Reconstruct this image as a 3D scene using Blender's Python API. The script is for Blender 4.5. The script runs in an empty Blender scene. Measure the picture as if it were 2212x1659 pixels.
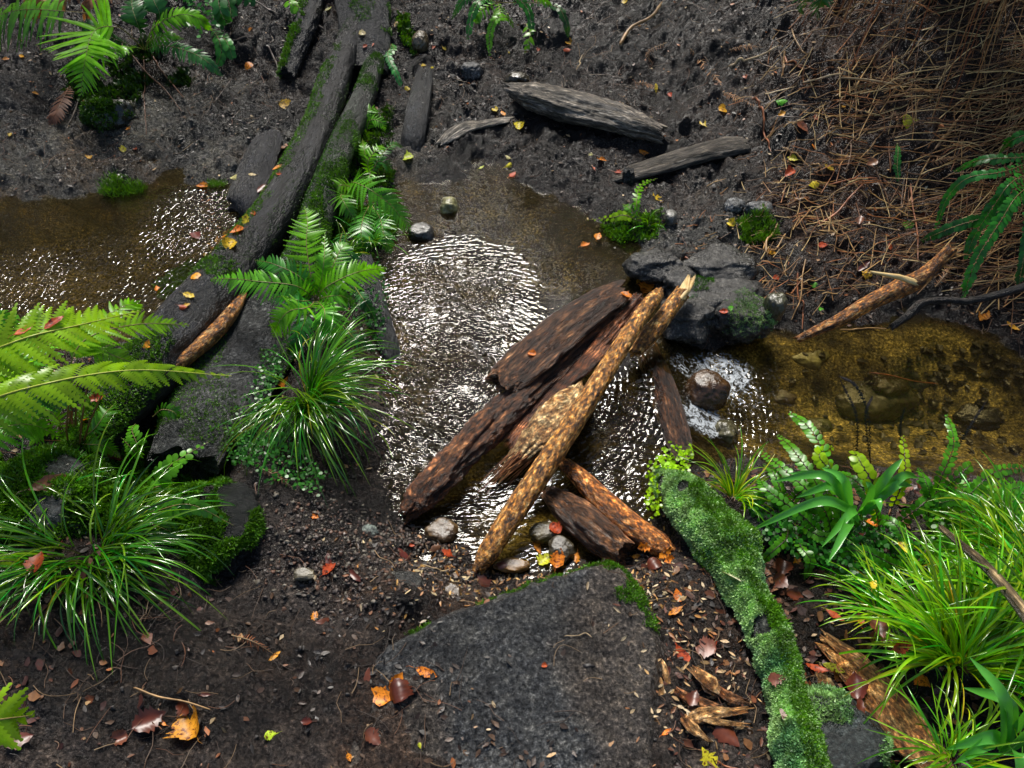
import bpy, math, random
import numpy as np

# ------------------------------------------------------------------ camera, sky, sun, exposure
scene = bpy.context.scene
C = scene.collection
PITCH = math.radians(47.0)
CAMZ = 1.70
FPX = 1671.0            # focal length in units of a 2212 px wide picture
cam_d = bpy.data.cameras.new('camera')
cam = bpy.data.objects.new('camera', cam_d); C.objects.link(cam)
cam.location = (0, 0, CAMZ)
cam.rotation_euler = (math.pi / 2 - PITCH, 0, 0)
cam_d.sensor_width = 36.0
cam_d.lens = 36.0 * FPX / 2212.0
cam_d.clip_start = 0.02; cam_d.clip_end = 200
scene.camera = cam
scene.render.resolution_x = 1024; scene.render.resolution_y = 768

SUN_EL, SUN_AZ = math.radians(53), math.radians(-6)      # azimuth from +Y towards +X
world = bpy.data.worlds.new('World'); scene.world = world; world.use_nodes = True
wn = world.node_tree; bg = wn.nodes['Background']
sky = wn.nodes.new('ShaderNodeTexSky'); sky.sky_type = 'NISHITA'; sky.sun_disc = False
sky.sun_elevation = SUN_EL; sky.sun_rotation = SUN_AZ; sky.dust_density = 1.2; sky.ozone_density = 0.5; sky.air_density = 0.8
wn.links.new(sky.outputs[0], bg.inputs['Color']); bg.inputs['Strength'].default_value = 0.05
sd_ = bpy.data.lights.new('sun', 'SUN'); sun = bpy.data.objects.new('sun', sd_); C.objects.link(sun)
sd_.energy = 1.85; sd_.angle = math.radians(19); sd_.color = (1.0, 0.95, 0.87)
sun.location = (0, 4, 6)
sun.rotation_euler = (-(math.pi / 2 - SUN_EL), 0, -SUN_AZ)
vs = scene.view_settings
vs.view_transform = 'Standard'; vs.look = 'None'; vs.gamma = 1.0; vs.use_curve_mapping = False
vs.exposure = 1.6

# ------------------------------------------------------------------ numbers and noise
R = random.Random(7)
rng = np.random.default_rng(11)

def _h(ix, iy, iz, seed):
    n = (ix.astype(np.int64) * 374761393 + iy.astype(np.int64) * 668265263 + iz.astype(np.int64) * 2147483647 + seed * 1274126177) & 0xFFFFFFFF
    n = ((n ^ (n >> 13)) * 1274126177) & 0xFFFFFFFF
    n = (n ^ (n >> 16))
    n = (n * 2246822519) & 0xFFFFFFFF
    n = n ^ (n >> 15)
    return (n & 0xFFFFFF) / float(0xFFFFFF)

def vn(x, y, z=None, seed=0):
    x = np.asarray(x, float); y = np.asarray(y, float)
    z = np.zeros_like(x) if z is None else np.asarray(z, float)
    x, y, z = np.broadcast_arrays(x, y, z)
    xi = np.floor(x); yi = np.floor(y); zi = np.floor(z)
    fx = x - xi; fy = y - yi; fz = z - zi
    fx = fx * fx * (3 - 2 * fx); fy = fy * fy * (3 - 2 * fy); fz = fz * fz * (3 - 2 * fz)
    r = 0
    for a in (0, 1):
        wa = fx if a else 1 - fx
        for b in (0, 1):
            wb = fy if b else 1 - fy
            for c in (0, 1):
                wc = fz if c else 1 - fz
                r = r + wa * wb * wc * _h(xi + a, yi + b, zi + c, seed)
    return r * 2 - 1

def vn2(x, y, seed=0):
    x = np.asarray(x, float); y = np.asarray(y, float)
    xi = np.floor(x); yi = np.floor(y); fx = x - xi; fy = y - yi
    fx = fx * fx * (3 - 2 * fx); fy = fy * fy * (3 - 2 * fy)
    z = np.zeros_like(xi)
    a = _h(xi, yi, z, seed); b = _h(xi + 1, yi, z, seed); c = _h(xi, yi + 1, z, seed); d = _h(xi + 1, yi + 1, z, seed)
    return ((a * (1 - fx) + b * fx) * (1 - fy) + (c * (1 - fx) + d * fx) * fy) * 2 - 1

def fbm2(x, y, o=4, seed=0, g=0.5):
    r = 0; a = 1; t = 0
    for i in range(o):
        k = 2.03 ** i; ca, sa = math.cos(i * 1.1), math.sin(i * 1.1)
        r = r + a * vn2((x * ca - y * sa) * k + i * 7.3, (x * sa + y * ca) * k - i * 3.1, seed + i); t += a; a *= g
    return r / t

def fbm3(x, y, z, o=3, seed=0, g=0.5):
    r = 0; a = 1; t = 0
    for i in range(o):
        k = 2.03 ** i
        r = r + a * vn(x * k + i * 7.3, y * k - i * 3.1, z * k + i, seed + i); t += a; a *= g
    return r / t

def ss(a, b, x):
    t = np.clip((np.asarray(x, float) - a) / (b - a), 0, 1)
    return t * t * (3 - 2 * t)

def nrm(v):
    v = np.asarray(v, float)
    return v / np.maximum(np.linalg.norm(v, axis=-1, keepdims=True), 1e-9)

# ------------------------------------------------------------------ from a direction of sight to a point of the place
_f = np.array([0, math.cos(PITCH), -math.sin(PITCH)]); _u = np.array([0, math.sin(PITCH), math.cos(PITCH)])
_r = np.array([1.0, 0, 0]); _c = np.array([0, 0, CAMZ])

def ray(u, v):
    return _f + _r * ((u - 1106) / FPX) + _u * ((829.5 - v) / FPX)

def Z(u, v, z=0.0):
    d = ray(u, v); return _c + d * ((z - CAMZ) / d[2])

def depth(p):
    return float(np.dot(np.asarray(p) - _c, _f))

def mpx(p):
    return depth(p) / FPX

def seg_sdf(X, Y, poly):
    P = np.asarray(poly, float); n = len(P)
    d2 = np.full(X.shape, 1e9); ins = np.zeros(X.shape, bool)
    for i in range(n):
        a = P[i]; b = P[(i + 1) % n]; e = b - a
        wx = X - a[0]; wy = Y - a[1]
        t = np.clip((wx * e[0] + wy * e[1]) / (e @ e + 1e-12), 0, 1)
        d2 = np.minimum(d2, (wx - e[0] * t) ** 2 + (wy - e[1] * t) ** 2)
        c = (a[1] > Y) != (b[1] > Y)
        xx = (b[0] - a[0]) * (Y - a[1]) / ((b[1] - a[1]) if abs(b[1] - a[1]) > 1e-12 else 1e-12) + a[0]
        ins ^= c & (X < xx)
    d = np.sqrt(d2)
    return np.where(ins, -d, d)

LEFT_W = [(-900, 440), (-300, 436), (0, 432), (60, 436), (140, 432), (220, 424), (300, 418), (340, 400), (335, 385), (350, 374), (385, 372), (400, 380), (395, 392), (430, 402), (500, 404), (560, 430),
          (545, 480), (500, 550), (450, 610), (400, 660), (340, 720), (250, 745), (0, 760), (-300, 770), (-1000, 800)]
MAIN_W = [(865, 388), (900, 395), (950, 402), (1000, 392), (1040, 378), (1075, 372), (1100, 392), (1150, 415), (1200, 440), (1255, 470), (1290, 500), (1340, 530), (1365, 580), (1400, 640), (1440, 715), (1480, 735),
          (1560, 735), (1640, 715), (1720, 722), (1800, 705), (1900, 700), (2000, 690), (2080, 700), (2160, 735), (2230, 775), (2500, 800), (3200, 850),
          (3200, 1150), (2500, 1080), (2230, 1020), (2000, 1010), (1850, 1000), (1700, 985), (1600, 975), (1520, 990), (1450, 1010), (1425, 1060), (1400, 1110), (1350, 1150),
          (1300, 1190), (1240, 1210), (1150, 1222), (1090, 1225), (1030, 1205), (1000, 1175), (930, 1150), (890, 1130), (850, 1105), (838, 1050), (832, 950), (838, 850), (840, 760), (835, 660), (830, 560), (850, 480)]
pl_ = lambda L: [tuple(Z(u, v, -0.06 if u > 1560 else 0.0)[:2]) for u, v in L]
LPOLY, MPOLY = pl_(LEFT_W), pl_(MAIN_W)
GX0, GX1, GY0, GY1, GS = -7.0, 7.0, -1.0, 9.0, 0.02
_gx = np.arange(GX0, GX1, GS); _gy = np.arange(GY0, GY1, GS)
_XX, _YY = np.meshgrid(_gx, _gy)
_SD = np.minimum(seg_sdf(_XX, _YY, LPOLY), seg_sdf(_XX, _YY, MPOLY))

_LOGL = [Z(u, v, 0.12)[:2] for u, v in [(640, 380), (590, 490), (560, 620), (500, 720), (440, 830), (400, 930)]]
_LOGD = np.full(_XX.shape, 9.0)
for _i in range(len(_LOGL) - 1):
    _a, _b = _LOGL[_i], _LOGL[_i + 1]; _e = _b - _a
    _t = np.clip(((_XX - _a[0]) * _e[0] + (_YY - _a[1]) * _e[1]) / (_e @ _e), 0, 1)
    _LOGD = np.minimum(_LOGD, np.hypot(_XX - _a[0] - _t * _e[0], _YY - _a[1] - _t * _e[1]))

_SD = _SD + .022 * fbm2(_XX * 8, _YY * 8, 3, 501)
def bil(F, x, y):
    fx = np.clip((np.asarray(x, float) - GX0) / GS, 0, F.shape[1] - 1.001); fy = np.clip((np.asarray(y, float) - GY0) / GS, 0, F.shape[0] - 1.001)
    ix = fx.astype(int); iy = fy.astype(int); a = fx - ix; b = fy - iy
    return (F[iy, ix] * (1 - a) + F[iy, ix + 1] * a) * (1 - b) + (F[iy + 1, ix] * (1 - a) + F[iy + 1, ix + 1] * a) * b

def WL(x, y=0):
    return -0.07 * ss(0.44, 0.66, x)

def YC(x):     # middle line of the water, splits the far bank from the near bank
    return np.interp(x, [-4, -1.6, -0.7, 0, 0.6, 1.6, 4], [1.9, 1.95, 1.9, 1.7, 1.65, 1.5, 1.35])

def H(x, y):
    x = np.asarray(x, float); y = np.asarray(y, float)
    s = bil(_SD, x, y)
    far = ss(-0.05, 0.15, y - YC(x))
    sl = np.interp(x, [-3, -0.6, 0.2, 0.8, 3], [0.12, 0.13, 0.18, 0.26, 0.30])
    sp = np.maximum(s, 0)
    hf = 0.03 * ss(0, 0.12, s) + sl * sp + 0.20 * np.maximum(0, sp - 0.7) + 0.25 * np.maximum(0, sp - 1.5)
    hn = 0.12 * ss(0, 0.26, s) + 0.05 * sp
    hn = hn + 0.10 * ss(-0.45, -0.95, x) * ss(0.05, 0.4, s)
    hl = bil(_LOGD, x, y)
    k = ss(0.30, 0.16, hl) * ss(0.55, 0.8, y)
    hn = hn * (1 - k) + (0.005 + 0.07 * ss(0.05, 0.30, hl)) * k
    hw = -np.minimum(0.13, 0.45 * np.maximum(-s, 0))
    hf = hf + 0.9 * np.maximum(0, sp - 3.6)  # far slope steepened beyond view to block the low sky
    return np.where(s > 0, hf * far + hn * (1 - far), hw) + WL(x)

def HD(x, y):
    """ground height with its clods and prints"""
    x = np.asarray(x, float); y = np.asarray(y, float)
    s = bil(_SD, x, y); dry = ss(-0.06, 0.1, s)
    n = 0.022 * fbm2(x * 5, y * 5, 4, 3) * (.5 + .5 * dry) + 0.014 * np.abs(fbm2(x * 9 + 4, y * 11, 3, 14)) * dry + 0.010 * (1 - np.abs(fbm2(x * 20, y * 20, 3, 9)) * 2) * dry - 0.006
    n = n + 0.0085 * fbm2(x * 55, y * 55, 3, 21, 0.65) * dry * (0.6 + 0.6 * fbm2(x * 3, y * 3, 2, 77))
    prints = np.minimum(0, fbm2(x * 9 + 3, y * 8, 2, 55) + 0.15) * 0.055 * dry
    far = ss(-.05, .3, y - YC(x)) * dry
    lump = 0.030 * np.abs(fbm2(x * 7 + 8, y * 7, 3, 205)) + 0.016 * np.abs(fbm2(x * 17, y * 17, 3, 206)) - .014
    return H(x, y) + n * (0.35 + 0.65 * dry) * (1 + .6 * far) + prints + lump * far * 1.5 + lump * .5 * dry * (1 - far)

BLOCK = [(868, 1338), (960, 1306), (1060, 1276), (1170, 1243), (1262, 1212), (1318, 1198), (1352, 1215), (1388, 1268), (1422, 1330), (1440, 1400), (1430, 1500), (1425, 1620), (1440, 1760), (1300, 1900), (700, 1900), (560, 1740), (600, 1560), (700, 1430)]
BLKP = np.array([Z(u, v, .17)[:2] for u, v in BLOCK])
def btop(X, Y):
    sd = seg_sdf(X, Y, BLKP) + .008 * fbm2(X * 25, Y * 25, 3, 4)
    c0 = Z(1345, 1250, .17)
    gk = ss(.22, .60, np.hypot(X - c0[0], Y - c0[1]))
    top = .182 * (1 - gk) + (HD(X, Y) * .5 + H(X, Y) * .5 + .012 - .026 * ss(.25, .7, np.hypot(X - c0[0], Y - c0[1]))) * gk + .010 * gk * fbm2(X * 13, Y * 13, 3, 66)
    top = top + .006 * fbm2(X * 9, Y * 9, 3, 6) + .004 * fbm2(X * 40, Y * 40, 3, 8) + .003 * (1 - np.abs(fbm2(X * 70, Y * 30, 2, 18)) * 2)
    return sd, top - .035 * ss(-.035, .0, sd) ** 1.5 - .16 * ss(-.004, .022, sd)
def SURF(X, Y):
    X = np.asarray(X, float); Y = np.asarray(Y, float); g = HD(X, Y)
    near = (Y < .95) & (np.abs(X) < .7)
    if not near.any(): return g
    sd, t = btop(X, Y)
    return np.where((sd < .0) & near, np.maximum(g, t), g)

def G(u, v, h=0.0, detail=True):
    """where the line of sight through (u, v) comes within h of the ground"""
    d = ray(u, v); d = d / np.linalg.norm(d)
    f = HD if detail else H
    t = np.arange(0.5, 9, 0.01)
    P = _c + t[:, None] * d
    g = P[:, 2] - f(P[:, 0], P[:, 1]) - h
    k = np.argmax(g < 0)
    if g[k] >= 0: k = len(t) - 1
    t = np.linspace(t[max(k - 1, 0)], t[k], 12); P = _c + t[:, None] * d
    g = P[:, 2] - f(P[:, 0], P[:, 1]) - h
    return P[min(np.argmax(g < 0), 11)]

# ------------------------------------------------------------------ mesh building
class MB:
    def __init__(s): s.v = []; s.q = []; s.t = []; s.c = []; s.a = []; s.n = 0
    def add(s, V, Q=None, T=None, col=None, lc=None):
        V = np.asarray(V, float).reshape(-1, 3); k = len(V)
        if Q is not None and len(Q): s.q.append(np.asarray(Q, int).reshape(-1, 4) + s.n)
        if T is not None and len(T): s.t.append(np.asarray(T, int).reshape(-1, 3) + s.n)
        s.v.append(V)
        c = np.ones((k, 4)) if col is None else np.broadcast_to(np.concatenate([np.broadcast_to(np.asarray(col, float), (k, 3)), np.ones((k, 1))], 1), (k, 4))
        s.c.append(c)
        s.a.append(V if lc is None else np.asarray(lc, float).reshape(-1, 3))
        s.n += k
    def build(s, name, mat, parent=None, origin=None, smooth=True):
        V = np.concatenate(s.v); col = np.concatenate(s.c); lc = np.concatenate(s.a)
        if origin is None:
            if parent is not None: origin = np.array(parent['_o'])
            else: origin = np.array([V[:, 0].mean(), V[:, 1].mean(), V[:, 2].min()])
        q = np.concatenate(s.q) if s.q else np.zeros((0, 4), int); t = np.concatenate(s.t) if s.t else np.zeros((0, 3), int)
        me = bpy.data.meshes.new(name)
        me.vertices.add(len(V)); me.vertices.foreach_set('co', (V - origin).astype(np.float32).ravel())
        nl = len(q) * 4 + len(t) * 3
        me.loops.add(nl); me.loops.foreach_set('vertex_index', np.concatenate([q.ravel(), t.ravel()]).astype(np.int32))
        me.polygons.add(len(q) + len(t))
        st = np.concatenate([np.arange(len(q)) * 4, len(q) * 4 + np.arange(len(t)) * 3]).astype(np.int32)
        me.polygons.foreach_set('loop_start', st)
        me.polygons.foreach_set('use_smooth', np.full(len(st), smooth))
        me.update(calc_edges=True); me.validate()
        ca = me.color_attributes.new('col', 'FLOAT_COLOR', 'POINT'); ca.data.foreach_set('color', col.astype(np.float32).ravel())
        la = me.attributes.new('lc', 'FLOAT_VECTOR', 'POINT'); la.data.foreach_set('vector', lc.astype(np.float32).ravel())
        me.materials.append(mat)
        o = bpy.data.objects.new(name, me); C.objects.link(o)
        o['_o'] = [float(k) for k in origin]
        if parent is not None:
            o.parent = parent; o.location = tuple(np.array(origin) - np.array(parent['_o']))
        else: o.location = tuple(origin)
        return o

def tag(o, label=None, cat=None, group=None, kind=None):
    if label: o['label'] = label
    if cat: o['category'] = cat
    if group: o['group'] = group
    if kind: o['kind'] = kind
    return o

def empty(name, p):
    o = bpy.data.objects.new(name, None); C.objects.link(o); o.location = tuple(p); o['_o'] = [float(k) for k in p]; o.empty_display_size = 0.05
    return o

# ------------------------------------------------------------------ materials
MATS = {}
def nd(nt, t, **kw):
    n = nt.nodes.new(t)
    for k, v in kw.items():
        if k.startswith('i_'):
            key = k[2:]; key = int(key) if key.isdigit() else key
            n.inputs[key].default_value = v
        else: setattr(n, k, v)
    return n

def ramp(nt, fac, stops):
    r = nt.nodes.new('ShaderNodeValToRGB'); e = r.color_ramp.elements
    while len(e) > 1: e.remove(e[-1])
    e[0].position = stops[0][0]; e[0].color = (*stops[0][1], 1)
    for p, c in stops[1:]:
        k = e.new(p); k.color = (*c, 1)
    nt.links.new(fac, r.inputs[0]); return r.outputs[0]

def mix(nt, a, b, fac, mode='MIX'):
    m = nt.nodes.new('ShaderNodeMix'); m.data_type = 'RGBA'; m.blend_type = mode
    for s, val in ((6, a), (7, b), (0, fac)):
        if hasattr(val, 'links'): nt.links.new(val, m.inputs[s])
        elif s == 0: m.inputs[0].default_value = val
        else: m.inputs[s].default_value = (*val, 1)
    return m.outputs[2]

def surf(name, stops, scale=20, stretch=(1, 1, 1), rough=(0.3, 0.6), bump=0.003, bscale=60, spec=0.5, usecol=True, detail=6, coat=0.0, fine=None, fc=1.0):
    """earth, bark, stone: ramped noise on the piece's own coordinates times its vertex tint"""
    if name in MATS: return MATS[name]
    m = bpy.data.materials.new(name); m.use_nodes = True; nt = m.node_tree; L = nt.links.new
    b = nt.nodes['Principled BSDF']
    at = nd(nt, 'ShaderNodeAttribute', attribute_name='lc')
    mp = nd(nt, 'ShaderNodeMapping'); mp.inputs['Scale'].default_value = stretch; L(at.outputs['Vector'], mp.inputs[0])
    n1 = nd(nt, 'ShaderNodeTexNoise', i_Scale=scale, i_Detail=float(detail), i_Roughness=0.65, i_Distortion=0.3); L(mp.outputs[0], n1.inputs['Vector'])
    colr = ramp(nt, n1.outputs[0], stops)
    if fine:
        n3 = nd(nt, 'ShaderNodeTexNoise', i_Scale=fine, i_Detail=3.0, i_Roughness=0.7); L(mp.outputs[0], n3.inputs['Vector'])
        f3 = ramp(nt, n3.outputs[0], [(0.36, (1 - .78 * fc,) * 3), (0.5, (1 - .15 * fc,) * 3), (0.60, (1 + .7 * fc, 1 + .65 * fc, 1 + .6 * fc)), (0.70, (1 + 3.5 * fc, 1 + 3.4 * fc, 1 + 3.2 * fc))])  # gritty speckle; its palest stops paint glints into the colour
        colr = mix(nt, colr, f3, 1.0, 'MULTIPLY')
    if usecol:
        ca = nd(nt, 'ShaderNodeAttribute', attribute_name='col')
        colr = mix(nt, colr, ca.outputs['Color'], 1.0, 'MULTIPLY')
    L(colr, b.inputs['Base Color'])
    n2 = nd(nt, 'ShaderNodeTexNoise', i_Scale=bscale, i_Detail=8.0, i_Roughness=0.7); L(mp.outputs[0], n2.inputs['Vector'])
    mr = nd(nt, 'ShaderNodeMapRange'); L(n2.outputs[0], mr.inputs[0]); mr.inputs[1].default_value = 0.35; mr.inputs[2].default_value = 0.65
    mr.inputs[3].default_value = rough[0]; mr.inputs[4].default_value = rough[1]
    n4 = nd(nt, 'ShaderNodeTexNoise', i_Scale=6.0, i_Detail=3.0); L(mp.outputs[0], n4.inputs['Vector'])        # wetter and drier patches
    m4 = nd(nt, 'ShaderNodeMapRange'); L(n4.outputs[0], m4.inputs[0]); m4.inputs[1].default_value = 0.4; m4.inputs[2].default_value = 0.6; m4.inputs[3].default_value = 0.6; m4.inputs[4].default_value = 1.35
    mm = nd(nt, 'ShaderNodeMath', operation='MULTIPLY'); L(mr.outputs[0], mm.inputs[0]); L(m4.outputs[0], mm.inputs[1]); L(mm.outputs[0], b.inputs['Roughness'])
    bp = nd(nt, 'ShaderNodeBump', i_Strength=1.0, i_Distance=bump); L(n2.outputs[0], bp.inputs['Height']); L(bp.outputs[0], b.inputs['Normal'])
    b.inputs['Specular IOR Level'].default_value = spec
    if coat: b.inputs['Coat Weight'].default_value = coat; b.inputs['Coat Roughness'].default_value = 0.15
    MATS[name] = m; return m

def leafmat(name, col, rough=0.3, trans=0.35, var=0.5, vscale=60, spec=0.5, spots=None):
    if name in MATS: return MATS[name]
    m = bpy.data.materials.new(name); m.use_nodes = True; nt = m.node_tree; L = nt.links.new
    b = nt.nodes['Principled BSDF']; out = nt.nodes['Material Output']
    ca = nd(nt, 'ShaderNodeAttribute', attribute_name='col')
    at = nd(nt, 'ShaderNodeAttribute', attribute_name='lc')
    n1 = nd(nt, 'ShaderNodeTexNoise', i_Scale=float(vscale), i_Detail=4.0); L(at.outputs['Vector'], n1.inputs['Vector'])
    v = ramp(nt, n1.outputs[0], [(0.3, (1 - var,) * 3), (0.7, (1 + var,) * 3)])
    c = mix(nt, col, v, 1.0, 'MULTIPLY')
    if spots:
        n2 = nd(nt, 'ShaderNodeTexNoise', i_Scale=float(vscale) * 2.5, i_Detail=5.0, i_Roughness=0.7); L(at.outputs['Vector'], n2.inputs['Vector'])
        f = ramp(nt, n2.outputs[0], [(0.5, (0, 0, 0)), (0.62, (1, 1, 1))])
        c = mix(nt, c, spots, f)
    c = mix(nt, c, ca.outputs['Color'], 1.0, 'MULTIPLY')
    L(c, b.inputs['Base Color']); b.inputs['Roughness'].default_value = rough; b.inputs['Specular IOR Level'].default_value = spec
    tr = nd(nt, 'ShaderNodeBsdfTranslucent'); L(mix(nt, c, (1.3, 1.25, 0.5), 1.0, 'MULTIPLY'), tr.inputs[0])
    ms = nd(nt, 'ShaderNodeMixShader'); ms.inputs[0].default_value = trans
    L(b.outputs[0], ms.inputs[1]); L(tr.outputs[0], ms.inputs[2]); L(ms.outputs[0], out.inputs[0])
    MATS[name] = m; return m
# ------------------------------------------------------------------ the ground, one sheet
def axis(segs):
    out = [segs[0][0]]
    for a, b, n in segs: out += list(np.linspace(a, b, n + 1)[1:])
    return np.array(out)

def grid_faces(ny, nx):
    i = np.arange(ny * nx).reshape(ny, nx)
    return np.stack([i[:-1, :-1], i[:-1, 1:], i[1:, 1:], i[1:, :-1]], -1).reshape(-1, 4)

def build_ground():
    ys = axis([(-8, 0.0, 20), (0.0, 0.3, 20), (0.3, 2.4, 420), (2.4, 4.2, 230), (4.2, 6.5, 110), (6.5, 16, 30)])
    t = axis([(-9, -1.25, 40), (-1.25, 1.25, 760), (1.25, 9, 40)])
    hw = 0.45 + 0.60 * np.maximum(ys, 0.0)
    X = t[None, :] * hw[:, None]; Y = np.repeat(ys[:, None], len(t), 1)
    x, y = X.ravel(), Y.ravel()
    z = HD(x, y)
    s = bil(_SD, x, y)
    mud = np.array([0.0125, 0.0092, 0.0075]); silt = np.array([0.046, 0.044, 0.036]); lit = np.array([0.026, 0.013, 0.007])
    bed = np.array([0.042, 0.032, 0.010]); gold = np.array([0.145, 0.118, 0.042]); near = np.array([0.034, 0.028, 0.025]); rockc = np.array([0.045, 0.045, 0.041])
    wob = fbm2(x * 3, y * 3, 4, 70)
    wob2 = fbm2(x * 14, y * 14, 4, 90)
    def bl(c, k, w): return c * (1 - w[:, None]) + k * w[:, None]
    far = ss(-0.05, 0.15, y - YC(x))
    c = np.broadcast_to(mud, (len(x), 3)).copy()
    c = bl(c, near, (1 - far) * ss(-0.2, 0.5, wob + 0.35))
    wsilt = far * ss(-0.15, -0.55, x + 0.15 * wob) * ss(0.62, 0.30, s + 0.25 * wob + 0.1 * wob2)
    c = bl(c, silt, wsilt)
    wl = far * ss(0.45, 1.0, x - 0.35 * (y - 2) + 0.35 * wob + 0.2 * wob2) * ss(0.05, 0.25, s)
    c = bl(c, lit, wl)
    gp = G(1500, 560); gd = np.hypot((x - gp[0]) * 0.9, (y - gp[1]) * 1.0)
    c = bl(c, rockc, ss(0.42, 0.22, gd + 0.15 * wob2 + .1 * wob) * ss(-0.02, 0.03, s))
    # stream bed: brown silt in the left arm and the pool, golden sand in the right pool
    bedc = bl(np.broadcast_to(bed, (len(x), 3)).copy(), gold, ss(0.45, 0.75, x + 0.25 * wob) * ss(-0.55, 0.1, wob2 + 0.6 * wob))
    bedc = bedc * (1 + 1.5 * wob2[:, None] + 0.9 * wob[:, None]).clip(.15, 3)
    gp = Z(1180, 1190, 0); gd = np.hypot(x - gp[0], y - gp[1])
    bedc = bl(bedc, gold * 1.5, ss(0.2, 0.1, gd + .05 * wob2))
    gp = Z(110, 610, 0); gd = np.hypot(x - gp[0], y - gp[1])
    bedc = bl(bedc, gold * 0.55, ss(0.75, 0.2, gd + .2 * wob2) * 0.6)
    c = bl(c, bedc, ss(0.015, -0.03, s + 0.015 * wob2))
    c = c * (1 + 0.3 * fbm2(x * 40, y * 40, 3, 33)[:, None]) * (1 + 1.4 * fbm2(x * 5 + 9, y * 5, 4, 133)[:, None]).clip(.25, 2.2)
    brown = ss(.0, .35, fbm2(x * 4 - 3, y * 4, 3, 143)) * (s > 0); c = bl(c, c * np.array([1.15, .92, .75]), brown)
    mb = MB(); mb.add(np.stack([x, y, z], 1), Q=grid_faces(len(ys), len(t)), col=np.clip(c, 0.003, 1), lc=np.stack([x, y, z], 1))
    m = surf('wet_mud', [(0.30, (0.35, 0.33, 0.32)), (0.48, (0.85, 0.85, 0.85)), (0.62, (1.25, 1.2, 1.1)), (0.78, (2.1, 2.0, 1.9))], scale=26, rough=(0.10, 0.34), bump=0.015, bscale=60, spec=0.34, detail=8, fine=120, fc=.9)
    o = mb.build('ground', m, origin=(0, 0, 0)); tag(o, kind='structure')
build_ground()

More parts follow.
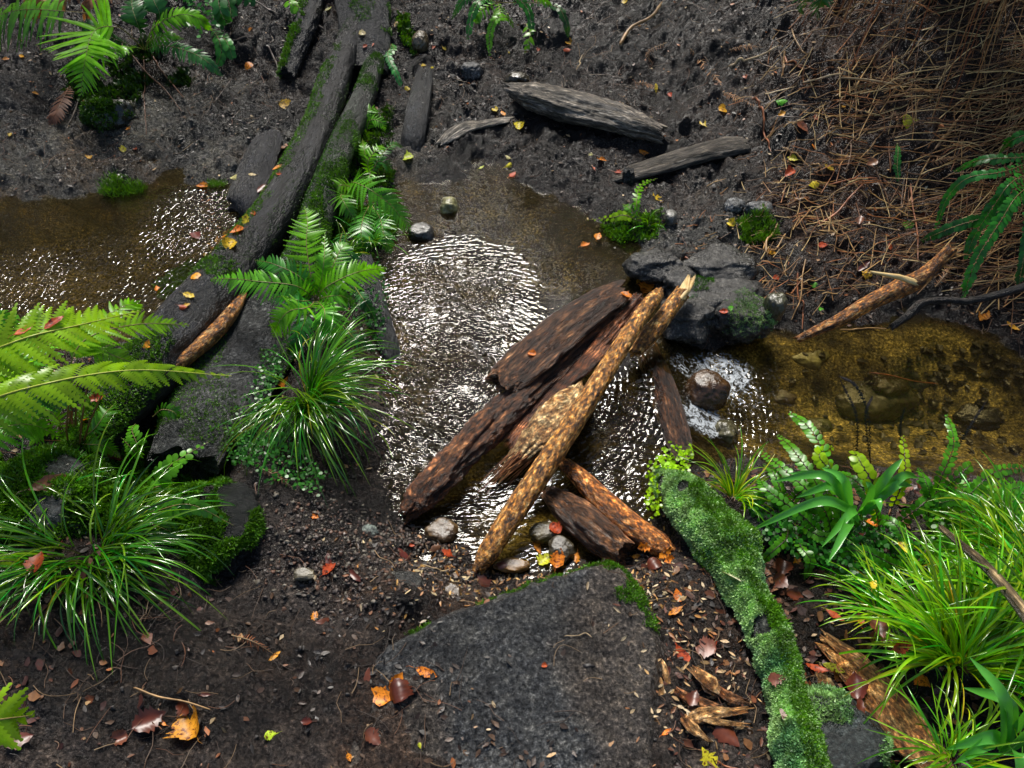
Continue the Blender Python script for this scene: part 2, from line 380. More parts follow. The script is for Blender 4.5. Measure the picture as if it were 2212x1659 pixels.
# ------------------------------------------------------------------ the water
def build_water():
    ys = axis([(0.6, 3.2, 330), (3.2, 3.6, 8)]); xs = axis([(-6, -2.2, 40), (-2.2, 2.2, 560), (2.2, 6, 40)])
    X, Y = np.meshgrid(xs, ys); x, y = X.ravel(), Y.ravel()
    s = bil(_SD, x, y)
    chop = np.zeros(len(x))
    def blob(u, v, r, a, ax=1.0, z=0.0):
        p = Z(u, v, z); d = np.hypot((x - p[0]) * ax, y - p[1])
        return a * ss(r, r * 0.35, d)
    chop = np.maximum(chop, blob(950, 820, 0.58, 1.9, 1.3))
    chop = np.maximum(chop, blob(930, 980, 0.42, 1.7))
    chop = np.maximum(chop, blob(980, 620, 0.34, 1.9))
    chop = np.maximum(chop, blob(1300, 960, 0.36, 1.4))
    chop = np.maximum(chop, blob(1540, 850, 0.34, 1.2, 1.0, -0.06))
    chop = np.maximum(chop, blob(440, 480, 0.34, 2.2, 1.0))
    chop = np.maximum(chop, blob(20, 630, 0.30, 2.4, 1.0))
    chop = np.maximum(chop, blob(1020, 1160, 0.25, 1.2))
    chop = np.maximum(chop, blob(250, 620, 0.45, 1.0)); chop = chop + 0.10
    fo = np.maximum.reduce([blob(1560, 800, 0.17, 1.0, 1.0, -0.05), blob(1520, 905, 0.13, 1.0, 1.0, -0.05), blob(1480, 790, 0.1, 0.8, 1, -0.03), blob(1610, 850, 0.12, 0.7, 1, -0.06),
                            blob(1010, 1150, 0.10, 0.45), blob(430, 480, 0.2, 0.12)])
    z = WL(x) + 0.0012 * np.minimum(chop, 1.5) * fbm2(x * 14, y * 22, 2, 5) + 0.006 * fo * fbm2(x * 30, y * 30, 2, 15)
    chop = chop * (1 + .7 * fbm2(x * 7, y * 9, 3, 25)).clip(.6, 1.4)
    col = np.stack([chop / 2, fo, np.zeros(len(x))], 1)
    mb = MB(); mb.add(np.stack([x, y, z], 1), Q=grid_faces(len(ys), len(xs)), col=col)
    m = bpy.data.materials.new('stream_water'); m.use_nodes = True; nt = m.node_tree; L = nt.links.new
    out = nt.nodes['Material Output']; nt.nodes.remove(nt.nodes['Principled BSDF'])
    at = nd(nt, 'ShaderNodeAttribute', attribute_name='lc'); ca = nd(nt, 'ShaderNodeAttribute', attribute_name='col')
    sp = nd(nt, 'ShaderNodeSeparateColor'); L(ca.outputs['Color'], sp.inputs[0])
    # ripples: stretched noise warped by a slow flow, with rings spreading from two stones
    mp = nd(nt, 'ShaderNodeMapping'); mp.inputs['Scale'].default_value = (0.85, 1.5, 1.0); mp.inputs['Rotation'].default_value = (0, 0, 0.12); L(at.outputs['Vector'], mp.inputs[0])
    wv = nd(nt, 'ShaderNodeTexNoise', i_Scale=9.0, i_Detail=2.0); L(mp.outputs[0], wv.inputs['Vector'])
    wa = nd(nt, 'ShaderNodeVectorMath', operation='MULTIPLY_ADD'); L(wv.outputs['Color'], wa.inputs[0]); wa.inputs[1].default_value = (0.07, 0.07, 0.0); L(mp.outputs[0], wa.inputs[2])
    n1 = nd(nt, 'ShaderNodeTexNoise', i_Scale=34.0, i_Detail=1.0, i_Roughness=0.35); L(wa.outputs[0], n1.inputs['Vector'])
    def rings(u, v, freq, sc):
        p = Z(u, v, 0)
        sb = nd(nt, 'ShaderNodeVectorMath', operation='SUBTRACT'); L(at.outputs['Vector'], sb.inputs[0]); sb.inputs[1].default_value = tuple(p)
        w = nd(nt, 'ShaderNodeTexWave', wave_type='RINGS', rings_direction='SPHERICAL', i_Scale=freq, i_Distortion=3.5, i_Detail=0.5); w.inputs['Detail Scale'].default_value = 3.0
        L(sb.outputs[0], w.inputs['Vector'])
        q = nd(nt, 'ShaderNodeMath', operation='MULTIPLY'); L(w.outputs['Fac'], q.inputs[0]); q.inputs[1].default_value = sc
        return q.outputs[0]
    def addm(a, b, op='ADD'):
        q = nd(nt, 'ShaderNodeMath', operation=op)
        for i, k in enumerate((a, b)):
            if hasattr(k, 'links'): L(k, q.inputs[i])
            else: q.inputs[i].default_value = k
        return q.outputs[0]
    n1h = addm(n1.outputs[0], 0.60, 'SUBTRACT')
    h = addm(addm(n1h, rings(1010, 800, 17.0, 0.14)), rings(1100, 600, 14.0, 0.10))
    h = addm(h, sp.outputs[0], 'MULTIPLY')
    bp = nd(nt, 'ShaderNodeBump', i_Strength=1.0, i_Distance=0.0095); L(h, bp.inputs['Height'])
    gl = nd(nt, 'ShaderNodeBsdfGlossy', i_Roughness=0.06); gl.inputs['Color'].default_value = (1, 1, 1, 1); L(bp.outputs[0], gl.inputs['Normal'])
    fr = nd(nt, 'ShaderNodeFresnel', i_IOR=1.30); L(bp.outputs[0], fr.inputs['Normal'])
    tr = nd(nt, 'ShaderNodeBsdfTransparent'); tr.inputs[0].default_value = (0.76, 0.69, 0.46, 1)
    df = nd(nt, 'ShaderNodeBsdfDiffuse'); df.inputs[0].default_value = (0.045, 0.032, 0.014, 1)
    m0 = nd(nt, 'ShaderNodeMixShader', i_0=0.10); L(tr.outputs[0], m0.inputs[1]); L(df.outputs[0], m0.inputs[2])
    m1 = nd(nt, 'ShaderNodeMixShader'); L(fr.outputs[0], m1.inputs[0]); L(m0.outputs[0], m1.inputs[1]); L(gl.outputs[0], m1.inputs[2])
    fn = nd(nt, 'ShaderNodeTexNoise', i_Scale=55.0, i_Detail=7.0, i_Roughness=0.75, i_Distortion=1.2); L(at.outputs['Vector'], fn.inputs['Vector'])
    ff = addm(addm(addm(fn.outputs[0], 0.5, 'SUBTRACT'), 3.2, 'MULTIPLY'), addm(sp.outputs[1], 0.95, 'MULTIPLY'), 'ADD')
    ff = addm(ff, 0.80, 'SUBTRACT')
    cl = nd(nt, 'ShaderNodeClamp'); L(addm(ff, addm(sp.outputs[1], 3.0, 'MULTIPLY'), 'MULTIPLY'), cl.inputs[0])
    fd = nd(nt, 'ShaderNodeBsdfDiffuse'); fd.inputs[0].default_value = (0.42, 0.45, 0.47, 1)
    m2 = nd(nt, 'ShaderNodeMixShader'); L(cl.outputs[0], m2.inputs[0]); L(m1.outputs[0], m2.inputs[1]); L(fd.outputs[0], m2.inputs[2])
    L(m2.outputs[0], out.inputs[0])
    o = mb.build('stream_water', m, origin=(0, 0, 0)); tag(o, kind='structure')
build_water()
# ------------------------------------------------------------------ builders
def catmull(P, n):
    P = np.asarray(P, float)
    if len(P) == 2: P = np.array([P[0], (P[0] + P[1]) / 2, P[1]])
    Q = np.concatenate([[2 * P[0] - P[1]], P, [2 * P[-1] - P[-2]]]); out = []
    m = len(P) - 1
    for t in np.linspace(0, m - 1e-6, n):
        i = int(t); f = t - i; a, b, c, d = Q[i:i + 4]
        out.append(0.5 * ((2 * b) + (c - a) * f + (2 * a - 5 * b + 4 * c - d) * f * f + (3 * b - a - 3 * c + d) * f ** 3))
    return np.array(out)

def frames(P, up=(0, 0, 1)):
    T = nrm(np.gradient(P, axis=0)); up = np.asarray(up, float)
    S = nrm(np.cross(T, up) + 1e-9); N = np.cross(S, T)
    return T, S, N

def PL(L):
    """[(u, v, height, half width in px)]; height: number = above the ground, ('z', h) = above the water line"""
    pts = []; rad = []
    for u, v, h, w in L:
        p = Z(u, v, h[1]) if isinstance(h, tuple) else G(u, v, h, False)
        pts.append(p); rad.append(w * mpx(p))
    return np.array(pts), np.array(rad)

def log_geo(pts, rad, step=0.006, nar=40, flat=1.0, furrow=0.12, fs=6.0, fa=28.0, lump=0.12, jag=(0.02, 0.02), seed=1, cols=((1, 1, 1), (1, 1, 1)), dens=1.0, knots=()):
    pts = np.asarray(pts, float); Ln = np.linalg.norm(np.diff(pts, axis=0), axis=1).sum()
    n = max(8, int(Ln / step)); P = catmull(pts, n); r = np.interp(np.linspace(0, 1, n), np.linspace(0, 1, len(rad)), rad)
    T, S, N = frames(P)
    s = np.linspace(0, Ln, n); th = np.linspace(0, 2 * np.pi, nar, endpoint=False)
    SS, TT = np.meshgrid(s, th, indexing='ij'); RR = np.repeat(r[:, None], nar, 1)
    cx, cy = np.cos(TT), np.sin(TT)
    rm = float(np.mean(rad))
    low = fbm3(SS * 5, cx * 1.3, cy * 1.3, 3, seed)
    fur = np.abs(fbm3(SS * fs, cx * rm * fa, cy * rm * fa, 3, seed + 9))          # grooves along the grain
    fin = fbm3(SS * fs * 5, cx * rm * fa * 2.5, cy * rm * fa * 2.5, 2, seed + 19)
    k = 1 + lump * low - furrow * np.clip(1 - fur * 5, 0, 1) + furrow * 0.35 * fin
    for (ks, kt, kr, ka) in knots:
        d = np.sqrt(((SS - ks * Ln) / kr) ** 2 + ((np.angle(np.exp(1j * (TT - kt))) * RR) / kr) ** 2)
        k = k + ka * (np.exp(-d * d * 3) - 0.9 * np.exp(-d * d * 18)) + 0.02 * np.sin(d * 9) * np.exp(-d)
    rr = RR * k * (1 + furrow * .5 * fbm3(SS * 55, cx * rm * 130, cy * rm * 130, 2, seed + 77))
    jj = np.zeros_like(SS)
    ja = fbm3(np.zeros(nar), np.cos(th) * 2.2, np.sin(th) * 2.2, 3, seed + 31) * 1.4
    jb = fbm3(np.ones(nar), np.cos(th) * 2.2, np.sin(th) * 2.2, 3, seed + 37) * 1.4
    jj += -ja[None, :] * jag[0] * ss(0.10, 0, SS / Ln) + jb[None, :] * jag[1] * ss(0.90, 1, SS / Ln)
    V = P[:, None, :] + S[:, None, :] * (rr * cx)[..., None] + N[:, None, :] * (rr * cy * flat)[..., None] + T[:, None, :] * jj[..., None]
    lc = np.stack([SS, cx * RR, cy * RR], -1)
    tcol = np.clip(low * 0.9 + 0.5 + 0.35 * fin, 0, 1)[..., None]
    col = np.asarray(cols[0]) * (1 - tcol) + np.asarray(cols[1]) * tcol
    i = np.arange(n * nar).reshape(n, nar); j = np.roll(i, -1, 1)
    Q = np.stack([i[:-1], i[1:], j[1:], j[:-1]], -1).reshape(-1, 4)
    Nn = nrm(S[:, None, :] * cx[..., None] + N[:, None, :] * cy[..., None])
    return dict(V=V, Q=Q, col=col, lc=lc, n=n, nar=nar, P=P, T=T, N=Nn, r=r)

def add_log(mb, g, tint=None, ends=True):
    V = g['V'].reshape(-1, 3); n, m = g['n'], g['nar']
    col = g['col'].reshape(-1, 3); lc = g['lc'].reshape(-1, 3)
    mb.add(V, Q=g['Q'], col=col, lc=lc)
    if ends:
        for e, o in ((0, 1), (n - 1, -1)):     # cut or broken face: ring, inner ring pushed in, middle
            ring = g['V'][e]; c0 = ring.mean(0); T = g['T'][e] * o
            k = np.arange(m); inn = c0 + (ring - c0) * 0.6 + T * 0.15 * g['r'][e] * (1 + vn2(k * 1.7, k * 0 + e)[:, None])
            mid = (c0 + T * 0.25 * g['r'][e])[None]
            VV = np.concatenate([ring, inn, mid]); Q = np.stack([k, (k + 1) % m, (k + 1) % m + m, k + m], 1); Tt = np.stack([k + m, (k + 1) % m + m, np.full(m, 2 * m)], 1)
            mb.add(VV, Q=Q, T=Tt, col=col[e * m: (e + 1) * m].mean(0) * 1.25, lc=VV * 3)

def simple_log(name, L, mat, label, cat='log', parts=(), flat=1.0, build=True, **kw):
    pts, rad = PL(L) if not isinstance(L[0][0], np.ndarray) else (np.array([a for a, b in L]), np.array([b for a, b in L]))
    g = log_geo(pts, rad, flat=flat, **kw)
    mb = MB(); add_log(mb, g)
    e = empty(name, (pts[:, 0].mean(), pts[:, 1].mean(), g['V'][..., 2].min())); tag(e, label, cat)
    mb.build('bark', mat, e)
    return e, g

def tube(mb, P, r, m=5, col=(1, 1, 1), taper=0.3):
    P = np.asarray(P, float); n = len(P); T, S, N = frames(P)
    rr = (np.asarray(r) * np.ones(n)) * np.linspace(1, taper, n) if np.isscalar(r) else np.asarray(r)
    th = np.linspace(0, 2 * np.pi, m, endpoint=False)
    V = P[:, None] + S[:, None] * (rr[:, None] * np.cos(th))[..., None] + N[:, None] * (rr[:, None] * np.sin(th))[..., None]
    i = np.arange(n * m).reshape(n, m); j = np.roll(i, -1, 1)
    Q = np.stack([i[:-1], i[1:], j[1:], j[:-1]], -1).reshape(-1, 4)
    mb.add(V, Q=Q, col=col, lc=np.stack([np.repeat(np.arange(n) * 0.01, m), np.tile(np.cos(th), n) * 0.01, np.tile(np.sin(th), n) * 0.01], 1) + P[0])

def scatter_leaflets(mb, P, N, size, col, spread=0.9, blades=3, var=0.4, aspect=0.35, seed=3):
    """moss: at each point a tuft of tiny pointed blades leaning out round the surface normal"""
    g = np.random.default_rng(seed); P = np.asarray(P); N = nrm(N); n = len(P)
    if n == 0: return
    P = np.repeat(P, blades, 0); N = np.repeat(N, blades, 0); col = np.repeat(np.broadcast_to(col, (n, 3)), blades, 0) * (1 + var * (g.random((n * blades, 1)) * 2 - 1))
    d = nrm(N + spread * g.normal(size=P.shape) * 0.7); w = nrm(np.cross(d, g.normal(size=P.shape)))
    sz = size * (0.55 + 0.9 * g.random((len(P), 1)))
    P = P + g.normal(size=P.shape) * size * 0.35
    a = P - w * sz * aspect * 0.5; b = P + w * sz * aspect * 0.5
    m1 = P + d * sz * 0.55 - w * sz * aspect * 0.45; m2 = P + d * sz * 0.55 + w * sz * aspect * 0.45; t = P + d * sz
    V = np.stack([a, b, m2, m1, t], 1).reshape(-1, 3); k = np.arange(len(P)) * 5
    mb.add(V, Q=np.stack([k, k + 1, k + 2, k + 3], 1), T=np.stack([k + 3, k + 2, k + 4], 1), col=np.repeat(np.clip(col, 0, 1), 5, 0))

def moss_on(g, mb, size, dens, col, up=-0.1, region=None, nseed=5, thr=-0.1, nscale=7, blades=3, seed=3, aspect=0.35, side=None, cushion=0.0):
    """moss over a log's upper side where a slow noise allows; dens = tufts per m2"""
    V = g['V']; N = g['N']; n, m = g['n'], g['nar']
    area = float(np.linalg.norm(np.diff(g['P'], axis=0), axis=1).sum() * 2 * np.pi * g['r'].mean())
    cnt = int(area * dens); q = np.random.default_rng(seed)
    a = q.random(cnt) * (n - 1.001); b = q.random(cnt) * m
    ai = a.astype(int); bi = b.astype(int); fa = (a - ai)[:, None]; fb = (b - bi)[:, None]; bj = (bi + 1) % m; bi %= m
    P = (V[ai, bi] * (1 - fb) + V[ai, bj] * fb) * (1 - fa) + (V[ai + 1, bi] * (1 - fb) + V[ai + 1, bj] * fb) * fa
    Nn = N[ai, bi]
    ok = (Nn[:, 2] > up) & (fbm3(P[:, 0] * nscale, P[:, 1] * nscale, P[:, 2] * nscale, 3, nseed) > thr)
    if side is not None: ok &= (Nn @ np.asarray(side, float)) > 0.1
    if region: ok &= (a / n > region[0]) & (a / n < region[1])
    P = P[ok]; Nn = Nn[ok]
    if cushion: P = P + Nn * (cushion * (.3 + 1.4 * np.abs(fbm3(P[:, 0] * 18, P[:, 1] * 18, P[:, 2] * 18, 2, 91))))[:, None]
    v = fbm3(P[:, 0] * 25, P[:, 1] * 25, P[:, 2] * 25, 2, 8)[:, None]
    c = np.asarray(col[0]) * (0.5 - 0.5 * v * 1.6).clip(0, 1) + np.asarray(col[1]) * (0.5 + 0.5 * v * 1.6).clip(0, 1)
    scatter_leaflets(mb, P, Nn, size, c, blades=blades, seed=seed, aspect=aspect)

def ico(sub=4):
    import bmesh
    bm = bmesh.new(); bmesh.ops.create_icosphere(bm, subdivisions=sub, radius=1.0)
    V = np.array([v.co[:] for v in bm.verts]); F = np.array([[v.index for v in f.verts] for f in bm.faces]); bm.free()
    return V, F
ICO = {k: ico(k) for k in (3, 4, 5)}

def rock(name, u, v, rx, ry, h, mat, label, z=None, seed=1, rot=0, tint=(1, 1, 1), rough=0.22, sub=5, group=None, cat='stone'):
    p = Z(u, v, z) if z is not None else G(u, v, 0, False)
    k = mpx(p); V, F = ICO[sub]
    d = V.copy()
    n = fbm3(V[:, 0] * 1.1 + seed, V[:, 1] * 1.1, V[:, 2] * 1.1, 4, seed)
    n2 = fbm3(V[:, 0] * 6 + seed, V[:, 1] * 6, V[:, 2] * 6, 3, seed + 5)
    r = 1 + rough * 1.6 * n + 0.06 * n2 + 0.03 * fbm3(V[:, 0] * 19 + seed, V[:, 1] * 19, V[:, 2] * 19, 3, seed + 6)
    d = V * r[:, None]
    d[:, 2] = np.where(d[:, 2] > 0.72, 0.72 + (d[:, 2] - 0.72) * 0.45, d[:, 2])
    sc = np.array([rx * k, ry * k / math.sin(PITCH) * 1.0, h])
    d = d * sc; c, s = math.cos(rot), math.sin(rot); d = np.stack([d[:, 0] * c - d[:, 1] * s, d[:, 0] * s + d[:, 1] * c, d[:, 2]], 1)
    V2 = d + p
    mb = MB(); mb.add(V2, T=F, col=np.asarray(tint) * (1 + 0.35 * n[:, None]), lc=d + seed)
    o = mb.build(name, mat, origin=p); tag(o, label, cat, group)
    return o, V2, F, nrm(V)

# ------------------------------------------------------------------ ferns
def pinna_tpl(kind):
    if kind == 'strap':
        a = np.array([0, .06, .3, .55, .8, .93, 1]); b = np.array([.55, .95, 1, .85, .5, .25, .02])
    elif kind == 'comb':       # cut nearly to the midrib into blunt lobes
        k = 10; a = []; b = []
        for i in range(k):
            t = i / k; w = (1 - t ** 1.6) * .98 + .05
            a += [t, t + .035, t + .072, t + .098]; b += [w * .28, w * .95, w * 1.0, w * .35]
        a += [1.0]; b += [.02]; a = np.array(a); b = np.array(b)
    elif kind == 'tooth':
        k = 8; a = []; b = []
        for i in range(k):
            t = i / k; w = (1 - t ** 1.8) * .95 + .05
            a += [t, t + .05, t + .1]; b += [w * .72, w * .85, w * 1.08]
        a += [1.0]; b += [.02]; b[0] = .5; a = np.array(a); b = np.array(b)
    elif kind == 'round':
        t = np.linspace(0, np.pi, 8); a = 0.08 + 0.92 * (1 - np.cos(t)) / 2; b = np.sin(t) * 1.0 + .02
        a = np.concatenate([[0], a]); b = np.concatenate([[.06], b])
    return a, b

def frond(mb, st, ctrl, W, npair, kind='comb', prof='lance', bare=0.12, sweep=0.35, pw=0.95, sag=0.10, col=(1, 1, 1), stem=(0.30, 0.24, 0.08), sr=0.0016, up=(0, -.55, .83), seed=0, fold=0.07, jit=0.10, lift=0.0, n=80, cvar=0.15):
    q = np.random.default_rng(seed + 1000)
    P = catmull(ctrl, n); T, S, N = frames(P, up)
    L = np.linalg.norm(np.diff(P, axis=0), axis=1).sum()
    tube(st, P, sr, 5, stem, 0.25)
    a, b = pinna_tpl(kind); K = len(a)
    t = np.repeat(np.linspace(bare, 0.985, npair), 2); sd = np.tile([1., -1.], npair); t = np.clip(t + sd * 0.25 * (1 - bare) / npair, 0, 1)
    x = (t - bare) / (1 - bare)
    if prof == 'lance': f = np.interp(x, [0, .12, .35, .6, .85, 1], [.45, .8, 1, .82, .38, .05])
    elif prof == 'tri': f = np.interp(x, [0, .08, .25, .6, .85, 1], [.85, 1, .92, .55, .22, .04])
    elif prof == 'strap': f = np.interp(x, [0, .1, .5, .85, 1], [.6, .9, 1, .75, .25])
    else: f = np.ones_like(x)
    ln = W * f * (1 + jit * q.normal(size=len(t))).clip(0.5, 1.3)
    if kind == 'round': wd = np.minimum(ln * 0.9, L * (1 - bare) / npair * 1.0) * (0.85 + .2 * q.random(len(t)))
    else: wd = np.full(len(t), L * (1 - bare) / npair * pw) * np.minimum(1, 0.35 + 1.2 * f)
    i = (t * (n - 1)).astype(int); Pi, Ti, Si, Ni = P[i], T[i], S[i], N[i]
    sw = sweep + 0.35 * x + jit * 0.6 * q.normal(size=len(t))
    D = Si * (sd * np.cos(sw))[:, None] + Ti * np.sin(sw)[:, None]
    D = nrm(D + Ni * (lift + 0.12 * q.normal(size=len(t)))[:, None])
    A = nrm(np.cross(Ni, D)); NN = np.cross(D, A)
    # rows along the pinna: left edge, midrib, right edge
    V = []
    al = a[None, :, None]
    base = Pi[:, None] + D[:, None] * al * ln[:, None, None] + A[:, None] * (0.10 * sd[:, None, None] * al ** 2) * ln[:, None, None]
    sgz = -(sag * ln)[:, None] * a[None] ** 2
    curl = (0.06 * q.normal(size=len(t)))[:, None] * ln[:, None] * a[None] ** 2
    for e, cz in ((-1, fold), (0, 0), (1, fold)):
        p = base + A[:, None] * (e * b[None, :, None] * wd[:, None, None] * 0.5) + NN[:, None] * ((-cz * b[None, :, None] * wd[:, None, None]) + curl[..., None])
        p[..., 2] += sgz
        V.append(p)
    V = np.stack(V, 2)              # pinna, row, 3, xyz
    m = len(t); idx = np.arange(m * K * 3).reshape(m, K, 3)
    Q = np.concatenate([np.stack([idx[:, :-1, e], idx[:, 1:, e], idx[:, 1:, e + 1], idx[:, :-1, e + 1]], -1).reshape(-1, 4) for e in (0, 1)])
    cc = np.asarray(col) * (1 + cvar * q.normal(size=(m, 1)))
    cc = np.repeat(cc[:, None], K * 3, 1).reshape(m, K, 3, 3).copy(); cc[:, :, 1] *= 1.12
    mb.add(V, Q=Q, col=np.clip(cc.reshape(-1, 3), 0.01, 4))

def fern(name, label, fronds, mat, smat, base=None, cat='fern', group=None):
    """fronds: dicts for frond(); each becomes a part of the plant with its stalk as sub-part"""
    p0 = base if base is not None else fronds[0]['ctrl'][0]
    e = empty(name, p0); tag(e, label, cat, group)
    for k, f in enumerate(fronds):
        mb = MB(); st = MB(); f = dict(f); mm = f.pop('mat', mat)
        frond(mb, st, seed=k * 13 + len(label), **f)
        o = mb.build('frond', mm, e, origin=np.array(f['ctrl'][0]))
        st.build('stalk', smat, o, origin=np.array(f['ctrl'][0]))
    return e

def blades(mb, roots, az, el, ln, w, bend, col, nseg=12, fold=0.25, seed=1):
    """grass: arcs that leave at elevation el and bend down"""
    roots = np.asarray(roots, float); n = len(roots); q = np.random.default_rng(seed)
    az = np.asarray(az); el = np.asarray(el); ln = np.asarray(ln); w = np.asarray(w) * np.ones(n)
    t = np.linspace(0, 1, nseg)
    e = el[:, None] - np.asarray(bend)[:, None] * t[None] ** 1.3
    e = np.maximum(e, -1.45)
    a = az[:, None] + (q.normal(size=(n, 1)) * 0.55) * t[None]
    d = np.stack([np.cos(e) * np.sin(a), np.cos(e) * np.cos(a), np.sin(e)], -1)
    P = roots[:, None] + np.cumsum(d, 1) * (ln / nseg)[:, None, None]
    P = np.concatenate([roots[:, None], P], 1); d = np.concatenate([d[:, :1], d], 1); K = nseg + 1
    side = nrm(np.cross(d, np.array([0, 0, 1.0])) + 1e-6); ro = q.normal(size=(n, 1, 1)) * 0.5; Nn = np.cross(side, d)
    side = nrm(side * np.cos(ro) + Nn * np.sin(ro)); Nn = np.cross(side, d)
    tt = np.linspace(0, 1, K); pr = np.interp(tt, [0, .1, .5, .85, 1], [.7, .9, 1, .6, .03])
    ww = w[:, None] * pr[None]
    V = np.stack([P - side * ww[..., None] * .5, P - Nn * (ww * fold)[..., None], P + side * ww[..., None] * .5], 2)
    idx = np.arange(n * K * 3).reshape(n, K, 3)
    Q = np.concatenate([np.stack([idx[:, :-1, j], idx[:, 1:, j], idx[:, 1:, j + 1], idx[:, :-1, j + 1]], -1).reshape(-1, 4) for j in (0, 1)])
    col = np.broadcast_to(col, (n, 3)) * (1 + 0.38 * q.normal(size=(n, 1))).clip(.3, 2.2) * (1 + np.array([.35, 0, -.2]) * q.normal(size=(n, 1)))
    w = w * 1.0
    cc = np.repeat(col[:, None], K * 3, 1).reshape(-1, 3)
    mb.add(V, Q=Q, col=np.clip(cc, .005, 4))

def tussock(name, label, p, n, ln, mat, col, seed=1, w=0.004, el=(0.5, 1.45), bend=(1.2, 2.4), az=(0, 2 * math.pi), rad=0.035, dead=12, cat='grass tuft', group=None):
    q = np.random.default_rng(seed); e = empty(name, p); tag(e, label, cat, group)
    def mk(n, ln, cl, w):
        ph = q.uniform(az[0], az[1], n); rr = rad * np.sqrt(q.random(n)); roots = np.array(p) + np.stack([np.sin(ph) * rr, np.cos(ph) * rr, np.zeros(n)], 1)
        return dict(roots=roots, az=ph + q.normal(size=n) * .55, el=q.uniform(el[0], el[1], n), ln=ln * q.uniform(.35, 1.12, n), w=w * q.uniform(.7, 1.2, n), bend=q.uniform(bend[0], bend[1], n), col=cl)
    mb = MB(); blades(mb, **mk(n, ln, col, w), seed=seed); mb.build('green_blades', mat, e)
    if dead:
        mb = MB(); blades(mb, **mk(dead, ln * .8, (5.0, 1.9, 3.6), w * .8), seed=seed + 1); mb.build('dry_blades', mat, e)
    return e

# ------------------------------------------------------------------ fallen leaves
def leaf_mesh(kind, size, seed):
    q = np.random.default_rng(seed); n = 15
    t = np.linspace(0, 1, n)
    if kind == 'ovate': w = np.sin(np.pi * t ** 0.75) * 0.34
    elif kind == 'round': w = np.sqrt(np.clip(1 - (2 * t - 1) ** 2, 0, 1)) * 0.46
    elif kind == 'tear': w = np.interp(t, [0, .15, .4, .7, .9, 1], [.02, .05, .2, .33, .24, .0])
    elif kind == 'lance': w = np.sin(np.pi * t) ** 0.8 * 0.17
    else: w = np.sin(np.pi * t ** 0.9) * 0.28        # torn
    tooth = 1 + 0.10 * ((np.arange(n) % 2) * 2 - 1) * (kind != 'lance')
    wl = w * tooth * (1 + .12 * q.normal(size=n)); wr = w * tooth * (1 + .12 * q.normal(size=n))
    if kind == 'torn': wl *= 0.6 + 0.7 * q.random(n); wr *= 0.6 + 0.7 * q.random(n)
    cols = np.array([-1, -.5, 0, .5, 1.])
    V = np.zeros((n, 5, 3)); cu = q.uniform(0.1, 0.9) * (1 if q.random() < .7 else -1); cl = q.uniform(-.25, .45); tw = q.uniform(-.5, .5)
    for j, c in enumerate(cols):
        ww = np.where(c < 0, wl, wr)
        x = c * ww; zz = cu * (c * ww) ** 2 * 2.2 + cl * (t - .5) ** 2 + tw * x * (t - .5) + 0.02 * vn2(t * 5 + seed, c * 2.0 + t * 0, seed)
        V[:, j] = np.stack([x, t - .5, zz - (0.012 if c == 0 else 0)], 1)
    V = V.reshape(-1, 3) * size
    idx = np.arange(n * 5).reshape(n, 5); Q = np.stack([idx[:-1, :-1], idx[:-1, 1:], idx[1:, 1:], idx[1:, :-1]], -1).reshape(-1, 4)
    return V, Q

def surface_at(u, v, h=0.0):
    """first surface met looking at (u, v): any built thing or the ground"""
    d = ray(u, v); d = d / np.linalg.norm(d)
    dg = bpy.context.evaluated_depsgraph_get()
    ok, loc, no, idx, ob, mt = scene.ray_cast(dg, tuple(_c), tuple(d))
    if not ok: return G(u, v, h), np.array([0, 0, 1.0]), None
    return np.array(loc), np.array(no), ob

def place_leaf(name, u, v, px, kind, mat, col, label, seed, az=None, cat='leaf', group='fallen leaves on the stream banks', spot=None):
    if spot is None:
        p, no, ob = surface_at(u, v)
    else: p, no = spot
    k = mpx(p); size = px * k; q = np.random.default_rng(seed * 7 + 3)
    V, Q = leaf_mesh(kind, size, seed)
    az = q.uniform(0, 6.28) if az is None else az
    no = nrm(np.array(no) * (1 if no[2] > -0.1 else -1) + np.array([0, -0.15, 1.1]) + q.normal(size=3) * .12)
    x = nrm(np.cross(np.array([math.cos(az), math.sin(az), 0]), no)); y = np.cross(no, x)
    zmin = V[:, 2].min()
    W = V[:, :1] * x + V[:, 1:2] * y + (V[:, 2:] - zmin * 0.8 + 0.0015) * no
    mb = MB(); mb.add(W + p, Q=Q, col=col, lc=V + seed * 0.37)
    # the leaf's own stalk
    s0 = p + y * (-0.5 * size) + no * (-zmin * .8 + .002); tube(mb, [s0, s0 - y * size * .16 + no * .002, s0 - y * size * .3 + x * size * .06], max(0.0006, size * .012), 4, np.array(col) * .7)
    o = mb.build(name, mat, origin=p); tag(o, label, cat, group)
    return o
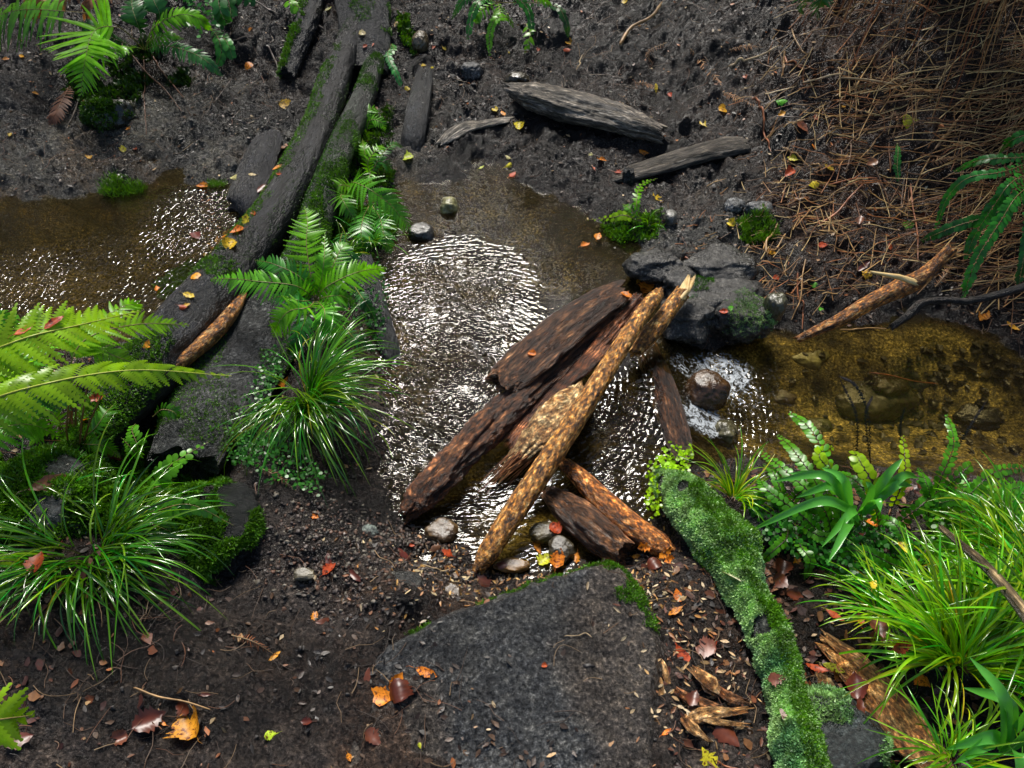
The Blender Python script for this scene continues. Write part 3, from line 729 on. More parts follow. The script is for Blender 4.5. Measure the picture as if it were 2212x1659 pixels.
# ------------------------------------------------------------------ materials of the place
M = {}
M['bark'] = surf('reddish_wet_bark', [(0.30, (0.012, 0.008, 0.005)), (0.46, (0.075, 0.036, 0.018)), (0.58, (0.20, 0.095, 0.040)), (0.70, (0.50, 0.29, 0.14))], scale=26, stretch=(0.5, 1.7, 1.7), rough=(0.22, 0.5), bump=0.016, bscale=60, spec=0.6, fine=75)
M['darkbark'] = surf('dark_wet_bark', [(0.28, (0.003, 0.003, 0.003)), (0.50, (0.011, 0.012, 0.013)), (0.66, (0.028, 0.030, 0.032)), (0.8, (0.07, 0.07, 0.07))], scale=22, stretch=(0.5, 1.4, 1.4), rough=(0.20, 0.38), bump=0.011, bscale=60, spec=0.38, fine=120)
M['stick'] = surf('orange_mottled_bark', [(0.34, (0.020, 0.010, 0.005)), (0.45, (0.22, 0.085, 0.015)), (0.54, (0.50, 0.21, 0.035)), (0.66, (0.78, 0.52, 0.20))], scale=75, stretch=(0.6, 1.0, 1.0), rough=(0.22, 0.5), bump=0.010, bscale=90, spec=0.5, detail=7, fine=110)
M['weathered'] = surf('weathered_grey_wood', [(0.25, (0.022, 0.018, 0.014)), (0.45, (0.10, 0.085, 0.065)), (0.60, (0.19, 0.165, 0.135)), (0.76, (0.36, 0.30, 0.23))], scale=24, stretch=(0.3, 1.8, 1.8), rough=(0.3, 0.6), bump=0.016, bscale=60, spec=0.4, fine=70)
M['rotten'] = surf('pale_rotten_wood', [(0.26, (0.06, 0.022, 0.008)), (0.44, (0.30, 0.13, 0.04)), (0.58, (0.52, 0.31, 0.12)), (0.75, (0.75, 0.58, 0.34))], scale=40, stretch=(0.85, 1.3, 1.3), rough=(0.25, 0.6), bump=0.016, bscale=60, spec=0.5, fine=85)
M['paleend'] = surf('pale_split_wood', [(0.3, (0.40, 0.22, 0.07)), (0.55, (0.72, 0.52, 0.22)), (0.7, (0.85, 0.72, 0.42))], scale=40, stretch=(0.2, 2, 2), rough=(0.3, 0.6), bump=0.004, bscale=60)
M['slab'] = surf('dark_fibrous_wood', [(0.28, (0.016, 0.015, 0.015)), (0.46, (0.045, 0.043, 0.042)), (0.60, (0.085, 0.082, 0.080)), (0.74, (0.20, 0.18, 0.165))], scale=28, stretch=(0.9, 0.9, 0.9), rough=(0.2, 0.5), bump=0.020, bscale=85, spec=0.6, fine=120)
M['stone'] = surf('wet_river_stone', [(0.3, (0.03, 0.027, 0.02)), (0.5, (0.085, 0.075, 0.058)), (0.7, (0.20, 0.18, 0.14))], scale=30, rough=(0.12, 0.4), bump=0.003, bscale=60, spec=0.7)
M['greyrock'] = surf('wet_grey_rock', [(0.3, (0.015, 0.017, 0.017)), (0.48, (0.06, 0.063, 0.063)), (0.62, (0.14, 0.145, 0.148)), (0.78, (0.32, 0.33, 0.34))], scale=22, rough=(0.2, 0.45), bump=0.010, bscale=36, spec=0.45, fine=110)
M['moss'] = leafmat('moss', (0.085, 0.230, 0.010), rough=0.45, trans=0.3, var=0.5, vscale=30)
M['teal'] = leafmat('bluish_moss', (0.36, 0.58, 0.22), rough=0.4, trans=0.2, var=0.5, vscale=30)
GM = ((0.55, 0.55, 0.6), (1.7, 1.5, 1.0))

# ------------------------------------------------------------------ the big mossy log bridging the stream, and the wood beside it
rootA = [(772, 55, 0.05, 26), (742, 120, 0.06, 30), (718, 190, 0.07, 34), (690, 275, 0.07, 37), (650, 360, ('z', .15), 41), (592, 465, ('z', .15), 46), (530, 545, ('z', .15), 51), (465, 625, ('z', .15), 57),
         (405, 700, ('z', .15), 63), (330, 785, ('z', .16), 65), (262, 865, ('z', .17), 58), (195, 945, ('z', .19), 46), (150, 1010, ('z', .2), 36)]
eA, gA = simple_log('stream_log', rootA, M['darkbark'], 'long black wet mossy trunk lying across the stream, longest log of all', 'log', nar=56, step=0.006, lump=0.09, furrow=0.025, fs=5, fa=18, seed=3, cols=((0.5, 0.5, 0.55), (1.1, 1.1, 1.2)))
mb = MB(); moss_on(gA, mb, 0.006, 26000, GM, up=-0.3, thr=0.10, nscale=6, seed=4, side=(-0.75, -0.3, 0.1)); moss_on(gA, mb, 0.007, 30000, GM, up=0.0, thr=0.12, nscale=8, seed=6, region=(0.55, 1)); moss_on(gA, mb, 0.004, 12000, ((.2, .25, .35), (.5, .5, .5)), up=0.1, thr=0.05, nscale=8, seed=7)
mb.build('moss', M['moss'], eA)
rootB = [(812, 130, 0.03, 20), (790, 200, 0.05, 24), (762, 265, 0.07, 27), (730, 340, ('z', .17), 30), (704, 410, ('z', .15), 33), (682, 480, ('z', .12), 36), (655, 560, ('z', .10), 40), (620, 640, ('z', .09), 44)]
eB, gB = simple_log('mossy_root', rootB, M['darkbark'], 'shorter greenish root running beside the black trunk behind the bright fern', 'root', nar=44, lump=0.10, furrow=0.025, fs=4, fa=16, seed=13, cols=((1.0, 1.2, .9), (1.8, 2.1, 1.5)))
mb = MB(); moss_on(gB, mb, 0.006, 40000, GM, up=-0.2, thr=0.02, nscale=7, seed=14, side=(0.6, -.4, .3)); moss_on(gB, mb, 0.004, 40000, ((.25, .35, .3), (.7, .8, .5)), up=0.1, thr=-0.2, seed=15); mb.build('moss', M['moss'], eB)
broad = [(640, 600, ('z', .03), 62), (600, 660, ('z', .05), 84), (545, 740, ('z', .05), 100), (490, 830, ('z', .05), 108), (440, 920, ('z', .07), 100), (395, 1000, ('z', .08), 84)]
eC, gC = simple_log('broad_log', broad, M['slab'], 'broad dark fibrous log with brown stick lying on it, left of the grass tussock', 'log', flat=0.55, nar=72, lump=0.10, furrow=0.05, fs=5, fa=30, seed=23, cols=((0.45, 0.5, 0.55), (1.0, 1.1, 1.1)))
mb = MB(); moss_on(gC, mb, 0.005, 22000, GM, up=0.0, thr=0.12, nscale=5, seed=24); mb.build('moss', M['moss'], eC)
brown = [(522, 640, ('z', .13), 11), (500, 675, ('z', .145), 15), (470, 712, ('z', .15), 17), (430, 748, ('z', .155), 18), (385, 782, ('z', .16), 20), (350, 808, ('z', .165), 20), (318, 848, ('z', .17), 18), (290, 885, ('z', .17), 14)]
eD, gD = simple_log('brown_stick', brown, M['stick'], 'crooked brown peeling stick resting between the black trunk and the broad log', 'stick', nar=26, lump=0.18, furrow=0.03, seed=33, cols=((0.35, 0.35, 0.45), (0.8, 0.75, 0.75)))
# tree fern log going up the bank at the top, posts and slabs of wood on the far bank
def wood(name, L, mt, label, cat='log', **kw):
    return simple_log(name, L, M[mt], label, cat, **kw)
e, g = wood('tree_fern_log', [(792, 160, 0.0, 48), (790, 110, 0.03, 52), (786, 50, 0.04, 54), (782, -30, 0.05, 58), (778, -140, 0.06, 64)], 'slab', 'thick charcoal tree fern log lying up the bank at the top edge of the view', nar=56, flat=0.6, lump=0.08, furrow=0.05, seed=43, cols=((0.30, 0.34, 0.38), (0.7, 0.75, 0.75)))
mb = MB(); moss_on(g, mb, 0.006, 20000, GM, up=-.2, thr=0.12, nscale=6, seed=44); mb.build('moss', M['moss'], e)
e, g = wood('mossy_log', [(622, 165, 0.02, 20), (640, 110, 0.03, 23), (660, 60, 0.04, 24), (676, 0, 0.04, 24), (690, -60, 0.05, 24)], 'darkbark', 'narrow dark log with a bright moss edge, left of the tree fern log', nar=36, seed=53)
mb = MB(); moss_on(g, mb, 0.010, 30000, GM, up=-.3, thr=-0.05, nscale=6, seed=54, side=(-1, 0, .2)); mb.build('moss', M['moss'], e)
wood('charred_stump', [(918, 150, 0.0, 17), (912, 185, 0.03, 22), (903, 235, 0.04, 26), (893, 290, 0.02, 26), (888, 330, -0.02, 24)], 'darkbark', 'smooth black wood slab on the far bank right of the moss and ferns', nar=40, flat=0.6, lump=.06, furrow=.03, seed=63, cols=((0.45, .5, .6), (1.0, 1.1, 1.2)))
wood('wood_slab', [(585, 290, 0.0, 30), (567, 330, 0.02, 38), (548, 380, 0.02, 42), (528, 430, ('z', .04), 40), (520, 462, ('z', .0), 34)], 'darkbark', 'flat black wood slab at the water edge left of the long trunk', nar=44, flat=0.35, lump=.08, furrow=.03, seed=73, cols=((0.5, .5, .6), (.9, .9, 1.1)))
e, g = wood('weathered_log', [(1112, 196, 0.045, 20), (1150, 208, 0.05, 34), (1200, 222, 0.055, 40), (1260, 238, 0.055, 41), (1330, 256, 0.05, 38), (1380, 272, 0.045, 33), (1412, 284, 0.04, 24)], 'weathered', 'weathered grey brown log with splintered end lying on the far mud bank', nar=64, step=0.004, lump=.10, furrow=.16, fs=3, fa=26, jag=(0.06, 0.07), seed=83, flat=0.8)
wood('driftwood', [(950, 312, 0.0, 9), (975, 292, 0.015, 17), (1005, 276, 0.015, 19), (1040, 270, 0.01, 13), (1070, 264, 0.01, 12), (1105, 258, 0.0, 9)], 'weathered', 'small pale grey piece of driftwood half sunk in mud below the weathered log', nar=36, step=.004, lump=.25, furrow=.12, fs=3, fa=30, seed=93, flat=.5, cols=((1.1, 1.15, 1.2), (1.9, 1.95, 2.0)))
wood('buried_log', [(1318, 388, -0.02, 14), (1370, 372, 0.0, 26), (1440, 352, 0.01, 30), (1510, 332, 0.015, 32), (1570, 318, 0.01, 34), (1610, 312, -.01, 24)], 'weathered', 'mud coated log half buried in the bank right of the pool', nar=44, lump=.14, furrow=.1, fs=3, fa=22, seed=103, flat=.45, cols=((.45, .45, .45), (.8, .8, .8)))
e = G(1354, 392); 
wood('short_post', [(np.array([e[0], e[1], e[2] + 0.05]), 0.022), (np.array([e[0] + .005, e[1] - .01, e[2]]), 0.025), (np.array([e[0] + .008, e[1] - .02, e[2] - 0.12]), 0.028)], 'darkbark', 'short dark square post sticking out of the mud above the pool', 'post', nar=20, step=.005, lump=.15, seed=113)

# ------------------------------------------------------------------ the logs and sticks piled over the outflow
eL, gL = wood('bark_log', [(876, 1108, ('z', .02), 20), (905, 1078, ('z', .035), 33), (968, 1012, ('z', .05), 39), (1035, 940, ('z', .055), 40), (1105, 875, ('z', .055), 40), (1190, 805, ('z', .05), 34), (1280, 725, ('z', .05), 26), (1372, 648, ('z', .055), 13)],
     'bark', 'long reddish brown log lying over the ripples, its upper half under the broad bark slab', nar=76, step=0.0035, lump=.16, furrow=.30, fs=4.5, fa=26, jag=(.05, .04), seed=123, flat=.8, cols=((.35, .31, .31), (1.35, 1.05, .85)))
wood('bark_slab', [(1080, 832, ('z', .095), 40), (1106, 806, ('z', .10), 46), (1160, 758, ('z', .105), 49), (1220, 708, ('z', .105), 49), (1280, 664, ('z', .105), 44), (1325, 636, ('z', .10), 37), (1346, 624, ('z', .095), 26)],
     'bark', 'broad flat dark brown slab of bark on the upper half of the reddish log', cat='bark slab', nar=84, step=0.0035, lump=.16, furrow=.10, fs=7, fa=16, jag=(.02, .04), seed=125, flat=.35, cols=((.42, .40, .45), (.9, .85, .85)))
mb = MB()       # broken bark strip along its right side
for k in range(5):
    o = 22 + 9 * k
    pts, rad = PL([(1378 - o * .1 + k * 3, 640 + k * 4, ('z', .08 - .008 * k), 8), (1305 + k * 4, 722 + k * 4, ('z', .06 - .006 * k), 11), (1235 + k * 4, 798 + k * 4, ('z', .05), 10), (1165 + k * 3, 866 + k * 4, ('z', .045), 9), (1095 + k * 3, 945 + k * 5, ('z', .04), 4)])
    add_log(mb, log_geo(pts, rad, nar=18, step=.005, lump=.3, furrow=.3, fs=4, fa=40, jag=(.03, .03), seed=130 + k, cols=((.6, .5, .5), (1.6, 1.1, .9))))
mb.build('split_bark', M['bark'], eL)
eS, gS = wood('orange_stick', [(1034, 1228, ('z', .03), 15.8), (1056, 1192, ('z', .05), 23.8), (1105, 1115, ('z', .075), 25.5), (1165, 1025, ('z', .10), 25.5), (1222, 938, ('z', .12), 24.6), (1275, 855, ('z', .135), 22.9), (1322, 780, ('z', .145), 21.1), (1368, 708, ('z', .15), 18.5), (1404, 655, ('z', .155), 16.7), (1424, 632, ('z', .16), 12.3)],
     'stick', 'long straight orange barked pole leaning over the other logs', 'stick', nar=48, step=.004, lump=.05, furrow=.03, fs=14, fa=30, jag=(.015, .01), seed=143)
eT, gT = wood('forked_stick', [(1372, 762, ('z', .06), 13), (1398, 728, ('z', .075), 20), (1430, 690, ('z', .09), 19), (1455, 655, ('z', .105), 18), (1474, 632, ('z', .115), 18)], 'stick', 'shorter orange pole with a pale splintered upper end beside the grey rock', 'stick', nar=36, step=.004, lump=.06, furrow=.03, seed=153)
mb = MB()
for k in range(9):
    a = 2 * math.pi * k / 9
    pts, rad = PL([(1466 + 9 * math.cos(a), 643 + 6 * math.sin(a), ('z', .112 + .008 * math.sin(a)), 6), (1484 + 8 * math.cos(a), 618 + 6 * math.sin(a), ('z', .125 + .006 * math.sin(a)), 5), (1492 + 9 * math.cos(a + .5), 603 + 8 * math.sin(a * 3), ('z', .13), 1.5)])
    add_log(mb, log_geo(pts, rad, nar=10, step=.003, lump=.2, furrow=.2, seed=160 + k))
mb.build('splintered_end', M['paleend'], eT)
wood('thick_stick', [(1218, 1000, ('z', .03), 15), (1256, 1035, ('z', .04), 21), (1305, 1085, ('z', .05), 26), (1362, 1135, ('z', .055), 29), (1420, 1175, ('z', .065), 28), (1450, 1200, ('z', .06), 18)], 'stick', 'thick orange flaking stick lying from under the long pole toward the mossy log', 'stick', nar=44, step=.004, lump=.1, furrow=.08, seed=173, cols=((.7, .55, .5), (1.15, .9, .8)))
wood('knotty_log', [(1182, 1062, ('z', .0), 18), (1215, 1090, ('z', .02), 34), (1262, 1128, ('z', .03), 46), (1312, 1165, ('z', .035), 46), (1352, 1192, ('z', .04), 34)], 'bark', 'short brown log with a round knot, lying below the thick orange stick', nar=60, step=.0035, lump=.12, furrow=.16, fs=3, fa=24, seed=183, flat=.8, cols=((.7, .65, .6), (1.6, 1.4, 1.2)), knots=((.55, 1.45, .045, .35),))
eR, gR = wood('rotten_chunk', [(1262, 835, ('z', .045), 22), (1240, 868, ('z', .075), 40), (1200, 905, ('z', .075), 50), (1158, 945, ('z', .06), 38), (1120, 985, ('z', .035), 24), (1082, 1028, ('z', .01), 9)], 'rotten', 'pale rotten wood chunk with frayed fibres wedged between bark log and long pole', nar=56, step=.0035, lump=.3, furrow=.25, fs=3, fa=34, jag=(.04, .05), seed=193, flat=.45, cols=((.8, .9, 1.0), (1.5, 1.75, 2.1)))
mb = MB(); q = np.random.default_rng(5)
for k in range(46):
    t = q.random(); a = Z(1200 - 90 * t + q.normal() * 12, 930 + 60 * t + q.normal() * 9, .05); b = a + (Z(1060, 1040, .0) - Z(1160, 945, .04)) * q.uniform(.4, .9) + q.normal(size=3) * .008
    tube(mb, [a, (a + b) / 2 + q.normal(size=3) * .004, b], q.uniform(.0012, .0035), 5, np.array([1.1, .8, .7]) * q.uniform(.5, 1.3))
mb.build('frayed_fibres', M['rotten'], eR)
wood('sunken_plank', [(1392, 735, ('z', -.02), 24), (1415, 800, ('z', -.015), 32), (1440, 870, ('z', -.01), 34), (1462, 940, ('z', .0), 30), (1478, 995, ('z', .01), 22)], 'bark', 'dark brown plank mostly under water where the stream spills over', 'plank', nar=40, flat=.35, lump=.1, furrow=.06, seed=203, cols=((.25, .22, .22), (.55, .45, .42)))

wood('leaning_plank', [(784, 560, ('z', .10), 20), (800, 620, ('z', .07), 24), (822, 690, ('z', .04), 24), (842, 760, ('z', .0), 22), (850, 810, ('z', -.04), 18)], 'darkbark', 'dark square plank leaning into the left side of the rippled pool', 'plank', nar=30, flat=.7, lump=.08, furrow=.06, seed=209, cols=((.9, .9, .9), (1.8, 1.8, 1.8)))
# ------------------------------------------------------------------ right bank branches
eN, gN = wood('fallen_branch', [(1722, 734, ('z', -.02), 8), (1762, 715, ('z', .0), 11), (1812, 692, ('z', .02), 14), (1860, 664, ('z', .05), 17), (1905, 640, ('z', .08), 18), (1945, 622, ('z', .10), 20), (1985, 603, ('z', .13), 18), (2022, 572, ('z', .17), 15), (2056, 538, ('z', .22), 12)],
     'stick', 'crooked orange brown branch reaching down the right bank into the water', 'branch', nar=36, step=.004, lump=.12, furrow=.04, seed=213, cols=((.5, .42, .4), (.9, .8, .75)))
pts, rad = PL([(1978, 610, ('z', .15), 7), (1940, 598, ('z', .16), 6), (1882, 588, ('z', .17), 3)])
mb = MB(); add_log(mb, log_geo(pts, rad, nar=12, step=.004, lump=.2, furrow=.2, seed=214)); mb.build('torn_bark_sliver', M['paleend'], eN)
wood('thin_branch', [(1925, 708, ('z', -.02), 7), (1962, 682, ('z', .0), 9), (1992, 655, ('z', .03), 10), (2040, 648, ('z', .04), 8), (2090, 650, ('z', .05), 8), (2150, 638, ('z', .07), 9), (2212, 620, ('z', .1), 9), (2290, 600, ('z', .13), 8)], 'darkbark', 'thin dark bent branch at the water edge under the orange brown branch', 'branch', nar=20, step=.005, lump=.2, furrow=.05, seed=223, cols=((1, .8, .7), (1.8, 1.4, 1.1)))
wood('leaning_stick', [(2030, 1138, ('z', .30), 6), (2070, 1172, ('z', .31), 8), (2118, 1212, ('z', .32), 11), (2165, 1262, ('z', .33), 13), (2212, 1322, ('z', .34), 14), (2262, 1390, ('z', .35), 15)], 'weathered', 'straight speckled stick slanting through the grass at the right edge', 'stick', nar=24, step=.004, lump=.08, furrow=.05, seed=233, cols=((.7, .6, .4), (1.7, 1.4, .9)))
wood('mud_twig', [(1370, 1500, 0.01, 9), (1395, 1535, 0.012, 11), (1422, 1575, 0.01, 10), (1440, 1592, 0.0, 6)], 'rotten', 'stubby peeled stick lying on the mud left of the splintered wood heap', 'stick', nar=24, step=.003, lump=.2, furrow=.1, seed=243, cols=((.4, .4, .45), (.9, .85, .85)))

# ------------------------------------------------------------------ mossy log in front on the right
eM, gM = wood('mossy_foreground_log', [(1436, 1040, ('z', .05), 22), (1470, 1068, ('z', .11), 42), (1515, 1125, ('z', .13), 44), (1572, 1190, ('z', .14), 55), (1606, 1275, ('z', .14), 37), (1650, 1350, ('z', .15), 36), (1682, 1440, ('z', .15), 34), (1702, 1530, ('z', .15), 34), (1722, 1610, ('z', .16), 43), (1740, 1700, ('z', .16), 46), (1760, 1800, ('z', .16), 44)],
     'slab', 'long log furred with blue green moss running down the right foreground', nar=64, step=.005, lump=.22, furrow=.08, seed=253, cols=((.35, .4, .38), (.8, .9, .8)))
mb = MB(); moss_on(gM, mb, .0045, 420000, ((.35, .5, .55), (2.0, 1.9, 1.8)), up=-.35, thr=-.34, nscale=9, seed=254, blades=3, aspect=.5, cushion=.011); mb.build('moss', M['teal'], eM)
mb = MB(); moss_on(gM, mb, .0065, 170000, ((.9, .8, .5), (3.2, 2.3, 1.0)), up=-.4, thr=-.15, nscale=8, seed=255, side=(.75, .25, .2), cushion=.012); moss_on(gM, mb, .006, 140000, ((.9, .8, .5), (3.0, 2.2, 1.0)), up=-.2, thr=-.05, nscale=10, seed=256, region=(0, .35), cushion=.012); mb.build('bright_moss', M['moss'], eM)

# rotten wood on the right foreground
wood('rotten_log', [(1792, 1392, 0.01, 22), (1838, 1432, .015, 40), (1880, 1478, .015, 44), (1920, 1530, .015, 52), (1965, 1590, .015, 56), (2010, 1640, .012, 42), (2050, 1700, .01, 34)], 'rotten', 'long slab of pale orange rotten wood lying in the right foreground', nar=72, step=.0035, lump=.3, furrow=.14, fs=4, fa=20, jag=(.05, .04), seed=263, flat=.3, cols=((.55, .5, .5), (1.25, 1.1, .9)))
wood('rotten_strip', [(1768, 1445, 0.0, 10), (1785, 1480, 0.006, 19), (1788, 1515, .006, 14), (1795, 1545, .0, 8)], 'rotten', 'small dull strip of rotten wood left of the long rotten slab', nar=28, step=.003, lump=.3, furrow=.12, seed=273, flat=.3, cols=((.35, .4, .4), (.7, .7, .65)))
heap = [((1408, 1400), (1432, 1440), (1448, 1490), 9), ((1395, 1420), (1420, 1475), (1440, 1545), 11), ((1455, 1490), (1500, 1515), (1560, 1530), 16), ((1475, 1560), (1520, 1545), (1605, 1535), 15), ((1470, 1540), (1500, 1575), (1530, 1600), 15), ((1500, 1450), (1535, 1480), (1560, 1500), 22), ((1540, 1480), (1575, 1505), (1612, 1515), 14), ((1480, 1520), (1530, 1555), (1600, 1565), 10)]
hl = ['thin curved rotten splinter at the upper left of the splinter heap', 'long narrow rotten splinter left of the splinter heap', 'dark wet wood piece across the top of the splinter heap', 'pale frayed splinter along the lower edge of the heap', 'pale splinter pointing down to the dark red leaf', 'wide speckled chip at the top of the splinter heap', 'small brown chip at the right end of the splinter heap', 'thin pale splinter in the middle of the splinter heap']
for k, (a, b, c, w) in enumerate(heap):
    wood('wood_splinter', [(*a, .004, w * .5), (*b, .012 + .006 * (k > 1), w), (*c, .006, w * .45)], 'rotten', hl[k], 'splinter', nar=26, step=.003, lump=.35, furrow=.3, fs=5, fa=40, jag=(.03, .03), seed=280 + k, flat=.4, cols=((.45, .42, .42), (1.2, 1.1, 1.0)) if k not in (2, 6) else ((.2, .15, .15), (.6, .4, .35)))

# ------------------------------------------------------------------ the squared block of dark wood in the foreground
def block():
    P = BLKP
    x0, y0 = P.min(0) - .04; x1, y1 = P.max(0) + .04
    nx, ny = 340, 420
    X, Y = np.meshgrid(np.linspace(x0, x1, nx), np.linspace(y0, y1, ny)); sd, z = btop(X, Y)
    keep = sd < .026
    idx = -np.ones(X.size, int); k = keep.ravel(); idx[k] = np.arange(k.sum())
    F = grid_faces(ny, nx); F = F[np.all(k[F], 1)]
    V = np.stack([X.ravel(), Y.ravel(), z.ravel()], 1)[k]
    c = 0.062 * (0.95 + .55 * fbm2(X * 7, Y * 7, 3, 44).ravel()[k])
    brn = ss(0.0, .35, fbm2(X * 4 + 5, Y * 4, 3, 47)).ravel()[k][:, None]
    col = c[:, None] * (np.array([.95, 1.0, 1.04]) * (1 - brn) + np.array([1.15, 1.0, .88]) * brn)
    mb = MB(); mb.add(V, Q=idx[F], col=col.clip(.02, 3), lc=V)
    e = empty('wood_block', (V[:, 0].mean(), V[:, 1].mean(), .05)); tag(e, 'large flat dark wood block with a mossy corner in the foreground mud', 'block')
    mb.build('top_face', MATS['wet_mud'], e)
    # moss along the far edge and down the right corner
    q = np.random.default_rng(9); mm = MB()
    n = 90000; px = q.uniform(x0, x1, n); py = q.uniform(y0, y1, n)
    s = seg_sdf(px, py, P); xc = Z(1262, 1212, .17)[0]
    a = Z(1318, 1198, .17); b = Z(1425, 1350, .17)
    right = (px > a[0] - .02) & (py > b[1] - .01) & (s < .020) & (s > -.06 - .04 * vn2(px * 30, py * 30)) & (fbm2(px * 25, py * 25, 2, 61) > -.35)
    edge = (py > Z(880, 1345, .17)[1] - .01) & (s < .012) & (s > -.012) & (px < a[0] + .02) & (fbm2(px * 20, py * 20, 2, 62) > -.1)
    ok = right | edge; px, py, s = px[ok], py[ok], s[ok]
    zz = btop(px, py)[1] + .001
    g1 = np.repeat([[0, .3, 1.0]], len(px), 0)
    scatter_leaflets(mm, np.stack([px, py, zz], 1), g1, .0055, np.array([1.5, 1.45, 1.0]) * (1 + .7 * fbm2(px * 40, py * 40, 2, 3))[:, None], seed=10)
    mm.build('moss', M['moss'], e)
block()
# ------------------------------------------------------------------ stones and boulders
ROCKS = {}
def RK(key, *a, **k):
    r = rock(*a, **k); ROCKS[key] = r; return r
def rmoss(key, mat, cols, size, n, thr=-.1, seed=1, up=0.0, side=None, nscale=8):
    o, V, F, N = ROCKS[key]; q = np.random.default_rng(seed)
    f = F[q.integers(0, len(F), n)]; w = q.dirichlet((1, 1, 1), n)[..., None]; P = (V[f] * w).sum(1)
    Nn = nrm(np.cross(V[f[:, 1]] - V[f[:, 0]], V[f[:, 2]] - V[f[:, 0]]))
    ok = (Nn[:, 2] > up) & (fbm3(P[:, 0] * nscale, P[:, 1] * nscale, P[:, 2] * nscale, 3, seed) > thr)
    if side is not None: ok &= (Nn @ np.asarray(side, float)) > 0
    P, Nn = P[ok], Nn[ok]; v = fbm3(P[:, 0] * 30, P[:, 1] * 30, P[:, 2] * 30, 2, 4)[:, None]
    mb = MB(); scatter_leaflets(mb, P, Nn, size, np.asarray(cols[0]) * (.5 - .8 * v).clip(0, 1) + np.asarray(cols[1]) * (.5 + .8 * v).clip(0, 1), seed=seed)
    m = mb.build('moss', mat, o, origin=np.array(o['_o'])); return m
S, GR = M['stone'], M['greyrock']
RK('pale', 'stone', 970, 450, 21, 15, .045, S, 'pale cream green stone poking out of the brown pool', z=0.0, seed=2, tint=(2.1, 2.2, 1.3))
RK('dark', 'stone', 908, 505, 30, 19, .035, S, 'black wet stone in the pool beside the fern cluster', z=0.0, seed=5, tint=(.25, .27, .3))
RK('spill', 'stone', 1524, 846, 48, 32, .065, S, 'smooth brown stone standing in the white spilling water', z=-.04, seed=8, tint=(.55, .30, .13), rough=.15)
WR = [('wall', 1545, 640, 96, 58, .075, 11, 'wet dark boulder behind the pole ends, the largest of the outlet rocks'), ('wallb', 1462, 622, 62, 40, .07, 12, 'low wet rock just behind the pale splintered pole end'), ('wallc', 1490, 690, 66, 36, .07, 13, 'glistening dark rock at the outlet, lowest of the group'),
      ('wall2', 1610, 688, 66, 40, .08, 14, 'moss flecked wet rock at the edge of the right pool'), ('walld', 1420, 575, 52, 30, .05, 15, 'small dark rock half in the pool above the pole ends'), ('walle', 1560, 575, 70, 34, .05, 16, 'low muddy rock under the scattered straws')]
for k, u, v, rx, ry, h, sd, lab in WR: RK(k, 'boulder', u, v, rx, ry, h, GR, lab, z=.0 if v > 600 else .04, seed=sd, rough=.42, tint=(.42, .39, .35))
RK('round', 'stone', 1672, 665, 24, 22, .06, S, 'round olive grey stone at the right end of the wet boulders', z=.06, seed=20, tint=(.6, .65, .5))
RK('glint', 'stone', 1447, 472, 16, 16, .035, S, 'small round shiny grey stone on the mud above the boulders', seed=23, tint=(.9, 1.0, 1.1), rough=.08)
RK('mudst', 'stone', 1016, 156, 26, 15, .05, GR, 'grey stone bedded in the far mud left of the weathered log', seed=26, tint=(1, .95, .95))
RK('mudst2', 'stone', 1118, 176, 24, 14, .04, S, 'brown wet stone touching the left end of the weathered log', seed=29, tint=(.4, .36, .25))
RK('leftst', 'stone', 908, 90, 18, 18, .05, S, 'tan lichen spotted stone on the top bank right of the tree fern log', seed=32, tint=(.9, .75, .5))
RK('sub1', 'sunken_stone', 1728, 772, 74, 40, .07, S, 'large olive boulder just under the surface of the right pool', z=-.155, seed=35, tint=(1.8, 1.9, 1.1))
RK('sub2', 'sunken_stone', 1880, 860, 90, 42, .06, S, 'broad dark sunken stone in the middle of the right pool', z=-.19, seed=38, tint=(.7, .7, .4))
RK('sub3', 'sunken_stone', 1560, 945, 30, 24, .07, S, 'small olive stone in the shallows below the white water', z=-.10, seed=41, tint=(.8, .8, .5))
RK('cob1', 'cobble', 955, 1150, 33, 22, 0.027, S, 'golden cobble at the lower end of the bark log', z=.0, seed=44, tint=(.75, .5, .25))
RK('cob2', 'cobble', 1172, 1150, 31, 18, 0.024, S, 'greenish brown cobble between the pole and the knotty log', z=.01, seed=47, tint=(.7, .6, .25))
RK('cob3', 'cobble', 1210, 1185, 28, 22, 0.024, S, 'pale grey cobble beside the orange and yellow leaves', z=.015, seed=50, tint=(.7, .65, .5))
RK('cob4', 'cobble', 1105, 1222, 35, 13, 0.012, S, 'flat amber cobble at the foot of the long pole', z=.01, seed=53, tint=(1.5, .85, .25))
RK('cob5', 'cobble', 790, 1150, 24, 14, 0.012, GR, 'flat pale grey green cobble bedded in gravel left of the outflow', seed=56, tint=(1.2, 1.4, 1.2))
RK('cob6', 'cobble', 720, 1180, 14, 9, 0.007, S, 'small cream cobble in the left foreground gravel', seed=59, tint=(1.1, 1.0, .7))
RK('cob7', 'cobble', 655, 1240, 22, 11, 0.009, S, 'low beige cobble in the gravel beside the mossy boulder', seed=62, tint=(1.0, .95, .75))
RK('cob8', 'cobble', 975, 1285, 23, 20, 0.018, S, 'brown pointed cobble touching the edge of the wood block', seed=65, tint=(.6, .4, .2), rough=.3)
RK('cob9', 'cobble', 865, 1262, 52, 23, 0.012, GR, 'flat dark cobble above the wood block corner', seed=68, tint=(.45, .42, .36), rough=.3)
RK('cob10', 'cobble', 1915, 420 + 420, 40, 22, .04, S, 'small brown stone under water in the right pool', z=-.15, seed=71, tint=(.5, .4, .2))
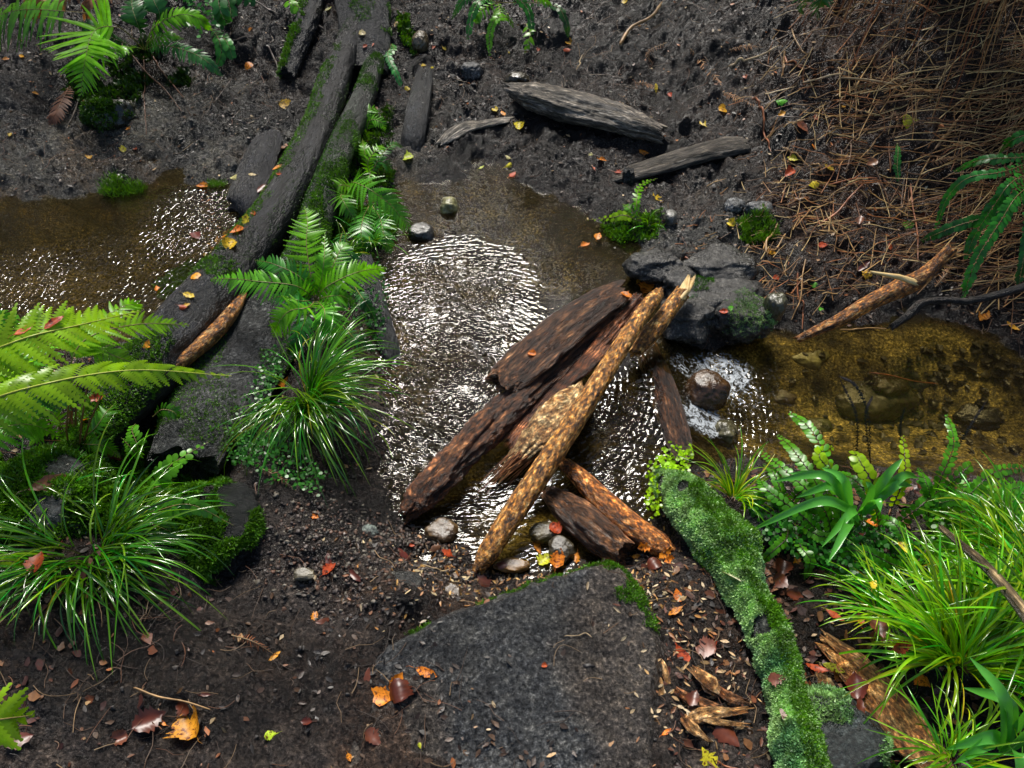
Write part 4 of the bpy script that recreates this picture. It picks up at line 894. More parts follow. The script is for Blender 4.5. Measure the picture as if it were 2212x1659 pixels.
RK('bl', 'boulder', 100, 1110, 130, 90, .12, GR, 'dark boulder ringed with moss above the left tussock', z=.20, seed=74, tint=(.3, .33, .33), rough=.25)
RK('bl2', 'boulder', 490, 1180, 85, 105, .12, M['darkbark'], 'mossy grey boulder between the left tussock and the gravel', z=.10, seed=77, tint=(.25, .28, .25), rough=.3)
RK('bl3', 'boulder', 50, 950, 100, 60, .10, GR, 'grey wet boulder under the left fern stems', z=.15, seed=80, tint=(.5, .6, .6))
RK('bl4', 'boulder', 240, 255, 60, 26, .09, S, 'moss topped dark stone on the far left bank under the bright fern', seed=83, tint=(.25, .28, .22))
RK('bl5', 'boulder', 1650, 1150, 50, 40, .06, GR, 'dark boulder among small ferns right of the mossy log', z=.06, seed=86, tint=(.3, .3, .3))
RK('bl6', 'boulder', 1800, 1600, 110, 80, .05, GR, 'flat mossy stone under the orange rotten slab', z=.10, seed=89, tint=(.25, .3, .3))
RK('gr1', 'stone', 1585, 445, 22, 14, .03, GR, 'pale grey stone in the mud above the yellow leaf', seed=92, tint=(1.3, 1.3, 1.3))
RK('gr2', 'stone', 1640, 452, 30, 16, .03, GR, 'grey stone near the moss patch on the right bank', seed=95, tint=(1, 1, 1))
for k, (u, v, rx, ry, t) in enumerate([(1620, 800, 34, 20, 'olive'), (1690, 860, 40, 22, 'brown'), (1800, 820, 30, 17, 'grey'), (1980, 830, 46, 24, 'dark'), (2060, 760, 40, 20, 'tawny'), (1760, 930, 36, 20, 'mossy'), (2120, 900, 50, 26, 'black')]):
    RK('s%d' % k, 'sunken_stone', u, v, rx, ry, .035, S, '%s stone lying on the bed of the right pool' % t, z=-.185, seed=130 + k, tint={'olive': (1.2, 1.3, .7), 'brown': (.8, .6, .35), 'grey': (.9, .95, .8), 'dark': (.3, .3, .2), 'tawny': (1.1, .8, .4), 'mossy': (.5, .6, .25), 'black': (.15, .15, .12)}[t])
rmoss('wall2', M['teal'], ((.3, .4, .35), (.9, .9, .7)), .004, 7000, thr=.1, seed=3, up=.3)
rmoss('wall', M['moss'], ((.3, .5, .5), (1.0, 1.0, .8)), .005, 14000, thr=.12, seed=4, up=.1)
rmoss('wall', M['teal'], ((.3, .5, .6), (.8, .9, .9)), .004, 12000, thr=.0, seed=5, up=-.2, side=(0, -1, -.2))
rmoss('bl', M['moss'], ((.6, .6, .6), (2.1, 1.7, 1)), .009, 22000, thr=.0, seed=6, up=0)
rmoss('bl2', M['moss'], ((.35, .45, .5), (1.2, 1.1, .8)), .0085, 40000, thr=-.12, seed=7, up=-.3)
rmoss('bl3', M['moss'], ((.4, .5, .6), (1.4, 1.2, 1)), .008, 8000, thr=.1, seed=8, up=0)
rmoss('bl4', M['moss'], ((.2, .3, .3), (.8, .7, .5)), .010, 5000, thr=-.05, seed=9, up=.0)
rmoss('bl6', M['teal'], ((.4, .5, .5), (1.2, 1.2, 1.2)), .006, 15000, thr=.05, seed=10, up=.2)
rmoss('round', M['teal'], ((.5, .7, .7), (1.3, 1.3, 1.3)), .005, 2500, thr=.0, seed=11, up=-.5, side=(0, -1, 0))

# ------------------------------------------------------------------ moss mats on the ground
def mat_patch(name, label, pix, dens, size, mat, cols, z=None, thr=-.1, seed=1, cat='moss', blades=3, aspect=.45, lift=.004, spread=.9):
    P = np.array([G(u, v, 0, False)[:2] for u, v in pix]); q = np.random.default_rng(seed)
    x0, y0 = P.min(0); x1, y1 = P.max(0); n = int((x1 - x0) * (y1 - y0) * dens)
    x = q.uniform(x0, x1, n); y = q.uniform(y0, y1, n)
    sd = seg_sdf(x, y, P) + .035 * fbm2(x * 16, y * 16, 3, seed)
    ok = (sd < 0) & (fbm2(x * 9, y * 9, 3, seed + 3) > thr); x, y = x[ok], y[ok]
    v = fbm2(x * 22, y * 22, 2, 7); z = HD(x, y) + lift + .012 * (v + .3).clip(0, 1)
    v = v[:, None]; c = np.asarray(cols[0]) * (.5 - .8 * v).clip(0, 1) + np.asarray(cols[1]) * (.5 + .8 * v).clip(0, 1)
    mb = MB(); scatter_leaflets(mb, np.stack([x, y, z], 1), np.repeat([[0, 0, 1.0]], len(x), 0), size, c, seed=seed, blades=blades, aspect=aspect, spread=spread)
    o = mb.build(name, mat); tag(o, label, cat, kind='stuff'); return o
BM = ((.5, .55, .4), (2.4, 1.9, 1.0))
mat_patch('moss_mat', 'bright green moss mat on the left bank under the ferns', [(150, 960), (300, 940), (430, 980), (520, 1060), (560, 1120), (480, 1180), (330, 1190), (190, 1130), (140, 1040)], 90000, .009, M['moss'], BM, thr=-.15, seed=21)
mat_patch('moss_mat', 'moss strip at the left edge below the fern', [(-200, 980), (0, 985), (110, 1010), (130, 1050), (60, 1060), (-40, 1130), (-200, 1120)], 90000, .009, M['moss'], BM, thr=-.2, seed=22)
mat_patch('moss_mat', 'yellow green moss fringe along the water by the long trunk', [(345, 610), (380, 580), (440, 560), (520, 500), (575, 440), (610, 470), (560, 540), (480, 600), (420, 660), (350, 640)], 70000, .011, M['moss'], ((.6, .55, .3), (2.0, 1.5, .6)), thr=-.1, seed=23)
mat_patch('moss_mat', 'feathery green moss between root and fern above the pool', [(720, 440), (800, 420), (850, 430), (860, 500), (820, 560), (740, 560), (700, 500)], 60000, .012, M['moss'], BM, thr=-.2, seed=24)
mat_patch('moss_mat', 'bright moss around the base of the far fern cluster', [(760, 280), (840, 230), (850, 330), (850, 400), (790, 420), (740, 380)], 22000, .012, M['moss'], ((.15, .2, .15), (.9, .8, .5)), thr=.05, seed=25)
mat_patch('moss_patch', 'stringy green moss patch on the grey bank right of the pool', [(1585, 475), (1640, 465), (1680, 500), (1650, 520), (1600, 515)], 60000, .016, M['moss'], ((.5, .6, .2), (1.8, 1.3, .4)), thr=-.4, seed=26, aspect=.14)
mat_patch('moss_patch', 'olive tuft of waterweed at the far edge of the left stream', [(225, 405), (250, 388), (300, 392), (308, 410), (270, 424), (225, 425)], 50000, .022, M['moss'], ((.6, .7, .2), (1.5, 1.2, .4)), thr=-.5, seed=27, aspect=.10)
mat_patch('moss_patch', 'small pale tuft beside the black wood slab', [(450, 398), (485, 390), (495, 402), (470, 408)], 50000, .016, M['moss'], ((1, 1, .3), (2.2, 1.6, .5)), thr=-.6, seed=28, aspect=.12)
mat_patch('moss_mat', 'green growth along the pool corner below the short post', [(1300, 480), (1350, 450), (1420, 430), (1440, 470), (1400, 520), (1350, 530), (1310, 500)], 30000, .013, M['moss'], ((.5, .6, .3), (2.0, 1.5, .6)), thr=0, seed=29, aspect=.3)
mat_patch('moss_mat', 'dark mossy ground behind the far left bright fern', [(150, 120), (350, 90), (420, 170), (300, 230), (150, 230)], 14000, .018, M['moss'], ((.06, .1, .08), (.35, .35, .2)), thr=.1, seed=30)
mat_patch('moss_mat', 'low green moss along the right foreground between stones', [(1700, 1500), (1780, 1480), (1860, 1600), (2000, 1700), (1800, 1720), (1720, 1600)], 60000, .007, M['moss'], ((.3, .4, .4), (1.2, 1.1, .7)), thr=.05, seed=31)
mat_patch('moss_patch', 'yellow moss lump on the top bank beside the tree fern log', [(860, 50), (875, 40), (905, 100), (895, 115), (870, 80)], 60000, .012, M['moss'], ((.6, .6, .2), (1.6, 1.2, .3)), thr=-.6, seed=32)
# ------------------------------------------------------------------ ferns
M['fbright'] = leafmat('bright_fern', (0.150, 0.430, 0.006), rough=0.30, trans=0.48, var=0.25, vscale=40)
M['flime'] = leafmat('lime_fern', (0.260, 0.460, 0.008), rough=0.30, trans=0.50, var=0.22, vscale=40)
M['fdark'] = leafmat('dark_fern', (0.024, 0.110, 0.014), rough=0.36, trans=0.25, var=0.35, vscale=40, spec=0.45)
M['fmid'] = leafmat('green_fern', (0.080, 0.260, 0.010), rough=0.32, trans=0.35, var=0.3, vscale=40, spec=0.5)
M['fdead'] = leafmat('dead_fern', (0.22, 0.095, 0.040), rough=0.6, trans=0.2, var=0.4, vscale=40)
M['fblack'] = leafmat('dry_fertile_frond', (0.016, 0.011, 0.009), rough=0.6, trans=0.05, var=0.3)
M['stem'] = surf('fern_stalk', [(0.3, (0.6, 0.6, 0.6)), (0.7, (1.1, 1.1, 1.1))], scale=40, rough=(0.3, 0.5), bump=0.001)
ST = M['stem']
def Q3(L):     # (u, v, height above the water) -> points
    return [Z(u, v, h) for u, v, h in L]
def GQ(L):     # (u, v, height above the ground)
    return [G(u, v, h, False) for u, v, h in L]
def fr(ctrl, wpx, n, kind='tooth', prof='lance', water=False, **k):
    P = Q3(ctrl) if water else GQ(ctrl)
    return dict(ctrl=P, W=wpx * mpx(P[len(P) // 2]), npair=n, kind=kind, prof=prof, **k)
BR = (0.22, 0.10, 0.04)
# far left fern
c0 = (312, 108, .02)
fern('bright_fern', 'large bright green fern at the top left with one broad hanging frond', [
    fr([c0, (262, 62, .30), (205, 66, .30), (184, 130, .26), (174, 208, .14)], 116, 34, 'strap', 'tri', bare=.34, sweep=.25, sag=.05, pw=.98, mat=M['fbright'], col=(1.3, 1.2, 1)),
    fr([c0, (230, 40, .30), (110, 22, .30), (40, 22, .26), (-30, 40, .18)], 64, 20, 'tooth', 'strap', bare=.45, sweep=.05, sag=.45, pw=.9, mat=M['fmid'], col=(1.3, 1.2, 1)),
    fr([c0, (330, 62, .22), (385, 32, .28), (430, 40, .26), (458, 66, .2)], 30, 26, 'strap', 'lance', bare=.12, sag=.25, pw=.8, mat=M['fbright'], col=(1.2, 1.15, 1)),
    fr([c0, (350, 98, .10), (410, 112, .12), (450, 135, .10), (482, 166, .04)], 26, 26, 'strap', 'lance', bare=.1, sag=.25, pw=.85, mat=M['fdark'], col=(1.5, 1.5, 2.2)),
    fr([c0, (282, 100, .14), (262, 108, .15), (250, 126, .12)], 28, 14, 'tooth', 'tri', bare=.2, sag=.2, mat=M['fbright']),
    fr([c0, (325, 88, .12), (365, 76, .16), (398, 84, .12)], 20, 18, 'tooth', 'lance', bare=.1, sag=.3, mat=M['fmid'], col=(1.1, 1.1, 1)),
    fr([c0, (300, 60, .20), (285, 10, .25), (290, -50, .2)], 34, 22, 'strap', 'lance', bare=.2, sag=.2, mat=M['fdark'], col=(1, 1, 1.3)),
    fr([c0, (250, 85, .12), (200, 55, .2), (150, 50, .16)], 28, 18, 'tooth', 'lance', bare=.2, sag=.3, mat=M['fdark']),
    fr([c0, (345, 40, .2), (330, -10, .25), (345, -70, .2)], 36, 20, 'strap', 'lance', bare=.2, sag=.2, mat=M['fdark'], col=(1.1, 1.2, 1.5)),
], M['fbright'], ST)
for (L, w, lab, mt, cl) in [
    ([(560, 0, .02), (480, -20, .15), (475, 20, .14), (490, 50, .06)], 22, 'small dark leafy fern at the top edge left of the tree fern log', 'fdark', (1.5, 1.6, 1.8)),
    ([(455, 60, .0), (470, 80, .08), (478, 110, .06), (470, 140, .02)], 16, 'small shiny fern sprig beside the teal frond', 'fdark', (2, 2, 2)),
    ([(640, -20, .02), (625, 5, .08), (650, 20, .06), (640, 60, .02)], 16, 'small pale green fern sprig on the bank above the narrow mossy log', 'fmid', (2, 1.8, 1.2))]:
    fern('small_fern', lab, [fr(L, w, 12, 'round', 'strap', bare=.1, sag=.3, col=cl, mat=M[mt]), fr([L[0], (L[1][0] + 18, L[1][1] + 8, .08), (L[2][0] + 24, L[2][1] + 14, .05)], w, 10, 'round', 'strap', bare=.1, sag=.3, col=cl, mat=M[mt])], M['fdark'], ST)
fern('dead_fern', 'brown dead fern fronds drooping at the top left edge', [
    fr([(330, -40, .1), (240, -20, .25), (180, 15, .22), (215, 55, .08)], 26, 20, 'tooth', 'lance', bare=.1, sag=.4, col=(1.6, 1.6, 1.6), stem=BR),
    fr([(60, -60, .1), (70, -10, .25), (80, 15, .2), (88, 32, .12)], 34, 14, 'tooth', 'lance', bare=.1, sag=.5, col=(1.8, 1.7, 1.6), stem=BR),
    fr([(330, -40, .1), (180, -30, .28), (120, -5, .25), (140, 25, .12)], 26, 18, 'tooth', 'lance', bare=.1, sag=.4, col=(1.5, 1.4, 1.4), stem=BR)], M['fdead'], ST)
fern('dead_fern', 'brown dead frond lying on the far left bank below the bright fern', [fr([(150, 185, .03), (135, 215, .05), (120, 245, .04), (105, 270, .01)], 26, 18, 'strap', 'lance', bare=.05, sag=.2, col=(.6, .5, .5), stem=BR)], M['fdead'], ST)
# top centre fern
c1 = (1075, 5, .03)
fern('hanging_fern', 'fern hanging over the far bank at the top centre with narrow beaded fronds', [
    fr([(1112, 60, .02), (1095, 38, .10), (1070, 42, .12), (1058, 75, .08), (1058, 120, .02)], 11, 26, 'round', 'strap', bare=.05, sag=.1, mat=M['fmid'], col=(1.8, 1.6, 1)),
    fr([c1, (1040, 0, .12), (1020, 30, .10), (1010, 85, .03)], 12, 22, 'round', 'strap', bare=.1, sag=.1, mat=M['fdark'], col=(2, 2, 2)),
    fr([c1, (1100, -15, .14), (1140, 20, .1), (1150, 75, .03)], 12, 22, 'round', 'strap', bare=.1, sag=.1, mat=M['fdark'], col=(1.6, 1.8, 1.6)),
    fr([c1, (1050, -30, .18), (1000, 0, .14), (975, 42, .05)], 20, 20, 'tooth', 'lance', bare=.1, sag=.2, mat=M['fdark'], col=(1.6, 1.8, 1)),
    fr([c1, (1110, -30, .2), (1160, -10, .2), (1190, 8, .15)], 16, 20, 'tooth', 'strap', bare=.1, sag=.2, mat=M['fbright'], col=(1.2, 1.2, 1)),
    fr([c1, (1080, 30, .08), (1066, 50, .05)], 22, 10, 'tooth', 'lance', bare=.1, sag=.2, mat=M['fbright'], col=(1.1, 1.1, 1)),
    fr([c1, (1035, 25, .08), (1028, 50, .04)], 20, 10, 'tooth', 'lance', bare=.1, sag=.2, mat=M['fmid'], col=(1.6, 1.6, 1)),
    fr([c1, (1190, 10, .12), (1220, 40, .1), (1228, 80, .02)], 10, 20, 'round', 'strap', bare=.1, sag=.1, mat=M['fdark'], col=(.8, .8, .6))], M['fmid'], ST)
fern('leafy_sprig', 'shiny leafy sprig right of the hanging fern', [fr([(1135, 50, .03), (1145, 70, .06), (1140, 95, .05), (1133, 115, .01)], 20, 5, 'tooth', 'tri', bare=.1, sag=.2, mat=M['fbright'], pw=.75), ], M['fbright'], ST)
fern('small_fern', 'small dark fern drooping over the bank just right of the tree fern log', [fr([(845, 95, .02), (838, 120, .06), (852, 150, .05), (866, 185, .01)], 12, 16, 'strap', 'strap', bare=.05, sag=.2, col=(1.6, 2, 3), mat=M['fdark']), fr([(845, 95, .02), (850, 108, .05), (815, 128, .04)], 9, 10, 'strap', 'strap', bare=.05, col=(1.6, 2, 1.4), mat=M['fdark'])], M['fdark'], ST)
# the fern cluster on the island behind the bright fern
c2 = (800, 440, .04)
fern('shiny_fern', 'dark shiny fern arching over the left edge of the pool', [
    fr([c2, (760, 395, .12), (800, 410, .16), (850, 450, .14), (888, 500, .08)], 54, 26, 'comb', 'lance', bare=.1, sag=.2, col=(1.2, 1.3, 1)),
    fr([c2, (740, 420, .12), (745, 440, .14), (770, 480, .10)], 35, 20, 'comb', 'lance', bare=.1, sag=.2),
    fr([c2, (820, 470, .10), (830, 510, .10), (845, 548, .04)], 35, 20, 'comb', 'lance', bare=.1, sag=.2, col=(.7, 1, 1.8)),
    fr([c2, (785, 470, .10), (780, 510, .10), (790, 560, .03)], 37, 20, 'comb', 'lance', bare=.1, sag=.2, col=(.7, 1, 1.6)),
    fr([c2, (770, 410, .1), (735, 400, .14), (720, 420, .10), (705, 455, .04)], 29, 20, 'comb', 'lance', bare=.1, sag=.2, col=(1.5, 1.2, .6)),
    fr([c2, (830, 430, .1), (865, 470, .08), (872, 500, .04)], 32, 18, 'comb', 'lance', bare=.1, sag=.2)], M['fmid'], ST)
fern('upright_fern', 'small bright fern standing on moss above the dark shiny fern', [
    fr([(800, 385, .02), (795, 350, .08), (815, 322, .12), (828, 315, .12)], 24, 14, 'comb', 'lance', bare=.15, sag=.1, col=(1.2, 1.2, 1), mat=M['fbright']),
    fr([(800, 385, .02), (790, 340, .08), (785, 315, .10), (783, 300, .08)], 16, 12, 'comb', 'lance', bare=.15, sag=.1, mat=M['fbright']),
    fr([(800, 385, .02), (800, 370, .05), (798, 395, .04), (800, 400, .02)], 16, 8, 'comb', 'lance', mat=M['fbright']),
    fr([(800, 385, .02), (815, 350, .08), (835, 355, .08), (845, 375, .04)], 21, 14, 'comb', 'lance', mat=M['fdark'], col=(1.4, 1.3, .8)),
    fr([(800, 385, .02), (820, 340, .08), (850, 312, .08), (872, 318, .03)], 16, 16, 'comb', 'lance', mat=M['fdark'], col=(1.2, 1.2, .8))], M['fbright'], ST)
fern('feathery_fern', 'feathery dark green fern beside the greenish root', [
    fr([(790, 290, .02), (780, 255, .07), (800, 235, .08), (822, 240, .05)], 32, 16, 'comb', 'tri', col=(1.3, 1.3, .9)),
    fr([(790, 290, .02), (800, 260, .07), (825, 265, .07), (832, 285, .03)], 24, 14, 'comb', 'tri', col=(1.5, 1.5, 1)),
    fr([(790, 290, .02), (775, 270, .06), (770, 290, .04)], 21, 12, 'comb', 'tri', col=(1.1, 1.2, 1.2))], M['fmid'], ST)
# the bright fern in the middle
c3 = (682, 648, .17)
def w3(L, wpx, n, kind='tooth', prof='lance', **k): return fr(L, wpx, n, kind, prof, water=True, **k)
fern('bright_fern', 'vivid green fern with one tall upright frond in the middle of the left half', [
    w3([c3, (672, 600, .24), (662, 530, .30), (664, 480, .33), (658, 446, .34)], 52, 30, bare=.08, sag=.08, mat=M['fbright'], sweep=.12, pw=1.05),
    w3([c3, (705, 620, .25), (760, 592, .27), (800, 582, .25), (836, 580, .22)], 45, 26, bare=.08, sag=.12, mat=M['fbright'], col=(1.1, 1.1, 1), pw=1.05),
    w3([c3, (712, 590, .25), (735, 540, .28), (750, 525, .28)], 37, 18, bare=.08, sag=.12, mat=M['fmid'], col=(1.2, 1.2, 1)),
    w3([c3, (640, 618, .25), (560, 608, .28), (500, 602, .26), (445, 604, .22)], 42, 30, bare=.08, sag=.25, mat=M['fmid'], col=(1.6, 1.6, 1.8)),
    w3([c3, (650, 600, .25), (590, 570, .28), (550, 562, .25)], 37, 22, bare=.1, sag=.15, mat=M['fdark'], col=(1.6, 1.8, 1)),
    w3([c3, (665, 664, .24), (625, 672, .24), (600, 700, .20), (590, 728, .15)], 45, 22, bare=.1, sag=.12, mat=M['fbright']),
    w3([c3, (700, 668, .24), (700, 700, .22), (690, 735, .16)], 40, 20, bare=.1, sag=.12, mat=M['fmid'], col=(1.3, 1.5, 1.5)),
    w3([c3, (710, 660, .22), (725, 710, .18), (724, 768, .10)], 37, 20, bare=.1, sag=.14, mat=M['fmid'], col=(1.8, 1.8, 2.2)),
    w3([c3, (712, 640, .25), (740, 640, .24), (770, 660, .18)], 32, 18, bare=.1, sag=.14, mat=M['fmid'], col=(1, 1.1, 1)),
    w3([c3, (695, 600, .25), (700, 560, .30), (702, 500, .32)], 27, 22, bare=.1, sag=.1, mat=M['fmid'], col=(1.4, 1.4, 1.4)),
    w3([c3, (650, 650, .22), (610, 640, .22), (570, 650, .16)], 32, 18, bare=.1, sag=.2, mat=M['fdark'], col=(2, 2.4, 2)),
    w3([c3, (660, 690, .18), (640, 740, .14), (630, 780, .06)], 32, 18, bare=.1, sag=.2, mat=M['fdark'], col=(1.2, 1.6, 1.6))], M['fbright'], ST)
fern('dark_fern', 'dark fern hanging in the shade below the vivid green fern', [
    w3([(760, 610, .10), (780, 640, .14), (800, 670, .10), (812, 700, .05)], 18, 18, bare=.05, sag=.2, col=(1, 1.1, 1.4)),
    w3([(740, 700, .08), (765, 730, .12), (790, 740, .08), (810, 760, .03)], 22, 18, bare=.05, sag=.2, col=(1, 1.3, 1.6)),
    w3([(700, 770, .08), (730, 770, .12), (770, 790, .10), (800, 800, .04)], 18, 18, bare=.05, sag=.2, col=(.8, 1.2, 1)),
    w3([(740, 500, .10), (735, 530, .14), (760, 560, .12), (780, 600, .05)], 26, 18, bare=.05, sag=.2, col=(.8, 1.1, 1))], M['fdark'], ST)
# big near fern on the left: a crown outside the frame, its fronds reach over the stream
c4 = (-230, 930, .42)
fern('large_near_fern', 'large lime green fern reaching in from the left edge over the stream', [
    w3([c4, (-90, 800, .62), (40, 735, .66), (180, 700, .62), (300, 672, .54)], 98, 27, 'comb', 'lance', bare=.10, sag=.10, pw=1.08, mat=M['flime'], sr=.003, sweep=.30, stem=(.45, .5, .06)),
    w3([c4, (-120, 900, .60), (60, 838, .64), (280, 800, .58), (500, 812, .50)], 76, 32, 'comb', 'lance', bare=.10, sag=.45, pw=1.05, mat=M['flime'], sr=.003, sweep=.45, stem=(.45, .5, .06)),
    w3([(150, 900, .22), (150, 800, .42), (190, 730, .48), (300, 700, .44), (410, 702, .38)], 50, 24, 'comb', 'lance', bare=.35, sag=.12, pw=.9, mat=M['flime'], col=(.8, 1, 1), sr=.0022),
    w3([(150, 900, .22), (160, 800, .42), (190, 745, .46), (250, 770, .42), (312, 792, .36)], 54, 24, 'comb', 'tri', bare=.35, sag=.08, pw=.9, mat=M['flime'], col=(.85, 1, 1), sr=.0022),
    w3([(150, 900, .22), (140, 780, .40), (180, 720, .46), (270, 660, .44), (306, 668, .40)], 40, 22, 'comb', 'lance', bare=.35, sag=.1, mat=M['fbright'], col=(1.2, 1.1, 1)),
    w3([c4, (-120, 860, .55), (0, 800, .55), (60, 800, .48), (130, 815, .42)], 60, 20, 'tooth', 'lance', bare=.2, sag=.2, mat=M['flime'], col=(.9, 1, 1), sr=.003),
    w3([c4, (-60, 840, .5), (60, 760, .52), (140, 740, .45), (170, 760, .4)], 50, 20, 'tooth', 'lance', bare=.2, sag=.2, mat=M['fmid'], col=(1.4, 1.4, 1.4), sr=.003),
    w3([c4, (-80, 950, .42), (20, 920, .42), (80, 920, .38), (135, 950, .30)], 54, 20, 'comb', 'lance', bare=.2, sag=.2, mat=M['fmid'], col=(1.3, 1.2, .8)),
    w3([c4, (-100, 980, .36), (0, 940, .38), (60, 880, .36), (140, 870, .30)], 46, 20, 'comb', 'lance', bare=.2, sag=.25, mat=M['fmid'], col=(1.0, 1.1, 1)),
    w3([c4, (-60, 900, .44), (60, 860, .42), (150, 850, .38), (200, 880, .30)], 44, 20, 'comb', 'lance', bare=.2, sag=.25, mat=M['fdark'], col=(1.3, 1.2, 1)),
    w3([c4, (-150, 780, .5), (-60, 690, .5), (20, 690, .46), (110, 685, .38)], 44, 20, 'comb', 'lance', bare=.2, sag=.25, mat=M['fmid'], col=(1, 1.2, 1))], M['flime'], ST)
mb = MB(); q = np.random.default_rng(8)
for k in range(9):
    a = Z(160 + q.normal() * 14, 975 + q.normal() * 10, .18); b = Z(150 + q.normal() * 50, 830 + q.normal() * 30, .40); tube(mb, [a, (a + b) / 2 + q.normal(size=3) * .006, b], .003, 5, BR, .6)
for k in range(22):
    a = Z(160 + q.normal() * 10, 970, .18); b = Z(60 + q.uniform(-90, 130), 905 + q.normal() * 30, .28); tube(mb, [a, (a + b) / 2 + q.normal(size=3) * .01, b], .0014, 4, np.array(BR) * .6, .4)
o = mb.build('fern_stems', ST); tag(o, 'cluster of upright brown fern stems on the left boulder', 'stems')
fern('corner_fern', 'out of focus lime frond cut off by the lower left corner', [w3([(-260, 1640, .55), (-120, 1590, .66), (-30, 1560, .68), (70, 1545, .64)], 120, 12, 'tooth', 'lance', bare=.1, sag=.1, pw=.8, mat=M['flime'], sr=.003)], M['flime'], ST)
# little ferns on the left moss
fern('small_fern', 'shiny little fern with rounded leaflets pointing up right on the left moss', [
    w3([(320, 1085, .17), (340, 1040, .23), (375, 1000, .26), (450, 955, .26)], 30, 14, 'round', 'lance', bare=.08, sag=.15, col=(1.3, 1.3, 1.3), mat=M['fmid']),
    w3([(320, 1085, .17), (325, 1060, .22), (350, 1050, .22), (375, 1062, .18)], 22, 9, 'round', 'lance', bare=.08, sag=.15, col=(1.2, 1.3, 1.3), mat=M['fmid'])], M['fmid'], ST)
fern('small_fern', 'pale shiny little fern above the left moss beside the broad log', [w3([(300, 990, .17), (296, 960, .22), (285, 930, .23), (292, 915, .22)], 24, 12, 'round', 'lance', bare=.05, sag=.2, col=(1.8, 1.8, 2.2), mat=M['fmid']), w3([(300, 990, .17), (285, 970, .20), (262, 945, .20)], 18, 10, 'round', 'lance', bare=.05, sag=.2, col=(1.6, 1.6, 2), mat=M['fmid'])], M['fmid'], ST)
fern('small_fern', 'green fern frond arching right above the mossy boulder', [w3([(260, 1110, .18), (330, 1105, .26), (410, 1090, .28), (505, 1135, .22)], 30, 20, 'round', 'lance', bare=.15, sag=.25, col=(.9, 1, .9), mat=M['fmid']), w3([(260, 1110, .18), (320, 1130, .24), (370, 1150, .22), (400, 1180, .15)], 30, 16, 'round', 'lance', bare=.15, sag=.25, col=(.8, .9, .8), mat=M['fmid']), w3([(260, 1110, .18), (290, 1110, .24), (270, 1130, .2)], 28, 10, 'round', 'lance', mat=M['fmid'])], M['fmid'], ST)
fern('small_fern', 'dark rounded frond lying on the broad log', [w3([(330, 900, .16), (350, 885, .19), (375, 890, .18), (385, 905, .16)], 20, 14, 'round', 'lance', col=(.7, .8, .6), mat=M['fmid'])], M['fdark'], ST)
fern('small_fern', 'bright little fern at the left edge beside the red orange leaf', [w3([(-60, 1230, .26), (-20, 1215, .30), (20, 1212, .30), (55, 1222, .27)], 16, 14, 'round', 'strap', col=(1.4, 1.2, 1), mat=M['flime']), w3([(-60, 1260, .24), (-10, 1250, .28), (30, 1260, .27), (65, 1290, .22)], 28, 16, 'round', 'lance', col=(1, 1, 1), mat=M['fmid']), w3([(-60, 1290, .24), (-20, 1290, .28), (20, 1310, .26)], 28, 14, 'round', 'lance', mat=M['fmid'])], M['fmid'], ST)
# creeping round leaves
def creeper(name, label, pix, n, size, col, mat, z=0.0, seed=1, cat='creeper'):
    P = np.array([Z(u, v, z)[:2] for u, v in pix]); q = np.random.default_rng(seed); x0, y0 = P.min(0); x1, y1 = P.max(0); pts = []
    while len(pts) < n:
        x, y = q.uniform(x0, x1), q.uniform(y0, y1)
        if seg_sdf(np.array([x]), np.array([y]), P)[0] < 0: pts.append((x, y))
    x, y = np.array(pts).T; zz = np.maximum(H(x, y), 0) + z * q.uniform(.5, 1.1, n)
    mb = MB(); a, b = pinna_tpl('round'); K = len(a)
    az = q.uniform(0, 6.28, n); tilt = q.normal(size=n) * .45; D = np.stack([np.cos(az), np.sin(az), np.sin(tilt)], 1); D = nrm(D); up = nrm(np.array([0, -.4, 1.0]) + q.normal(size=(n, 3)) * .35); A = nrm(np.cross(up, D))
    s = size * q.uniform(.6, 1.2, n); C0 = np.stack([x, y, zz], 1)
    V = np.stack([C0[:, None] + D[:, None] * (a * 1.0)[None, :, None] * s[:, None, None] + A[:, None] * (e * b[None, :, None] * s[:, None, None] * .5) for e in (-1, 0, 1)], 2)
    idx = np.arange(n * K * 3).reshape(n, K, 3); Qd = np.concatenate([np.stack([idx[:, :-1, e], idx[:, 1:, e], idx[:, 1:, e + 1], idx[:, :-1, e + 1]], -1).reshape(-1, 4) for e in (0, 1)])
    mb.add(V, Q=Qd, col=np.repeat((np.asarray(col) * q.uniform(.5, 1.5, (n, 1))), K * 3, 0))
    o = mb.build(name, mat); tag(o, label, cat, kind='stuff')
creeper('creeping_leaves', 'tiny round dark leaves creeping down the broad log left of the tussock', [(560, 770), (600, 760), (625, 830), (590, 900), (560, 960), (560, 1030), (500, 1010), (490, 930), (530, 870)], 600, .008, (1.3, 1.3, 1.0), M['fdark'], .10, 3)
creeper('creeping_leaves', 'small round leaves beneath the middle tussock', [(560, 980), (640, 1000), (720, 1060), (700, 1110), (600, 1110), (540, 1050)], 450, .009, (1.2, 1.4, .7), M['fdark'], .05, 4)
creeper('creeping_leaves', 'tiny bright leaves on the top of the mossy foreground log', [(1405, 1000), (1440, 950), (1500, 960), (1490, 1010), (1450, 1060), (1420, 1110), (1400, 1080)], 420, .009, (1.4, 1.4, 1), M['flime'], .10, 5)
creeper('creeping_leaves', 'small leaves in the shade right of the mossy log', [(1600, 1110), (1760, 1130), (1900, 1160), (2030, 1260), (1900, 1300), (1760, 1250), (1650, 1200)], 1500, .011, (1.3, 1.6, .8), M['fdark'], .05, 6)
